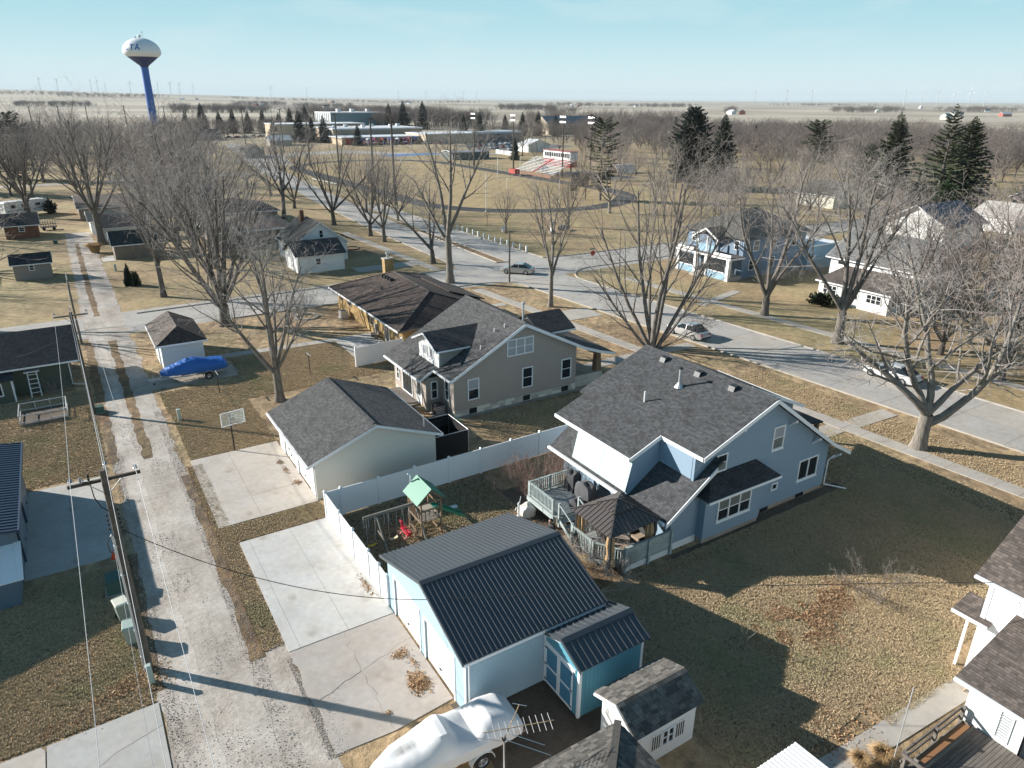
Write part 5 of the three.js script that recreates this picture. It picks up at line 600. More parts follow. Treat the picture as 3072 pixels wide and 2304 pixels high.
single('paper_scrap', mb().plate(V(16.3, .05, -33.6), V(17.0, .04, -33.5), V(16.9, .09, -33.1), V(16.2, .07, -33.2), .01), M.white, 'crumpled white scrap lying in the swing set yard', 'scrap');
// ---------------------------------------------------------------- the person by the deck steps
function blob(bones, lo, hi, cell, k) {
  const size = Math.max(hi[0] - lo[0], hi[1] - lo[1], hi[2] - lo[2]), n = Math.ceil(size / cell) + 2, c = lo.map((v, i) => (v + hi[i]) / 2), half = size / 2 * 1.04, mc = new MarchingCubes(n, new THREE.MeshStandardMaterial(), false, false, 60000); mc.isolation = 0; const p = V(0, 0, 0), ab = V(0, 0, 0), ap = V(0, 0, 0);
  for (let z = 0; z < n; z++) for (let y = 0; y < n; y++) for (let x = 0; x < n; x++) { p.set(c[0] + (x - n / 2) / (n / 2) * half, c[1] + (y - n / 2) / (n / 2) * half, c[2] + (z - n / 2) / (n / 2) * half); let s = 0; for (const [a, b, ra, rb, fl] of bones) { ab.subVectors(b, a); ap.subVectors(p, a); const t = clamp(ap.dot(ab) / ab.lengthSq(), 0, 1); ap.addScaledVector(ab, -t); if (fl) ap.z *= fl; s += Math.exp(-(ap.length() - lerp(ra, rb, t)) * k); } mc.field[x + y * n + z * n * n] = Math.log(Math.max(s, 1e-30)) / k; }
  mc.update(); const g = new THREE.BufferGeometry(), m = mc.count; g.setAttribute('position', new THREE.BufferAttribute(mc.positionArray.slice(0, m * 3), 3)); g.setAttribute('normal', new THREE.BufferAttribute(mc.normalArray.slice(0, m * 3), 3)); g.scale(half, half, half).translate(...c); g.setAttribute('uv', new THREE.BufferAttribute(new Float32Array(m * 2), 2)); return g;
}
{ // standing, leaning a little towards the yard, hand resting forward; figure faces -x
  const J = { hip: V(0, .95, 0), chest: V(-.05, 1.32, 0), neck: V(-.08, 1.5, 0), head: V(-.12, 1.64, 0) }, B = [];
  B.push([J.hip, J.chest, .15, .17, .8], [J.chest, J.neck, .12, .055], [J.neck, J.head, .055, .06], [V(-.115, 1.62, 0), V(-.125, 1.69, 0), .092, .098]);
  B.push([V(-.21, 1.63, 0), V(-.235, 1.615, 0), .02, .016]); for (const s of [-1, 1]) B.push([V(-.11, 1.65, s * .09), V(-.105, 1.63, s * .1), .018, .016], [V(-.05, 1.42, s * .12), V(-.05, 1.4, s * .19), .08, .07]);
  const arm = [[V(-.05, 1.4, .2), V(-.1, 1.12, .27), .058, .046], [V(-.1, 1.12, .27), V(-.34, 1.04, .24), .044, .03], [V(-.05, 1.4, -.2), V(-.02, 1.1, -.25), .058, .046], [V(-.02, 1.1, -.25), V(-.14, .86, -.24), .044, .03]]; B.push(...arm);
  for (const [w, d] of [[V(-.34, 1.04, .24), V(-1, -.15, 0)], [V(-.14, .86, -.24), V(-.45, -.9, 0)]]) { d.normalize(); const u = V(0, 0, 1), pm = w.clone().addScaledVector(d, .08); B.push([w, pm, .03, .034]); for (let f = 0; f < 4; f++) { const r = pm.clone().addScaledVector(u, (f - 1.5) * .019), L = [.065, .08, .075, .06][f], m = r.clone().addScaledVector(d, L * .55), e = m.clone().addScaledVector(d, L * .4).add(V(.012, -.02, 0)); B.push([r, m, .009, .009], [m, e, .009, .008]); } B.push([w.clone().addScaledVector(d, .03).addScaledVector(u, .03), w.clone().addScaledVector(d, .08).addScaledVector(u, .06), .012, .009]); }
  const legs = [[V(0, .92, .09), V(-.05, .5, .1), .095, .062], [V(-.05, .5, .1), V(.02, .09, .11), .06, .04], [V(0, .92, -.09), V(.08, .5, -.1), .095, .062], [V(.08, .5, -.1), V(.16, .09, -.1), .06, .04]]; B.push(...legs, [V(.03, .05, .11), V(-.17, .04, .12), .045, .035], [V(.17, .05, -.1), V(-.03, .04, -.1), .045, .035]);
  const skin = mat([.42, .24, .17], .6), o = new THREE.Mesh(blob(B, [-.6, -.02, -.55], [.5, 1.85, .55], .014, 55), skin); o.name = numbered('person'); tag(o, 'person in a black jacket standing at the foot of deck steps', 'person'); o.position.set(19.5, 0, -26.95); scene.add(o);
  const grow = (a, d) => a.map(([p, q, r, s, f]) => [p, q, r + d, s + d, f]); part(o, 'jacket', blob([...grow([[V(0, .86, 0), J.hip, .155, .155, .8], [J.hip, J.chest, .15, .17, .8], [J.chest, V(-.07, 1.47, 0), .12, .06]], .025), ...grow(arm, .022), [V(-.05, 1.42, .12), V(-.05, 1.4, .19), .1, .09], [V(-.05, 1.42, -.12), V(-.05, 1.4, -.19), .1, .09]], [-.6, .6, -.5], [.4, 1.6, .5], .02, 50), mat([.010, .010, .012], .7)); part(o, 'trousers', blob(grow(legs, .018).concat([[V(0, .95, -.06), V(0, .95, .06), .15, .15]]), [-.4, 0, -.4], [.4, 1.15, .4], .02, 45), mat([.02, .025, .035], .85));
  part(o, 'hair', blob([[V(-.085, 1.70, 0), V(-.07, 1.66, 0), .098, .095], [V(-.12, 1.75, 0), V(-.09, 1.73, 0), .07, .08]], [-.3, 1.5, -.25], [.15, 1.9, .25], .012, 60), mat([.02, .014, .01], .8)); for (const s of [-1, 1]) part(o, 'eye', mb().lathe([[0, -.006], [.009, 0], [0, .006]], 8).geo().rotateZ(PI / 2).translate(-.212, 1.66, s * .035), M.black); part(o, 'mouth', box(-.216, -.21, 1.575, 1.583, -.025, .025), mat([.3, .1, .08], .6)); for (const [x, z] of [[-.06, .115], [.08, -.1]]) part(o, 'shoe', mb().tube([V(x + .12, .06, z), V(x, .055, z), V(x - .14, .04, z)], [.05, .056, .04], 10), M.black);
}
// ---------------------------------------------------------------- poles, wires, boxes
function insulator(parent, x, y, z, m = mat([.16, .20, .26], .2)) { const g = sub(parent, 'insulator', [x, y, z]); part(g, 'pin', mb().tube([V(0, -.06, 0), V(0, .1, 0)], .014, 6), M.galv); part(g, 'bell', mb().lathe([[0, .24], [.04, .23], [.035, .19], [.075, .17], [.05, .13], [.085, .1], [.03, .08], [0, .08]], 12), m); }
{
  const g = thing('utility_pole', 'weathered utility pole with crossarm and conduit, nearest beside the alley', 'utility pole', [-.59, 0, -28.6]); part(g, 'pole', mb().tube([V(0, -.3, 0), V(0, 3, 0), V(0, 6.5, 0), V(0, 9.75, 0)], [.17, .16, .14, .12], 14).geo(.9), M.poleWood);
  part(g, 'crossarm', mb().bar(V(-1.25, 9.25, -.17), V(1.25, 9.25, -.17), .1, .12), M.armWood); for (const s of [-1, 1]) part(g, 'brace', mb().bar(V(s * .6, 9.19, -.17), V(s * .05, 8.65, -.14), .012, .04), M.galv); for (const x of [-1.12, 1.1]) insulator(g, x, 9.36, -.17); insulator(g, .13, 9.85, -.02); part(g, 'pole_bracket', box(.08, .16, 9.5, 9.86, -.06, -.02), M.galv);
  const c = sub(g, 'fuse_cutout', [-.8, 9.2, -.27]); part(c, 'porcelain', mb().lathe([[0, .3], [.05, .28], [.03, .22], [.055, .18], [.03, .12], [.055, .08], [.03, .02], [0, 0]], 10), mat([.35, .38, .42], .25)); part(c, 'barrel', mb().tube([V(.08, .3, 0), V(.1, -.05, 0)], .02, 6), M.steel); part(g, 'arrester', mb().lathe([[0, 9.62], [.03, 9.6], [.05, 9.5], [.03, 9.45], [.05, 9.38], [.03, 9.32], [0, 9.3]], 10, -.52, -.22), M.darkMetal);
  part(g, 'conduit', mb().tube([V(-.16, .05, .1), V(-.16, 6.6, .06)], .05, 8), M.galv); part(g, 'conduit_head', mb().tube([V(-.16, 6.6, .06), V(-.18, 6.85, .06), V(-.24, 6.9, .05)], .06, 8), M.galv); part(g, 'cable_loop', mb().tube([V(-.5, 9.2, -.2), V(-.47, 8.6, -.12), V(-.3, 8.15, -.06), V(-.1, 7.95, 0)], .022, 6), M.black); part(g, 'cable_loop', mb().tube([V(-.24, 6.9, .05), V(-.4, 6.6, .05), V(-.38, 6.2, .05), V(-.2, 6.0, .04)], .02, 6), M.black);
  for (let k = 0; k < 5; k++) { part(g, 'spool', mb().lathe([[0, .05], [.05, .045], [.03, 0], [.05, -.045], [0, -.05]], 8).geo().translate(.2, 7.15 + k * .2, .02), M.black); if (k < 4) part(g, 'spool', mb().lathe([[0, .05], [.05, .045], [.03, 0], [.05, -.045], [0, -.05]], 8).geo().translate(-.22, 7.2 + k * .2, .03), M.black); } for (let y = .8; y < 6.5; y += 1.4) part(g, 'strap', box(-.23, -.09, y, y + .04, .0, .17), M.galv);
}
{ const g = thing('utility_pole', 'weathered utility pole with crossarm in front of the dark green house', 'utility pole', [-.9, 0, -60.05]); part(g, 'pole', mb().tube([V(0, -.3, 0), V(0, 4, 0), V(0, 8.25, 0)], [.16, .14, .11], 12).geo(.9), M.poleWood); part(g, 'crossarm', mb().bar(V(-1.15, 7.95, -.15), V(1.1, 7.95, -.15), .1, .12), M.grayWood); for (const s of [-1, 1]) part(g, 'brace', mb().bar(V(s * .55, 7.89, -.15), V(s * .04, 7.4, -.12), .012, .04), M.galv); for (const x of [-1.05, 1.0]) insulator(g, x, 8.05, -.15); insulator(g, 0, 8.3, 0); }
{ const g = thing('utility_pole', 'slim bare wooden pole beside the cross street', 'utility pole', [-.85, 0, -80.2]); part(g, 'pole', mb().tube([V(0, -.3, 0), V(-.02, 3.5, 0), V(.0, 6.5, 0)], [.12, .1, .08], 10).geo(.9), M.grayWood); part(g, 'mast_sleeve', mb().tube([V(0, 5.6, 0), V(0, 7.1, 0)], .06, 8), M.galv); }
function wire(label, a, b, sag, r, m) { const n = 26, p = Array.from({ length: n + 1 }, (_, i) => { const t = i / n, v = a.clone().lerp(b, t); v.y -= 4 * sag * t * (1 - t); return v; }); single('overhead_wire', mb().tube(p, r, 5, false), m, label, 'wire', 'overhead wires along the alley'); }
const wm = mat([.55, .56, .57], .4, { metalness: .6 }), wb = M.black;
wire('bare power wire from the near pole, leftmost towards the foreground', V(-1.7, 9.6, -28.77), V(-1.7, 9.6, 4), .75, .009, wm); wire('bare power wire leaving the top pin of the near pole', V(-.46, 10.1, -28.62), V(-.3, 10.4, 4), .35, .009, wm); wire('bare power wire from the near pole, rightmost towards the foreground', V(.51, 9.6, -28.77), V(.55, 9.4, 4), 1.0, .009, wm);
wire('bare power wire between the two alley poles, on the left arm tips', V(-1.7, 9.6, -28.77), V(-1.95, 8.3, -60.2), .5, .009, wm); wire('bare power wire between the two alley poles, along the pole tops', V(-.46, 10.1, -28.62), V(-.9, 8.55, -60.05), .5, .009, wm); wire('bare power wire between the two alley poles, on the right arm tips', V(.51, 9.6, -28.77), V(.1, 8.3, -60.2), .5, .009, wm); wire('twisted low cable strung between the two alley poles', V(-.6, 7.0, -28.6), V(-.9, 6.3, -60.05), .7, .016, wm); wire('thin guy cable hanging low beside the near pole', V(-.8, 6.4, -28.6), V(-1.0, 2.0, -16), .2, .008, wm);
wire('black service cable from near pole to the light blue garage', V(-.4, 7.0, -28.6), V(9.7, 4.0, -21.8), .9, .016, wb); wire('black service cable crossing the light blue garage roof to the white house', V(9.7, 4.0, -21.8), V(29.6, 5.0, -9.4), -.2, .014, M.darkMetal); wire('black service cable from far pole to the small hip-roofed garage', V(-.8, 6.0, -60.1), V(4.72, 2.7, -67.0), .3, .014, wb); wire('black cable from the far pole over the dark green house', V(-.9, 7.0, -60.05), V(-5.6, 3.1, -68), .3, .012, wb); wire('bare power wire running on from the far pole to the street pole', V(-.9, 8.5, -60.05), V(-.85, 6.9, -80.2), .3, .009, wm);
for (const [i, [x, z, h, w, t]] of [[-.55, -27.62, .98, .2, .1], [4.62, -55.4, .92, .24, 0], [4.9, -114.2, 1.0, .3, 0]].entries()) { const g = thing('utility_pedestal', ['pale green utility pedestal leaning at the foot of near pole', 'pale grey utility pedestal on the lawn before the tree', 'pale utility pedestal on the verge across the street'][i], 'pedestal', [x, 0, z], 0, 'utility pedestals'); g.rotation.z = t * .6; part(g, 'body', box(-w / 2, w / 2, 0, h - .05, -w / 2, w / 2), M.greenBoxPale); part(g, 'cap', mb().hex([V(-w / 2 - .02, h - .049, -w / 2 - .02), V(w / 2 + .02, h - .049, -w / 2 - .02), V(w / 2 + .02, h - .049, w / 2 + .02), V(-w / 2 - .02, h - .049, w / 2 + .02), V(-w / 2, h, -w / 2), V(w / 2, h, -w / 2), V(w / 2, h, w / 2), V(-w / 2, h, w / 2)]), M.greenBoxPale); }
for (const [x, z, s, l] of [[-1.25, -35.2, 1.25, 'large green utility transformer cabinet in shade beside the near pole'], [-.45, -60.2, .8, 'dark green utility cabinet at the foot of the far pole'], [-1.9, -141.7, .9, 'dark green utility cabinet beside the far alley']]) { const g = thing('utility_cabinet', l, 'cabinet', [x, 0, z], 0, 'green utility cabinets'); g.scale.setScalar(s); part(g, 'pad', box(-.45, .45, 0, .06, -.4, .4), M.walk); part(g, 'case', mb().hex([V(-.38, .061, -.34), V(.38, .061, -.34), V(.38, .061, .34), V(-.38, .061, .34), V(-.36, .72, -.32), V(.36, .72, -.32), V(.36, .66, .3), V(-.36, .66, .3)]), M.greenBox); part(g, 'lid_lip', box(-.39, .39, .60, .63, .30, .36), M.greenBox); }
function bin(x, z, t, label, lid, body) { const g = thing('wheeled_bin', label, 'wheeled bin', [x, 0, z], t, 'wheeled bins by the pole'); part(g, 'body', mb().hex([V(-.22, .08, -.24), V(.22, .08, -.24), V(.22, .08, .24), V(-.22, .08, .24), V(-.29, .98, -.34), V(.29, .98, -.34), V(.29, .98, .33), V(-.29, .98, .33)]), body); part(g, 'lid', mb().hex([V(-.31, .985, -.38), V(.31, .985, -.38), V(.31, .985, .36), V(-.31, .985, .36), V(-.27, 1.07, -.3), V(.27, 1.07, -.3), V(.27, 1.05, .3), V(-.27, 1.05, .3)]), lid); part(g, 'handle', mb().tube([V(-.25, .98, -.34), V(-.25, 1.0, -.45), V(.25, 1.0, -.45), V(.25, .98, -.34)], .02, 6), body); for (const s of [-1, 1]) part(g, 'wheel', mb().lathe([[0, -.03], [.12, -.03], [.12, .03], [0, .03]], 14).geo().rotateZ(PI / 2).translate(s * .26, .12, -.28), M.rubber); }
bin(-1.2, -32.7, .2, 'wheeled bin with cream lid, farther of two behind the pole', M.cream, mat([.22, .26, .23], .6)); bin(-1.0, -30.75, -.1, 'wheeled bin with pale green lid, closer of two beside the pole', M.greenBoxPale, mat([.30, .36, .32], .6));
{ const g = thing('traffic_cone', 'small orange marker cone at the garage apron edge', 'cone', [-1.2, .0, -38.3]); part(g, 'base', box(-.15, .15, 0, .03, -.15, .15), M.orange); part(g, 'cone', mb().lathe([[.11, .03], [.03, .45], [0, .46]], 12), M.orange); }
// basketball hoop
{ const g = thing('basketball_hoop', 'basketball hoop with clear backboard on a black post', 'basketball hoop', [7.08, 0, -47.95], .15); part(g, 'post', mb().tube([V(0, 0, 0), V(0, 2.9, 0)], .055, 8), M.black); part(g, 'arm', mb().bar(V(0, 2.7, 0), V(0, 2.75, .6), .06, .08), M.black); part(g, 'arm', mb().bar(V(0, 2.4, 0), V(0, 2.6, .6), .05, .06), M.black); const b = sub(g, 'backboard', [0, 2.75, .62]); part(b, 'frame', ringGeo(1.6, 1.0, .05, -.02, .03), M.white); part(b, 'pane', box(-.75, .75, -.45, .45, -.005, .005), mat([.9, .95, .95], .05, { phys: true, transmission: .9, thickness: 0 })); part(b, 'target', ringGeo(.55, .42, .04, .006, .012).translate(0, -.08, 0), M.white); part(g, 'rim', new THREE.TorusGeometry(.23, .012, 6, 20).rotateX(PI / 2).translate(0, 2.45, .9), M.red); }
// clothes line posts
for (const [i, [x, z]] of [[8.3, -59.4], [16.16, -60.05]].entries()) { const g = thing('clothesline_post', ['dark T-shaped clothesline post near the blue tarped boat', 'dark T-shaped clothesline post near the white vinyl screen'][i], 'clothesline post', [x, 0, z], 0, 'clothesline posts'); part(g, 'post', mb().tube([V(0, 0, 0), V(0, 1.85, 0)], .04, 8), M.darkMetal); part(g, 'arm', mb().bar(V(0, 1.85, -.55), V(0, 1.85, .55), .05, .05), M.galv); }
// leaf drifts, one leaf each, too many to count
{
  const R = RNG(12), shp = mb().tri(V(-.035, 0, 0), V(0, .006, .022), V(.045, .002, 0)).tri(V(-.035, 0, 0), V(.045, .002, 0), V(0, .004, -.022)).geo(), spots = [[9.0, -21.7, .42, .55, 900, .07], [9.0, -23.7, .35, .3, 160, .02], [9.3, -22.9, .2, .6, 60, .01], [9.45, -29, .2, .9, 110, .02], [9.3, -44.5, .2, .35, 90, .02], [9.35, -43.2, .2, .5, 70, .02], [9.5, -41.2, .25, .35, 110, .02], [7.3, -20.9, .15, .1, 25, .02], [26.4, -15.7, 2.7, 1.5, 11000, .06], [29, -15.9, 1.9, 1.1, 5200, .05], [24.6, -15.6, 1.4, 1.2, 2600, .02], [-1.8, -27.9, 1.6, 1.0, 1500, .03], [-3.2, -27.0, 1.5, .7, 900, .02], [22.5, -29.6, 1.4, .9, 400, .02], [19.6, -28.6, 1.0, 1.3, 1400, .03], [-3.6, -60.5, 2.2, 2.2, 1800, .02], [18, -10.9, 3, .4, 900, .02], [21, -11.2, 3.6, 2, 2200, .01], [3.9, -126, .8, 1.5, 300, .02], [24, -21.9, 3.5, .3, 900, .02], [7.5, -15.3, 1.6, .8, 700, .02], [10.8, -20.6, .2, .2, 30, .02]], n = spots.reduce((s, q) => s + q[4], 0), im = new THREE.InstancedMesh(shp, mat([1, 1, 1], .9), n), m4 = new THREE.Matrix4(), q = new THREE.Quaternion(), e = new THREE.Euler(), tones = [[.36, .20, .10], [.46, .30, .16], [.24, .14, .07], [.52, .38, .22], [.40, .23, .13]]; let i = 0;
  for (const [x, z, rx, rz, k, h] of spots) for (let j = 0; j < k; j++) { let a, d, t = 0; do { a = R() * 2 * PI; d = Math.sqrt(-Math.log(1 - R() * .985)) * .75; } while (rx > .8 && fbm((x + Math.cos(a) * d * rx) * .9, (z + Math.sin(a) * d * rz) * .9, 97, 3) < .36 + d * .16 && ++t < 8); const s = .7 + R() * R() * 1.9; q.setFromEuler(e.set((R() - .5) * 1.5, R() * 6.3, (R() - .5) * 1.5)); const core = Math.max(0, 1 - d); m4.compose(V(x + Math.cos(a) * d * rx, .03 + (x < 10 && x > 4.5 && z < -20 ? .035 : 0) + R() * h * (.3 + core), z + Math.sin(a) * d * rz), q, V(s, s, s)); im.setMatrixAt(i, m4); im.setColorAt(i++, lin(...tones[Math.floor(R() * 5)])); }
  stuff(im, 'fallen_leaves', 'brown fallen leaves drifted over lawn, beds and slabs', 'leaves');
}
// turf: short dry blades over the nearest lawns
{
  const R = RNG(21), bl = mb(); for (let k = 0; k < 5; k++) { const a = k * 1.257, c = V(Math.cos(a), 0, Math.sin(a)), s = V(-c.z, 0, c.x).multiplyScalar(.016), o = c.clone().multiplyScalar(.012); bl.tri(o.clone().sub(s), o.clone().add(s), c.clone().multiplyScalar(.045 + .02 * (k % 2)).setY(.045 + .014 * (k % 3))); }
  const zones = [[-9, -.6, -37.6, -26.4, 36000], [3.85, 4.75, -47, -27, 7000], [4, 10, -38.2, -36.3, 5000], [17.2, 44, -22.5, -10.9, 120000], [24, 29.4, -10.9, -9.9, 3500], [39.6, 46.2, -44, -14, 24000], [24, 44, -43.8, -36.6, 22000], [4.2, 10, -57, -48, 12000], [-9, -.7, -66, -49, 26000], [48, 52, -40, -14, 9000], [10.4, 20, -35.8, -27, 14000], [4, 22, -68, -57, 30000], [30, 43, -66, -54.5, 12000]], n = zones.reduce((s, q) => s + q[4], 0), im = new THREE.InstancedMesh(bl.geo(), mat([1, 1, 1], .95), n), m4 = new THREE.Matrix4(), q = new THREE.Quaternion(), e = new THREE.Euler(), hid = (x, z) => (x > 24.4 && x < 38 && z < -22.7 && z > -33) || (x < 11 && x > 3.2 && z < -62 && z > -75); let i = 0;
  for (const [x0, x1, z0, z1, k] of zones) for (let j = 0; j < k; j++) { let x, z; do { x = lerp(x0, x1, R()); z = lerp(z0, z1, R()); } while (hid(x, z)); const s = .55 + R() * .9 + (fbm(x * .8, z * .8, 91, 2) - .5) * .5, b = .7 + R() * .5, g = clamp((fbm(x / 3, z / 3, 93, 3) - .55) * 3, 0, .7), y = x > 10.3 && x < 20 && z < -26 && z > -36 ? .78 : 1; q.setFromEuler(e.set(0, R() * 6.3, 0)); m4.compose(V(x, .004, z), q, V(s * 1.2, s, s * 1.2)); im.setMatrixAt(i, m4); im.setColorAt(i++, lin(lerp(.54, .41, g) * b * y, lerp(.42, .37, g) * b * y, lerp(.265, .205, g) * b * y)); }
  stuff(im, 'grass', 'short dry tan winter grass over the lawns', 'grass');
}
// ---------------------------------------------------------------- generic gabled house
// ridge along 'x' or 'z'; walls, two roof planes, bargeboards, windows given as [face, x, y, z, w, h, opts]
function house(name, label, cat, o) {
  const g = thing(name, label, cat, [0, 0, 0], 0, o.group), { x0, x1, z0, z1, e, r, ax, wall, roof } = o, ov = o.ov ?? .4, mx = (x0 + x1) / 2, mz = (z0 + z1) / 2, k = (r - e) / ((ax === 'x' ? z1 - z0 : x1 - x0) / 2), lo = e - k * ov;
  if (ax === 'x') { for (const x of [x0, x1 - .12]) part(g, 'wall', mb().poly([[z0, 0], [z1, 0], [z1, e - .02], [mz, r - .1], [z0, e - .02]], null, 'x', x, x + .12), wall); part(g, 'wall', box(x0 + .12, x1 - .12, 0, e - .02, z1 - .12, z1), wall); part(g, 'wall', box(x0 + .12, x1 - .12, 0, e - .02, z0, z0 + .12), wall); part(g, 'roof', mb().plate(V(x0 - ov, lo, z1 + ov), V(x1 + ov, lo, z1 + ov), V(x1 + ov, r, mz), V(x0 - ov, r, mz), .12), roof); part(g, 'roof', mb().plate(V(x1 + ov, lo, z0 - ov), V(x0 - ov, lo, z0 - ov), V(x0 - ov, r, mz), V(x1 + ov, r, mz), .12), roof); for (const x of [x0 - ov - .03, x1 + ov]) part(g, 'bargeboard', mb().poly([[z0 - ov, lo], [mz, r], [z1 + ov, lo], [z1 + ov, lo - .18], [mz, r - .18], [z0 - ov, lo - .18]], null, 'x', x, x + .03), M.trim); for (const z of [z0 - ov - .04, z1 + ov]) part(g, 'gutter', box(x0 - ov, x1 + ov, lo - .15, lo - .02, z, z + .04), M.trim); }
  else { for (const z of [z0, z1 - .12]) part(g, 'wall', mb().poly([[x0, 0], [x1, 0], [x1, e - .02], [mx, r - .1], [x0, e - .02]], null, 'z', z, z + .12), wall); part(g, 'wall', box(x0, x0 + .12, 0, e - .02, z0 + .12, z1 - .12), wall); part(g, 'wall', box(x1 - .12, x1, 0, e - .02, z0 + .12, z1 - .12), wall); part(g, 'roof', mb().plate(V(x0 - ov, lo, z0 - ov), V(x0 - ov, lo, z1 + ov), V(mx, r, z1 + ov), V(mx, r, z0 - ov), .12), roof); part(g, 'roof', mb().plate(V(x1 + ov, lo, z1 + ov), V(x1 + ov, lo, z0 - ov), V(mx, r, z0 - ov), V(mx, r, z1 + ov), .12), roof); for (const z of [z0 - ov - .03, z1 + ov]) part(g, 'bargeboard', mb().poly([[x0 - ov, lo], [mx, r], [x1 + ov, lo], [x1 + ov, lo - .18], [mx, r - .18], [x0 - ov, lo - .18]], null, 'z', z, z + .03), M.trim); for (const x of [x0 - ov - .04, x1 + ov]) part(g, 'gutter', box(x, x + .04, lo - .15, lo - .02, z0 - ov, z1 + ov), M.trim); }
  for (const w of o.wins || []) win(g, ...w); if (o.chim) { const [x, z, y, m] = o.chim; part(g, 'chimney', box(x - .3, x + .3, e, y, z - .3, z + .3), m || M.brickRed); } return g;
}
function hipHouse(name, label, cat, o) { const g = thing(name, label, cat, [0, 0, 0], 0, o.group), { x0, x1, z0, z1, e, r, wall, roof } = o, ov = o.ov ?? .5, w = x1 - x0, d = z1 - z0, h = Math.min(w, d) / 2; walls(g, x0, x1, z0, z1, 0, e, wall); const A = V(x0 - ov, e, z0 - ov), B = V(x1 + ov, e, z0 - ov), C = V(x1 + ov, e, z1 + ov), D = V(x0 - ov, e, z1 + ov), p = w > d ? V(x0 + h, r, z0 + h) : V(x0 + h, r, z0 + h), q = w > d ? V(x1 - h, r, z1 - h) : V(x1 - h, r, z1 - h); if (w > d) { part(g, 'roof', mb().plate(D, C, q, p, .1), roof); part(g, 'roof', mb().plate(B, A, p, q, .1), roof); part(g, 'roof', mb().plate3(A, D, p, .1), roof); part(g, 'roof', mb().plate3(C, B, q, .1), roof); } else { part(g, 'roof', mb().plate(A, D, q, p, .1), roof); part(g, 'roof', mb().plate(C, B, p, q, .1), roof); part(g, 'roof', mb().plate3(B, A, p, .1), roof); part(g, 'roof', mb().plate3(D, C, q, .1), roof); } part(g, 'fascia', mb().poly([[x0 - ov - .03, z0 - ov - .03], [x1 + ov + .03, z0 - ov - .03], [x1 + ov + .03, z1 + ov + .03], [x0 - ov - .03, z1 + ov + .03]], [[[x0 - ov, z0 - ov], [x1 + ov, z0 - ov], [x1 + ov, z1 + ov], [x0 - ov, z1 + ov]]], 'y', e - .2, e), M.trim); for (const v of o.wins || []) win(g, ...v); return g; }
// dark green house on the left
{
  const g = house('green_house', 'dark green cottage with black shingle roof left of the alley', 'house', { x0: -16, x1: -1.95, z0: -73.7, z1: -67.4, e: 2.95, r: 4.6, ax: 'x', wall: M.greenWall, roof: M.shDark, ov: .75 });
  part(g, 'lean_to_wall', box(-11, -6.1, 0, 1.9, -67.39, -66.0), M.greenWall); part(g, 'lean_to_roof', mb().plate(V(-11.3, 2.0, -65.7), V(-5.9, 2.0, -65.7), V(-5.9, 2.35, -67.38), V(-11.3, 2.35, -67.38), .1), M.shDark); win(g, 'S', -7.2, 1.2, -66.0, .9, 1.1, { rows: 1 }); win(g, 'E', -6.1, 1.2, -66.7, .8, 1.1, { rows: 1 }); part(g, 'downspout', mb().tube([V(-1.9, 2.5, -66.75), V(-2.0, 2.2, -67.3), V(-2.0, .3, -67.3), V(-.9, .15, -67.0)], .045, 6), M.trim); part(g, 'corner_trim', box(-6.12, -6.0, 0, 1.9, -66.12, -65.98), M.trim);
}
{ const g = thing('wooden_ladder_stand', 'white wooden ladder stand leaning against the dark green cottage', 'ladder', [-4.65, 0, -66.75]); for (const s of [-.35, .35]) part(g, 'rail', mb().bar(V(s, 0, .35), V(s * .9, 2.1, -.25), .07, .09), M.white); for (let k = 1; k < 6; k++) part(g, 'rung', mb().bar(V(-.34, k * .36, .35 - k * .1), V(.34, k * .36, .35 - k * .1), .06, .05), M.white); part(g, 'shelf', box(-.55, .55, 2.05, 2.12, -.6, .1), M.white); }
{ const g = thing('raised_bed_frame', 'pipe-framed raised vegetable bed on the lawn left of the alley', 'raised bed'), p = (a, b) => part(g, 'pipe', mb().tube([a, b], .035, 6), M.galv); const x0 = -5.7, x1 = -2.6, z0 = -62.9, z1 = -60.2; for (const y of [.3, .85]) { p(V(x0, y, z0), V(x1, y, z0)); p(V(x0, y, z1), V(x1, y, z1)); p(V(x0, y, z0), V(x0, y, z1)); p(V(x1, y, z0), V(x1, y, z1)); } for (const x of [x0, -4.7, -3.7, x1]) for (const z of [z0, z1]) p(V(x, 0, z), V(x, .9, z)); part(g, 'board', box(x0 + .06, x1 - .06, 0, .22, z1 + .05, z1 + .09), M.grayWood); part(g, 'board', box(x0 + .06, x1 - .06, 0, .22, z0 - .09, z0 - .05), M.grayWood); part(g, 'soil', box(x0 + .06, x1 - .06, 0, .16, z0 - .04, z1 + .04), M.dirt); }
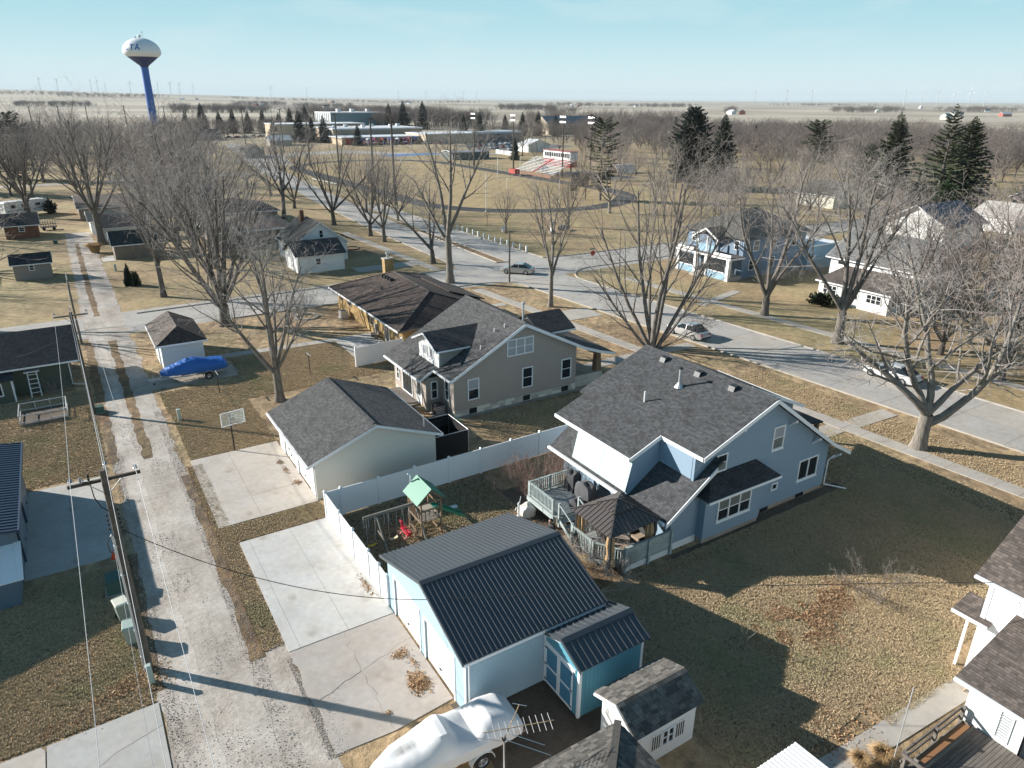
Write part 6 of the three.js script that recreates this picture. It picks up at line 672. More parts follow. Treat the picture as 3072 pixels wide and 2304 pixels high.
// navy metal-roofed garage at the left edge
{
  const g = thing('metal_roof_garage', 'navy ribbed metal-roofed garage at the left with dark apron', 'garage'), x1 = -5.25, z0 = -49.2, z1 = -38.5; walls(g, -14, x1, z0, z1, 0, 3.0, mat([.10, .15, .20], .6, { bumpMap: N.lap, bumpScale: .01 })); const rf = part(g, 'roof', mb().plate(V(-14, 4.4, -38.2), V(-4.85, 3.05, -38.2), V(-4.85, 3.05, -49.6), V(-14, 4.4, -49.6), .08), M.metalNavy); for (let i = 0; i <= 36; i++) { const z = -49.5 + i * .312; part(rf, 'rib', mb().bar(V(-14, 4.42, z), V(-4.85, 3.07, z), .05, .04), M.metalNavy); } part(g, 'edge_trim', box(-4.9, -4.82, 2.85, 3.1, -49.6, -38.2), M.metalNavy); for (const z of [-46.4, -42]) overhead(g, 'E', x1 + .08, z, 3.2, 2.4, mat([.12, .17, .22], .5), M.metalNavy, .02);
  part(g, 'lean_to_wall', box(-9, -5.3, 0, 1.4, -38.49, -36.4), mat([.10, .15, .20], .6, { bumpMap: N.lap, bumpScale: .01 })); const lr = part(g, 'lean_to_roof', mb().plate(V(-9.2, 1.5, -36.2), V(-4.95, 1.5, -36.2), V(-4.95, 2.3, -38.55), V(-9.2, 2.3, -38.55), .06), M.vinyl); for (let k = 0; k < 7; k++) part(lr, 'rib', mb().bar(V(-8.9 + k * .62, 1.51, -36.2), V(-8.9 + k * .62, 2.31, -38.5), .03, .025), M.vinyl);
}
house('grey_shed', 'taupe shed with black gable roof and one window, left of the far alley', 'shed', { x0: -7.0, x1: -2.7, z0: -117.3, z1: -114.2, e: 2.35, r: 3.3, ax: 'x', wall: M.taupe, roof: M.shDark, ov: .3, wins: [['S', -4.9, 1.6, -114.2, .65, .8, { rows: 2 }]] });
house('brown_garage', 'brown garage with grey roof beside the ornamental grass clump', 'garage', { x0: 5.6, x1: 12.5, z0: -127.6, z1: -122.6, e: 2.4, r: 3.95, ax: 'x', wall: M.brownWall, roof: M.shGreen, ov: .35 });
house('white_garage', 'white garage with dark roof, halfway up the alley', 'garage', { x0: 4.9, x1: 12, z0: -146, z1: -139, e: 2.6, r: 4.1, ax: 'x', wall: M.whiteLap, roof: M.shDark, wins: [['W', 4.9, 1.5, -142, .8, .8, {}]] }); house('low_garage', 'low garage with teal-dark roof behind the white alley garage', 'garage', { x0: 3.9, x1: 13, z0: -157, z1: -148.5, e: 2.5, r: 3.7, ax: 'x', wall: M.whiteLap, roof: M.shGreen }); house('low_garage', 'low garage with brown-grey roof, farthest along the alley', 'garage', { x0: 2.9, x1: 14, z0: -188, z1: -166, e: 2.6, r: 3.8, ax: 'x', wall: M.brownWall, roof: M.shTan });
house('brick_cottage', 'small dark brick cottage under trees left of the far alley', 'house', { x0: -9, x1: -4.1, z0: -156, z1: -150, e: 2.5, r: 4.0, ax: 'x', wall: M.brickRed, roof: M.shDark, wins: [['S', -6.5, 1.6, -150, .9, .8, {}]] });
{ const g = thing('camper_trailer', 'long white camper trailer parked behind the brick cottage', 'camper', [-10.3, 0, -178.6], .55); part(g, 'body', mb().poly([[0, .6], [8.6, .6], [9.2, 1.6], [8.9, 2.9], [8.3, 3.1], [.2, 3.1], [0, 2.9]], null, 'z', -1.2, 1.2), M.white); for (const x of [1.2, 3.4, 6.2]) part(g, 'window', box(x, x + 1, 1.8, 2.4, 1.2, 1.22), M.glass); part(g, 'stripe', box(.4, 8.4, 1.3, 1.4, 1.2, 1.215), M.towerNavy); part(g, 'door', box(4.9, 5.6, .8, 2.6, 1.2, 1.23), M.trim); for (const x of [3.8, 4.8]) part(g, 'wheel', mb().lathe([[0, -.12], [.35, -.12], [.35, .12], [0, .12]], 16).geo().rotateX(PI / 2).translate(x, .35, 1.1), M.rubber); part(g, 'hitch', mb().bar(V(9, .6, 0), V(10.2, .5, 0), .12, .12), M.darkMetal); }
{ const g = thing('utility_cart', 'dark slatted utility cart parked by the brick cottage', 'cart', [-2.6, 0, -158.2]); part(g, 'bed', box(-1.3, 1.3, .5, .6, -.7, .7), M.darkMetal); for (let k = 0; k < 7; k++) part(g, 'stake', box(-1.25 + k * .4, -1.18 + k * .4, .6, 1.9, .66, .72), M.darkMetal); part(g, 'side_rail', box(-1.3, 1.3, 1.1, 1.2, .73, .76), M.darkMetal); for (const x of [-.8, .8]) part(g, 'wheel', mb().lathe([[0, -.1], [.3, -.1], [.3, .1], [0, .1]], 12).geo().rotateX(PI / 2).translate(x, .3, .7), M.rubber); }
// small white house across the cross street
{
  const g = house('white_cottage', 'white gabled cottage with dark lean-to roof and red brick chimney', 'house', { x0: 28.0, x1: 36.0, z0: -114.5, z1: -105.4, e: 2.9, r: 6.0, ax: 'z', wall: M.whiteLap, roof: M.shOld, ov: .35, wins: [['S', 32.15, 4.2, -105.4, .65, 1.2, {}], ['W', 28, 1.7, -108, .8, 1.2, {}], ['W', 28, 1.7, -111, .8, 1.2, {}]], chim: [31.2, -111.4, 7.0] });
  walls(g, 26.6, 33.3, -105.39, -99.2, 0, 2.5, M.whiteLap); part(g, 'lean_to_roof', mb().plate(V(26.2, 2.5, -98.8), V(33.6, 2.5, -98.8), V(33.6, 4.1, -102.3), V(26.2, 4.1, -102.3), .1), M.shDark); part(g, 'lean_to_roof', mb().plate(V(33.6, 2.5, -105.3), V(26.2, 2.5, -105.3), V(26.2, 4.1, -102.3), V(33.6, 4.1, -102.3), .1), M.shDark); for (const x of [26.6, 33.2]) part(g, 'gable', mb().poly([[-105.3, 2.5], [-99.2, 2.5], [-102.3, 4.0]], null, 'x', x, x + .1), M.whiteLap); win(g, 'S', 29.5, 1.5, -99.2, .8, 1.0, {}); part(g, 'porch_roof', mb().plate(V(37.6, 2.7, -106), V(37.6, 2.7, -111), V(36, 3.4, -111), V(36, 3.4, -106), .1), M.shDark);
}
single('trampoline_ring', new THREE.TorusGeometry(1.3, .1, 6, 24).rotateX(PI / 2).translate(38.9, .35, -111.6), M.black, 'round black ring standing beside the white cottage', 'ring');
hipHouse('brown_ranch_house', 'low brown-roofed ranch house behind the white cottage', 'house', { x0: 20, x1: 33, z0: -136, z1: -124, e: 2.6, r: 4.4, wall: M.brownWall, roof: M.shTan }); hipHouse('brown_ranch_house', 'low brown-roofed ranch house farther up the tree-lined street', 'house', { x0: 19, x1: 36, z0: -158, z1: -145, e: 2.6, r: 4.5, wall: M.brownWall, roof: M.shBrown }); house('dark_roof_house', 'dark-roofed house partly hidden behind the big alley trees', 'house', { x0: 18, x1: 30, z0: -184, z1: -172, e: 2.9, r: 5.4, ax: 'x', wall: M.whiteLap, roof: M.shDark });
house('brick_bungalow', 'brick-walled bungalow at the end of the north street', 'house', { x0: 68, x1: 76, z0: -326, z1: -316, e: 3, r: 5.2, ax: 'z', wall: M.walk, roof: M.shBrown });
// blue and white porch house across the street
{
  const g = thing('blue_porch_house', 'blue two-storey house with white columned porch across the street', 'house'), B = mat([.155, .225, .315], .7, { bumpMap: N.lap, bumpScale: .015 }), PB = mat([.27, .43, .55], .7), x0 = 78, x1 = 91, z0 = -76, z1 = -65.4; walls(g, x0, x1, z0, z1, 0, 5.6, B); const A = V(77.3, 5.6, -76.7), Bq = V(91.7, 5.6, -76.7), C = V(91.7, 5.6, -64.7), D = V(77.3, 5.6, -64.7), p = V(83, 8.6, -70.7), q = V(86, 8.6, -70.7); part(g, 'roof', mb().plate(D, C, q, p, .1), M.shOld); part(g, 'roof', mb().plate(Bq, A, p, q, .1), M.shOld); part(g, 'roof', mb().plate3(A, D, p, .1), M.shOld); part(g, 'roof', mb().plate3(C, Bq, q, .1), M.shOld);
  part(g, 'porch_wall', box(75.4, 75.5, 0, .95, -74.9, -71.4), PB); part(g, 'porch_wall', box(75.4, 75.5, 0, .95, -69.6, -65.3), PB); part(g, 'porch_floor', box(75.5, 77.99, 0, .5, -75, -65.2), M.walk); part(g, 'porch_roof', box(75.1, 77.99, 2.9, 3.12, -75.3, -64.9), M.trim); part(g, 'porch_deck', box(75.2, 77.98, 3.12, 3.2, -75.2, -65), M.shTan); for (const z of [-74.9, -71.5, -69.5, -65.5]) part(g, 'porch_column', box(75.25, 75.75, 0, 2.9, z - .25, z + .25), M.white); for (const z of [-73.2, -67.5]) part(g, 'porch_glass', box(75.44, 75.47, .96, 2.6, z - 1.4, z + 1.4), M.glass); for (const z of [-73.2, -67.5]) part(g, 'porch_rail', box(75.35, 75.55, .951, 1.06, z - 1.4, z + 1.4), M.white); door(g, 'W', 77.99, .5, -70.5, 1, 2.2, M.white); part(g, 'step', box(74.2, 75.3, 0, .3, -71.4, -69.7), M.walk);
  part(g, 'balcony_wall', box(75.9, 76, 3.2, 4.3, -71.8, -68.4), PB); for (const z of [-71.8, -70.1, -68.4]) part(g, 'balcony_post', box(75.85, 76.05, 3.2, 5.4, z - .1, z + .1), M.white); part(g, 'balcony_roof', mb().plate(V(75.4, 5.3, -67.8), V(78.5, 5.3, -67.8), V(78.5, 6.6, -70.1), V(75.4, 6.6, -70.1), .1), M.shOld); part(g, 'balcony_roof', mb().plate(V(78.5, 5.3, -72.4), V(75.4, 5.3, -72.4), V(75.4, 6.6, -70.1), V(78.5, 6.6, -70.1), .1), M.shOld); part(g, 'balcony_bargeboard', mb().poly([[-72.5, 5.3], [-70.1, 6.65], [-67.7, 5.3], [-67.7, 5.05], [-70.1, 6.4], [-72.5, 5.05]], null, 'x', 75.32, 75.4), M.white); part(g, 'balcony_parapet', box(75.3, 75.42, 3.2, 3.6, -68.2, -65.1), M.white); part(g, 'balcony_parapet', box(75.3, 75.42, 3.2, 3.6, -75.1, -72), M.white);
  for (const [x, y, w] of [[80, 1.8, 1.2], [84, 1.8, 1.4], [80.5, 4.4, 1.2], [84, 4.4, 1.2], [88.5, 4.4, 1]]) win(g, 'S', x, y, z1, w, 1.5, {}); win(g, 'W', x0, 4.5, -66.6, .9, 1.3, {}); win(g, 'W', x0, 4.5, -74.6, .9, 1.3, {});
  const w2 = sub(g, 'rear_wing'); part(w2, 'wing_wall', box(91.01, 97, 0, 3.4, -72, -64.5), PB); part(w2, 'wing_roof', box(90.9, 97.4, 3.4, 3.6, -72.3, -64.1), M.trim);
}
// white house with grey roof across the street
{
  const g = house('grey_roof_house', 'white house with broad pale grey roof and glazed front porch', 'house', { x0: 83.9, x1: 93.4, z0: -56, z1: -43.6, e: 4.6, r: 7.4, ax: 'z', wall: M.whiteLap, roof: mat([.27, .275, .27], .92, { map: N.shingle, bumpMap: N.shingleB, bumpScale: .008 }), ov: .5, wins: [['S', 86.5, 1.8, -43.6, 1.2, 1.4, {}], ['S', 90.5, 1.8, -43.6, 1.2, 1.4, {}], ['S', 88.6, 5.0, -43.6, 1.0, 1.3, {}], ['W', 83.9, 3.9, -54.5, 1.0, 1.0, {}]] });
  walls(g, 78.4, 83.89, -53.4, -44.2, 0, 2.4, M.whiteLap); part(g, 'porch_roof', mb().plate(V(78.0, 2.45, -53.7), V(78.0, 2.45, -43.8), V(83.89, 3.5, -43.8), V(83.89, 3.5, -53.7), .1), M.shTan); part(g, 'porch_fascia', box(77.95, 78, 2.28, 2.44, -53.7, -43.8), M.trim); for (const z of [-51.8, -48.9, -46]) win(g, 'W', 78.4, 1.5, z, 1.9, 1.1, { cols: 3, rows: 2 }); win(g, 'S', 79.9, 1.5, -44.2, 1.8, 1.1, { cols: 3, rows: 2 }); win(g, 'S', 82.4, 1.5, -44.2, 1.2, 1.1, { cols: 2, rows: 2 });
}
house('white_house', 'plain white house half hidden behind the right-hand trees', 'house', { x0: 96, x1: 104, z0: -42.5, z1: -34, e: 3.2, r: 6, ax: 'z', wall: M.whiteLap, roof: M.shOld, wins: [['W', 96, 1.7, -39, 1, 1.3, {}], ['S', 99, 1.7, -34, 1, 1.3, {}]] }); house('white_house', 'white gabled house with shaded eaves beyond the grey-roofed house', 'house', { x0: 122, x1: 134, z0: -72, z1: -62, e: 4.2, r: 7, ax: 'x', wall: M.whiteLap, roof: mat([.20, .23, .29], .9, { map: N.shingle }), ov: .7 }); house('white_house', 'small white house among trees at the far right', 'house', { x0: 104, x1: 112, z0: -31, z1: -24, e: 3, r: 5.4, ax: 'x', wall: M.whiteLap, roof: M.shOld }); house('pale_house', 'pale-roofed house deep in the woods at the right', 'house', { x0: 178, x1: 190, z0: -78, z1: -66, e: 4, r: 7, ax: 'x', wall: M.taupe, roof: mat([.45, .44, .40], .9) }); house('pale_house', 'pale bungalow glimpsed between conifers and bare trees', 'house', { x0: 150, x1: 162, z0: -112, z1: -102, e: 3, r: 5.5, ax: 'z', wall: M.cream, roof: M.shOld }); house('pale_house', 'low pale house seen through branches right of the conifers', 'house', { x0: 150, x1: 162, z0: -72, z1: -64, e: 3, r: 5, ax: 'z', wall: M.whiteLap, roof: mat([.5, .47, .43], .9) });
// ---------------------------------------------------------------- cars
function car(label, pos, turn, paint, group) {
  const g = thing('car', label, 'car', pos, turn, group), m = mat(paint, .28, { phys: true, clearcoat: 1, clearcoatRoughness: .06, metalness: .35 }), L = [[-2.35, .35, .62, .72], [-2.2, .24, .78, .84], [-1.5, .22, .88, .88], [-.7, .22, .93, .9], [.9, .22, .95, .9], [1.7, .24, .93, .88], [2.2, .26, .86, .82], [2.38, .36, .62, .74]]; // x, low y, belt y, half width ; front at -x
  const c = mb(), ring = ([x, lo, b, w]) => [V(x, lo, -w * .92), V(x, (lo + b) / 2, -w), V(x, b, -w * .93), V(x, b + .02, 0), V(x, b, w * .93), V(x, (lo + b) / 2, w), V(x, lo, w * .92)]; const rs = L.map(ring); for (let i = 0; i + 1 < rs.length; i++) for (let k = 0; k < 7; k++) { const l = (k + 1) % 7; c.quad(rs[i][k], rs[i][l], rs[i + 1][l], rs[i + 1][k]); } for (const e of [rs[0], rs.at(-1)]) for (let k = 1; k < 6; k++) c.tri(e[0], e[k], e[k + 1]); part(g, 'body', c.geo(.7), m);
  const cab = [[-1.0, .92, .80], [-.25, 1.38, .64], [1.0, 1.42, .64], [1.95, .94, .78]], gl = mb(), pts = cab.map(([x, y, w]) => [V(x, y, -w), V(x, y, w)]); gl.quad(pts[0][0], pts[0][1], pts[1][1], pts[1][0]); part(g, 'windscreen', mb().plate(pts[0][1], pts[0][0], pts[1][0], pts[1][1], .02), M.glass); part(g, 'rear_window', mb().plate(pts[2][1], pts[2][0], pts[3][0], pts[3][1], .02), M.glass); part(g, 'roof_panel', mb().hex([V(-.3, 1.36, -.65), V(1.05, 1.40, -.65), V(1.05, 1.40, .65), V(-.3, 1.36, .65), V(-.1, 1.45, -.5), V(.85, 1.48, -.5), V(.85, 1.48, .5), V(-.1, 1.45, .5)]), m);
  for (const s of [-1, 1]) { const z = s, P = (x, y, w) => V(x, y, z * w); part(g, 'side_window', mb().plate(P(-.9, .95, .82), P(.3, .95, .84), P(.3, 1.36, .68), P(-.25, 1.35, .68), .015), M.glass); part(g, 'side_window', mb().plate(P(.38, .95, .84), P(1.75, .95, .82), P(1.05, 1.38, .67), P(.38, 1.36, .68), .015), M.glass); part(g, 'pillar', mb().bar(P(.34, .93, .85), P(.34, 1.38, .68), .07, .05, V(1, 0, 0)), m); for (const x of [-1.45, 1.4]) { const w = sub(g, 'wheel', [x, .33, z * .8]); part(w, 'tyre', mb().lathe([[.2, -.1], [.31, -.1], [.33, -.06], [.33, .06], [.31, .1], [.2, .1]], 20).geo(.6).rotateX(PI / 2), M.rubber); part(w, 'rim', mb().lathe([[0, -.09], [.21, -.09], [.21, .09], [0, .09]], 16).geo().rotateX(PI / 2), M.steel); } part(g, 'mirror', box(-.85, -.7, .95, 1.08, z * .88, z * 1.02), m); part(g, 'headlight', box(-2.36, -2.15, .6, .72, z * .45, z * .74), M.vinyl); part(g, 'tail_light', box(2.2, 2.39, .64, .78, z * .5, z * .76), M.red); } part(g, 'bumper', box(-2.42, -2.3, .3, .45, -.7, .7), M.darkMetal); part(g, 'bumper', box(2.33, 2.43, .3, .45, -.7, .7), M.darkMetal); return g;
}
const sedan = car('champagne silver sedan turning at the street corner', [53.4, .012, -84.2], -.806, [.50, .48, .44]); car('silver car parked at the kerb behind the many-stemmed tree', [53.4, .012, -50.6], -PI / 2 + .05, [.52, .52, .52]); car('white sedan parked across the street behind the gnarled tree', [60.0, .012, -32.2], -PI / 2 + .05, [.74, .75, .76]);
// ---------------------------------------------------------------- bare trees
class TB { // smooth tubes and spikes
  constructor() { this.p = []; this.n = []; this.u = []; this.i = []; }
  tube(pts, rad, m, tip) {
    let s = null; const base = this.p.length / 3, N = pts.length; let len = 0;
    pts.forEach((p, a) => {
      if (a) len += p.distanceTo(pts[a - 1]); const d = (pts[a + 1] || p).clone().sub(pts[a - 1] || p).normalize();
      if (!s) s = Math.abs(d.y) < .9 ? d.clone().cross(V(0, 1, 0)) : d.clone().cross(V(1, 0, 0)); else s = s.clone().addScaledVector(d, -s.dot(d)); s.normalize(); const w = d.clone().cross(s);
      if (tip && a === N - 1) { this.p.push(p.x, p.y, p.z); this.n.push(d.x, d.y, d.z); this.u.push(0, len); return; }
      for (let k = 0; k < m; k++) { const c = Math.cos(k / m * 2 * PI), e = Math.sin(k / m * 2 * PI), nx = s.x * c + w.x * e, ny = s.y * c + w.y * e, nz = s.z * c + w.z * e; this.p.push(p.x + nx * rad[a], p.y + ny * rad[a], p.z + nz * rad[a]); this.n.push(nx, ny, nz); this.u.push(k / m * rad[0] * 6.3, len); }
    });
    for (let a = 0; a + 1 < N; a++) for (let k = 0; k < m; k++) { const l = (k + 1) % m, q = base + a * m; if (tip && a === N - 2) this.i.push(q + k, q + l, q + m); else this.i.push(q + k, q + l, q + m + l, q + k, q + m + l, q + m + k); }
  }
  geo() { const g = new THREE.BufferGeometry(); g.setAttribute('position', new THREE.Float32BufferAttribute(this.p, 3)); g.setAttribute('normal', new THREE.Float32BufferAttribute(this.n, 3)); g.setAttribute('uv', new THREE.Float32BufferAttribute(this.u, 2)); g.setIndex(this.i); return g; }
}
function grow(o) {
  const R = RNG(o.seed), wood = new TB(), crown = new TB(), rnd = () => R() - .5, segs = [5, 8, 6, 4, 3, 2], kids = o.kids || [5, 7, 6, 6, 3], ang = (o.ang || [.45, .6, .65, .7, .75]).map((a, i) => i > 1 ? a * 1.3 : a), ratio = o.ratio || [1, .55, .52, .5, .55], wob = o.wob || [.06, .16, .28, .38, .42, .42], trop = o.trop || [.05, .05, .05, .03, .01, 0], sides = [10, 7, 5, 4, 3, 3], last = kids.length, minR = o.minR || .007;
  function spread(d, az, a) { const s = (Math.abs(d.y) < .9 ? d.clone().cross(V(0, 1, 0)) : d.clone().cross(V(1, 0, 0))).normalize(), w = d.clone().cross(s); return d.clone().multiplyScalar(Math.cos(a)).addScaledVector(s, Math.sin(a) * Math.cos(az)).addScaledVector(w, Math.sin(a) * Math.sin(az)).normalize(); }
  function branch(p, d, len, r, lv, flare) {
    const n = segs[lv], pts = [p.clone()], ds = [d.clone()], rs = [r * (flare || 1)], end = lv === 0 ? .8 : lv === 1 ? .3 : .25; let q = p.clone(), v = d.clone();
    for (let k = 1; k <= n; k++) { v.add(V(rnd() * wob[lv], rnd() * wob[lv] * .6 + trop[lv], rnd() * wob[lv])).normalize(); q = q.clone().addScaledVector(v, len / n); pts.push(q); ds.push(v.clone()); rs.push(Math.max(minR, r * lerp(1, end, k / n) * (flare && k === 1 ? 1.08 : 1))); }
    if (lv <= 2) wood.tube(pts, rs, sides[lv], lv === 2); else crown.tube(pts, rs, sides[lv], true);
    if (lv >= last) return;
    if (lv === 0) { const c = o.limbs || kids[0], az0 = R() * 6; if (Array.isArray(c)) for (const [dx, dy, dz, L, rr, y] of c) { const t = clamp(y ?? 1, 0, 1) * n, a = Math.min(n - 1, Math.floor(t)), s = pts[a].clone().lerp(pts[a + 1], t - a); branch(s, V(dx, dy, dz).normalize(), L, rr, 1); } else for (let k = 0; k < c; k++) { const s = pts[n - (k % 2)]; branch(s, spread(V(0, 1, 0), az0 + k * 2.4 + rnd() * .5, ang[0] * (.35 + .9 * (k / c)) + rnd() * .1), o.h * (o.limbLen || .8) * (.85 + R() * .3), r * (1.3 / Math.sqrt(c) - .04 * (k % 3)), 1); } return; }
    const c = kids[lv] + Math.round(rnd()), az0 = R() * 6, t0 = lv === 1 ? (o.clear ?? .25) : .12;
    for (let k = 0; k < c; k++) { const t = lerp(t0, 1, (k + .3 + R() * .6) / c) * n, a = Math.min(n - 1, Math.floor(t)), s = pts[a].clone().lerp(pts[a + 1], t - a), rr = lerp(rs[a], rs[a + 1], t - a); branch(s, spread(ds[a], az0 + k * 2.4 + rnd(), ang[lv] * (.7 + R() * .6)), len * ratio[lv] * (1.15 - .55 * t / n) * (.75 + R() * .5), Math.max(minR, rr * (lv === 1 ? .52 : .5) * (o.thick || 1)), lv + 1); }
  }
  if (o.stems) for (const [x, z, dx, dy, dz, L, r] of o.stems) branch(V(x, -.1, z), V(dx, dy, dz).normalize(), L, r, 1); else branch(V(0, -.15, 0), V(o.lean?.[0] || 0, 1, o.lean?.[1] || 0).normalize(), o.trunk, o.r, 0, 1.45);
  return { wood: wood.geo(), crown: crown.geo() };
}
let treeTris = 0;
function bareTree(name, label, pos, spec, bark, twig, group, turn = 0, cat = 'tree') { const t = grow(spec), g = thing(name, label, cat, pos, turn, group); part(g, 'trunk', t.wood, bark); part(g, 'crown', t.crown, twig); treeTris += (t.wood.index.count + t.crown.index.count) / 3; return g; }
const RT = V(.848, 0, .53), AW = V(.53, 0, -.848), dirv = (r, u, f) => { const v = RT.clone().multiplyScalar(r).addScaledVector(AW, f); return [v.x, u, v.z]; }; // picture right, up, away
// single trees one can tell apart
bareTree('bare_tree', 'leaning grey bare tree in the lawn behind the cream garage', [12.2, 0, -55.3], { seed: 3, h: 12.8, r: .36, trunk: 3.0, kids: [6, 8, 6, 6, 2], limbs: [[...dirv(-.75, 1, -.1), 8.5, .2, .8], [...dirv(-.35, 1, .35), 9.5, .2, 1], [...dirv(.05, 1, -.25), 9.8, .22, 1], [...dirv(.35, 1, .1), 8.5, .18, 1], [...dirv(.62, 1, -.25), 7, .15, .9], [...dirv(-.1, 1, .6), 8, .15, .9]], ang: [.4, .55, .6, .65, .7] }, M.bark, M.twigGray);
bareTree('bare_tree', 'broad fan-shaped bare tree with dense upright branches beside the cross street', [12.8, 0, -79.2], { seed: 14, h: 17, r: .62, trunk: 2.4, kids: [9, 8, 6, 5, 2], limbLen: .74, ang: [.62, .42, .5, .6, .7], clear: .15, ratio: [1, .6, .5, .5, .5], trop: [.02, .04, .07, .05, .03, .02] }, M.barkDark, M.twigGray);
bareTree('bare_tree', 'bare tree with single dark trunk across the street from small garage', [8.7, 0, -95.6], { seed: 22, h: 15, r: .34, trunk: 5.0, kids: [6, 7, 6, 6, 2], limbLen: .62, ang: [.6, .6, .65, .7, .75] }, M.barkDark, M.twig);
bareTree('bare_tree', 'tall vase-shaped bare tree at the far alley bend', [4.7, 0, -137.8], { seed: 31, h: 20.5, r: .6, trunk: 5.2, kids: [8, 8, 6, 5, 2], limbLen: .64, ang: [.6, .42, .55, .65, .7], clear: .3 }, M.bark, M.twig);
bareTree('bare_tree', 'wide vase-shaped bare tree over the camper trailer', [-5.9, 0, -177], { seed: 37, h: 19.5, r: .6, trunk: 3.6, kids: [8, 8, 6, 5, 2], limbLen: .66, ang: [.66, .42, .55, .65, .7], clear: .3 }, M.barkDark, M.twigDark);
bareTree('bare_tree', 'tall bare tree with straight pale trunk at the street corner', [42.6, 0, -84], { seed: 45, h: 19.4, r: .48, trunk: 6.4, kids: [5, 7, 6, 5, 3], limbs: [[...dirv(-.8, 1, .1), 9, .24, .88], [...dirv(-.25, 1, .2), 13, .28, 1], [...dirv(.1, 1, -.2), 13.5, .3, 1], [...dirv(.38, 1, .1), 12.5, .26, 1]], clear: .35, ang: [.4, .6, .65, .7, .75] }, M.barkPale, M.twig);
bareTree('bare_tree', 'leaning forked bare tree just behind the corner tree', [46, 0, -96.1], { seed: 48, h: 11, r: .38, trunk: 2.2, kids: [4, 7, 6, 5, 3], lean: [-.1, 0], limbs: [[...dirv(-.8, .75, 0), 9.5, .24, 1], [...dirv(-.2, 1, .1), 9, .22, 1], [...dirv(.15, 1, 0), 7.5, .18, 1]] }, M.barkDark, M.twig);
bareTree('bare_tree', 'bare boulevard tree with short trunk, farther of the close pair', [46.3, 0, -122.4], { seed: 52, h: 13, r: .4, trunk: 2.4, kids: [6, 7, 6, 5, 2], limbLen: .8, ang: [.75, .55, .6, .65, .7] }, M.barkDark, M.twigDark);
bareTree('bare_tree', 'bare boulevard tree with short trunk, nearer of the close pair', [46.3, 0, -116], { seed: 58, h: 13.4, r: .36, trunk: 3, kids: [6, 7, 6, 5, 2], limbLen: .76, ang: [.65, .55, .6, .65, .7] }, M.bark, M.twigDark);
bareTree('bare_tree', 'bare boulevard tree behind the white cottage chimney', [44.6, 0, -137.2], { seed: 63, h: 15, r: .45, trunk: 2.8, kids: [7, 7, 6, 5, 2], limbLen: .82, ang: [.75, .5, .6, .65, .7] }, M.barkDark, M.twigDark);
bareTree('bare_tree', 'twin-trunked bare boulevard tree, farthest along the north street', [44.4, 0, -163.4], { seed: 67, h: 14, r: .4, trunk: 2, kids: [6, 7, 6, 5, 2], limbLen: .9, ang: [.8, .5, .6, .65, .7] }, M.barkDark, M.twigDark);
bareTree('bare_tree', 'slender bare boulevard tree with peeling trunk in front of the tan bungalow', [47.4, 0, -67.3], { seed: 71, h: 13.6, r: .3, trunk: 4.2, kids: [5, 7, 6, 5, 2], limbLen: .7, ang: [.38, .5, .6, .65, .7] }, M.barkPale, M.twig);
bareTree('bare_tree', 'many-stemmed bare tree rising behind the blue bungalow roof', [47.3, 0, -49.6], { seed: 83, h: 18.5, kids: [0, 9, 6, 5, 2], clear: .28, ang: [.4, .5, .62, .7, .75], stems: [[0, 0, ...dirv(-.62, 1, .1), 13, .22], [.3, .2, ...dirv(-.28, 1, .2), 15.5, .25], [-.2, .4, ...dirv(-.05, 1, -.1), 16, .26], [.4, -.2, ...dirv(.2, 1, .1), 16, .25], [.5, .3, ...dirv(.38, 1, -.1), 15, .22], [.1, -.4, ...dirv(.1, 1, .5), 14, .2], [-.3, 0, ...dirv(-.9, .8, -.1), 9.5, .18], [.6, .1, ...dirv(.75, .9, 0), 9, .16], [.4, .5, ...dirv(.9, .45, -.2), 5.5, .1]] }, M.bark, M.twig);
bareTree('bare_tree', 'gnarled bare tree with one long horizontal limb beside the sidewalk', [48.8, 0, -23.2], { seed: 94, h: 15.5, r: .52, trunk: 2.8, thick: 1.1, kids: [5, 8, 6, 5, 3], wob: [.05, .42, .44, .44, .42, .4], trop: [.05, .035, .05, .04, .02, 0], limbs: [[...dirv(.97, .35, -.1), 10.5, .32, .7], [...dirv(-.85, .85, .0), 8, .3, 1], [...dirv(-.3, 1, .35), 10.5, .27, 1], [...dirv(.22, 1, .1), 11, .28, 1], [...dirv(.7, .85, .3), 9.5, .24, 1]], clear: .26, ang: [.4, .75, .8, .8, .8] }, M.barkPale, M.twigGray);
bareTree('bare_tree', 'forked tall bare tree before the white grey-roofed house', [64.9, 0, -41], { seed: 101, h: 18.2, r: .5, trunk: 3.4, kids: [6, 8, 6, 5, 3], limbs: [[...dirv(-.62, 1, .1), 12, .24, 1], [...dirv(-.15, 1, .1), 12.8, .3, 1], [...dirv(.12, 1, -.1), 13, .28, 1], [...dirv(.45, 1, .1), 12.5, .28, 1], [...dirv(.75, 1, .2), 11.5, .2, 1]], clear: .3 }, M.bark, M.twigGray);
bareTree('bare_tree', 'twisted bare tree with low fork before the blue porch house', [66.6, 0, -51.7], { seed: 107, h: 17.4, r: .46, trunk: 2.2, kids: [5, 8, 6, 5, 3], wob: [.05, .24, .26, .3, .3, .3], limbs: [[...dirv(-.38, 1, .1), 12, .26, 1], [...dirv(.1, 1, 0), 14.5, .3, 1], [...dirv(.5, 1, .1), 11, .2, 1], [...dirv(.15, 1, .5), 12, .2, 1]], clear: .3 }, M.bark, M.twig);
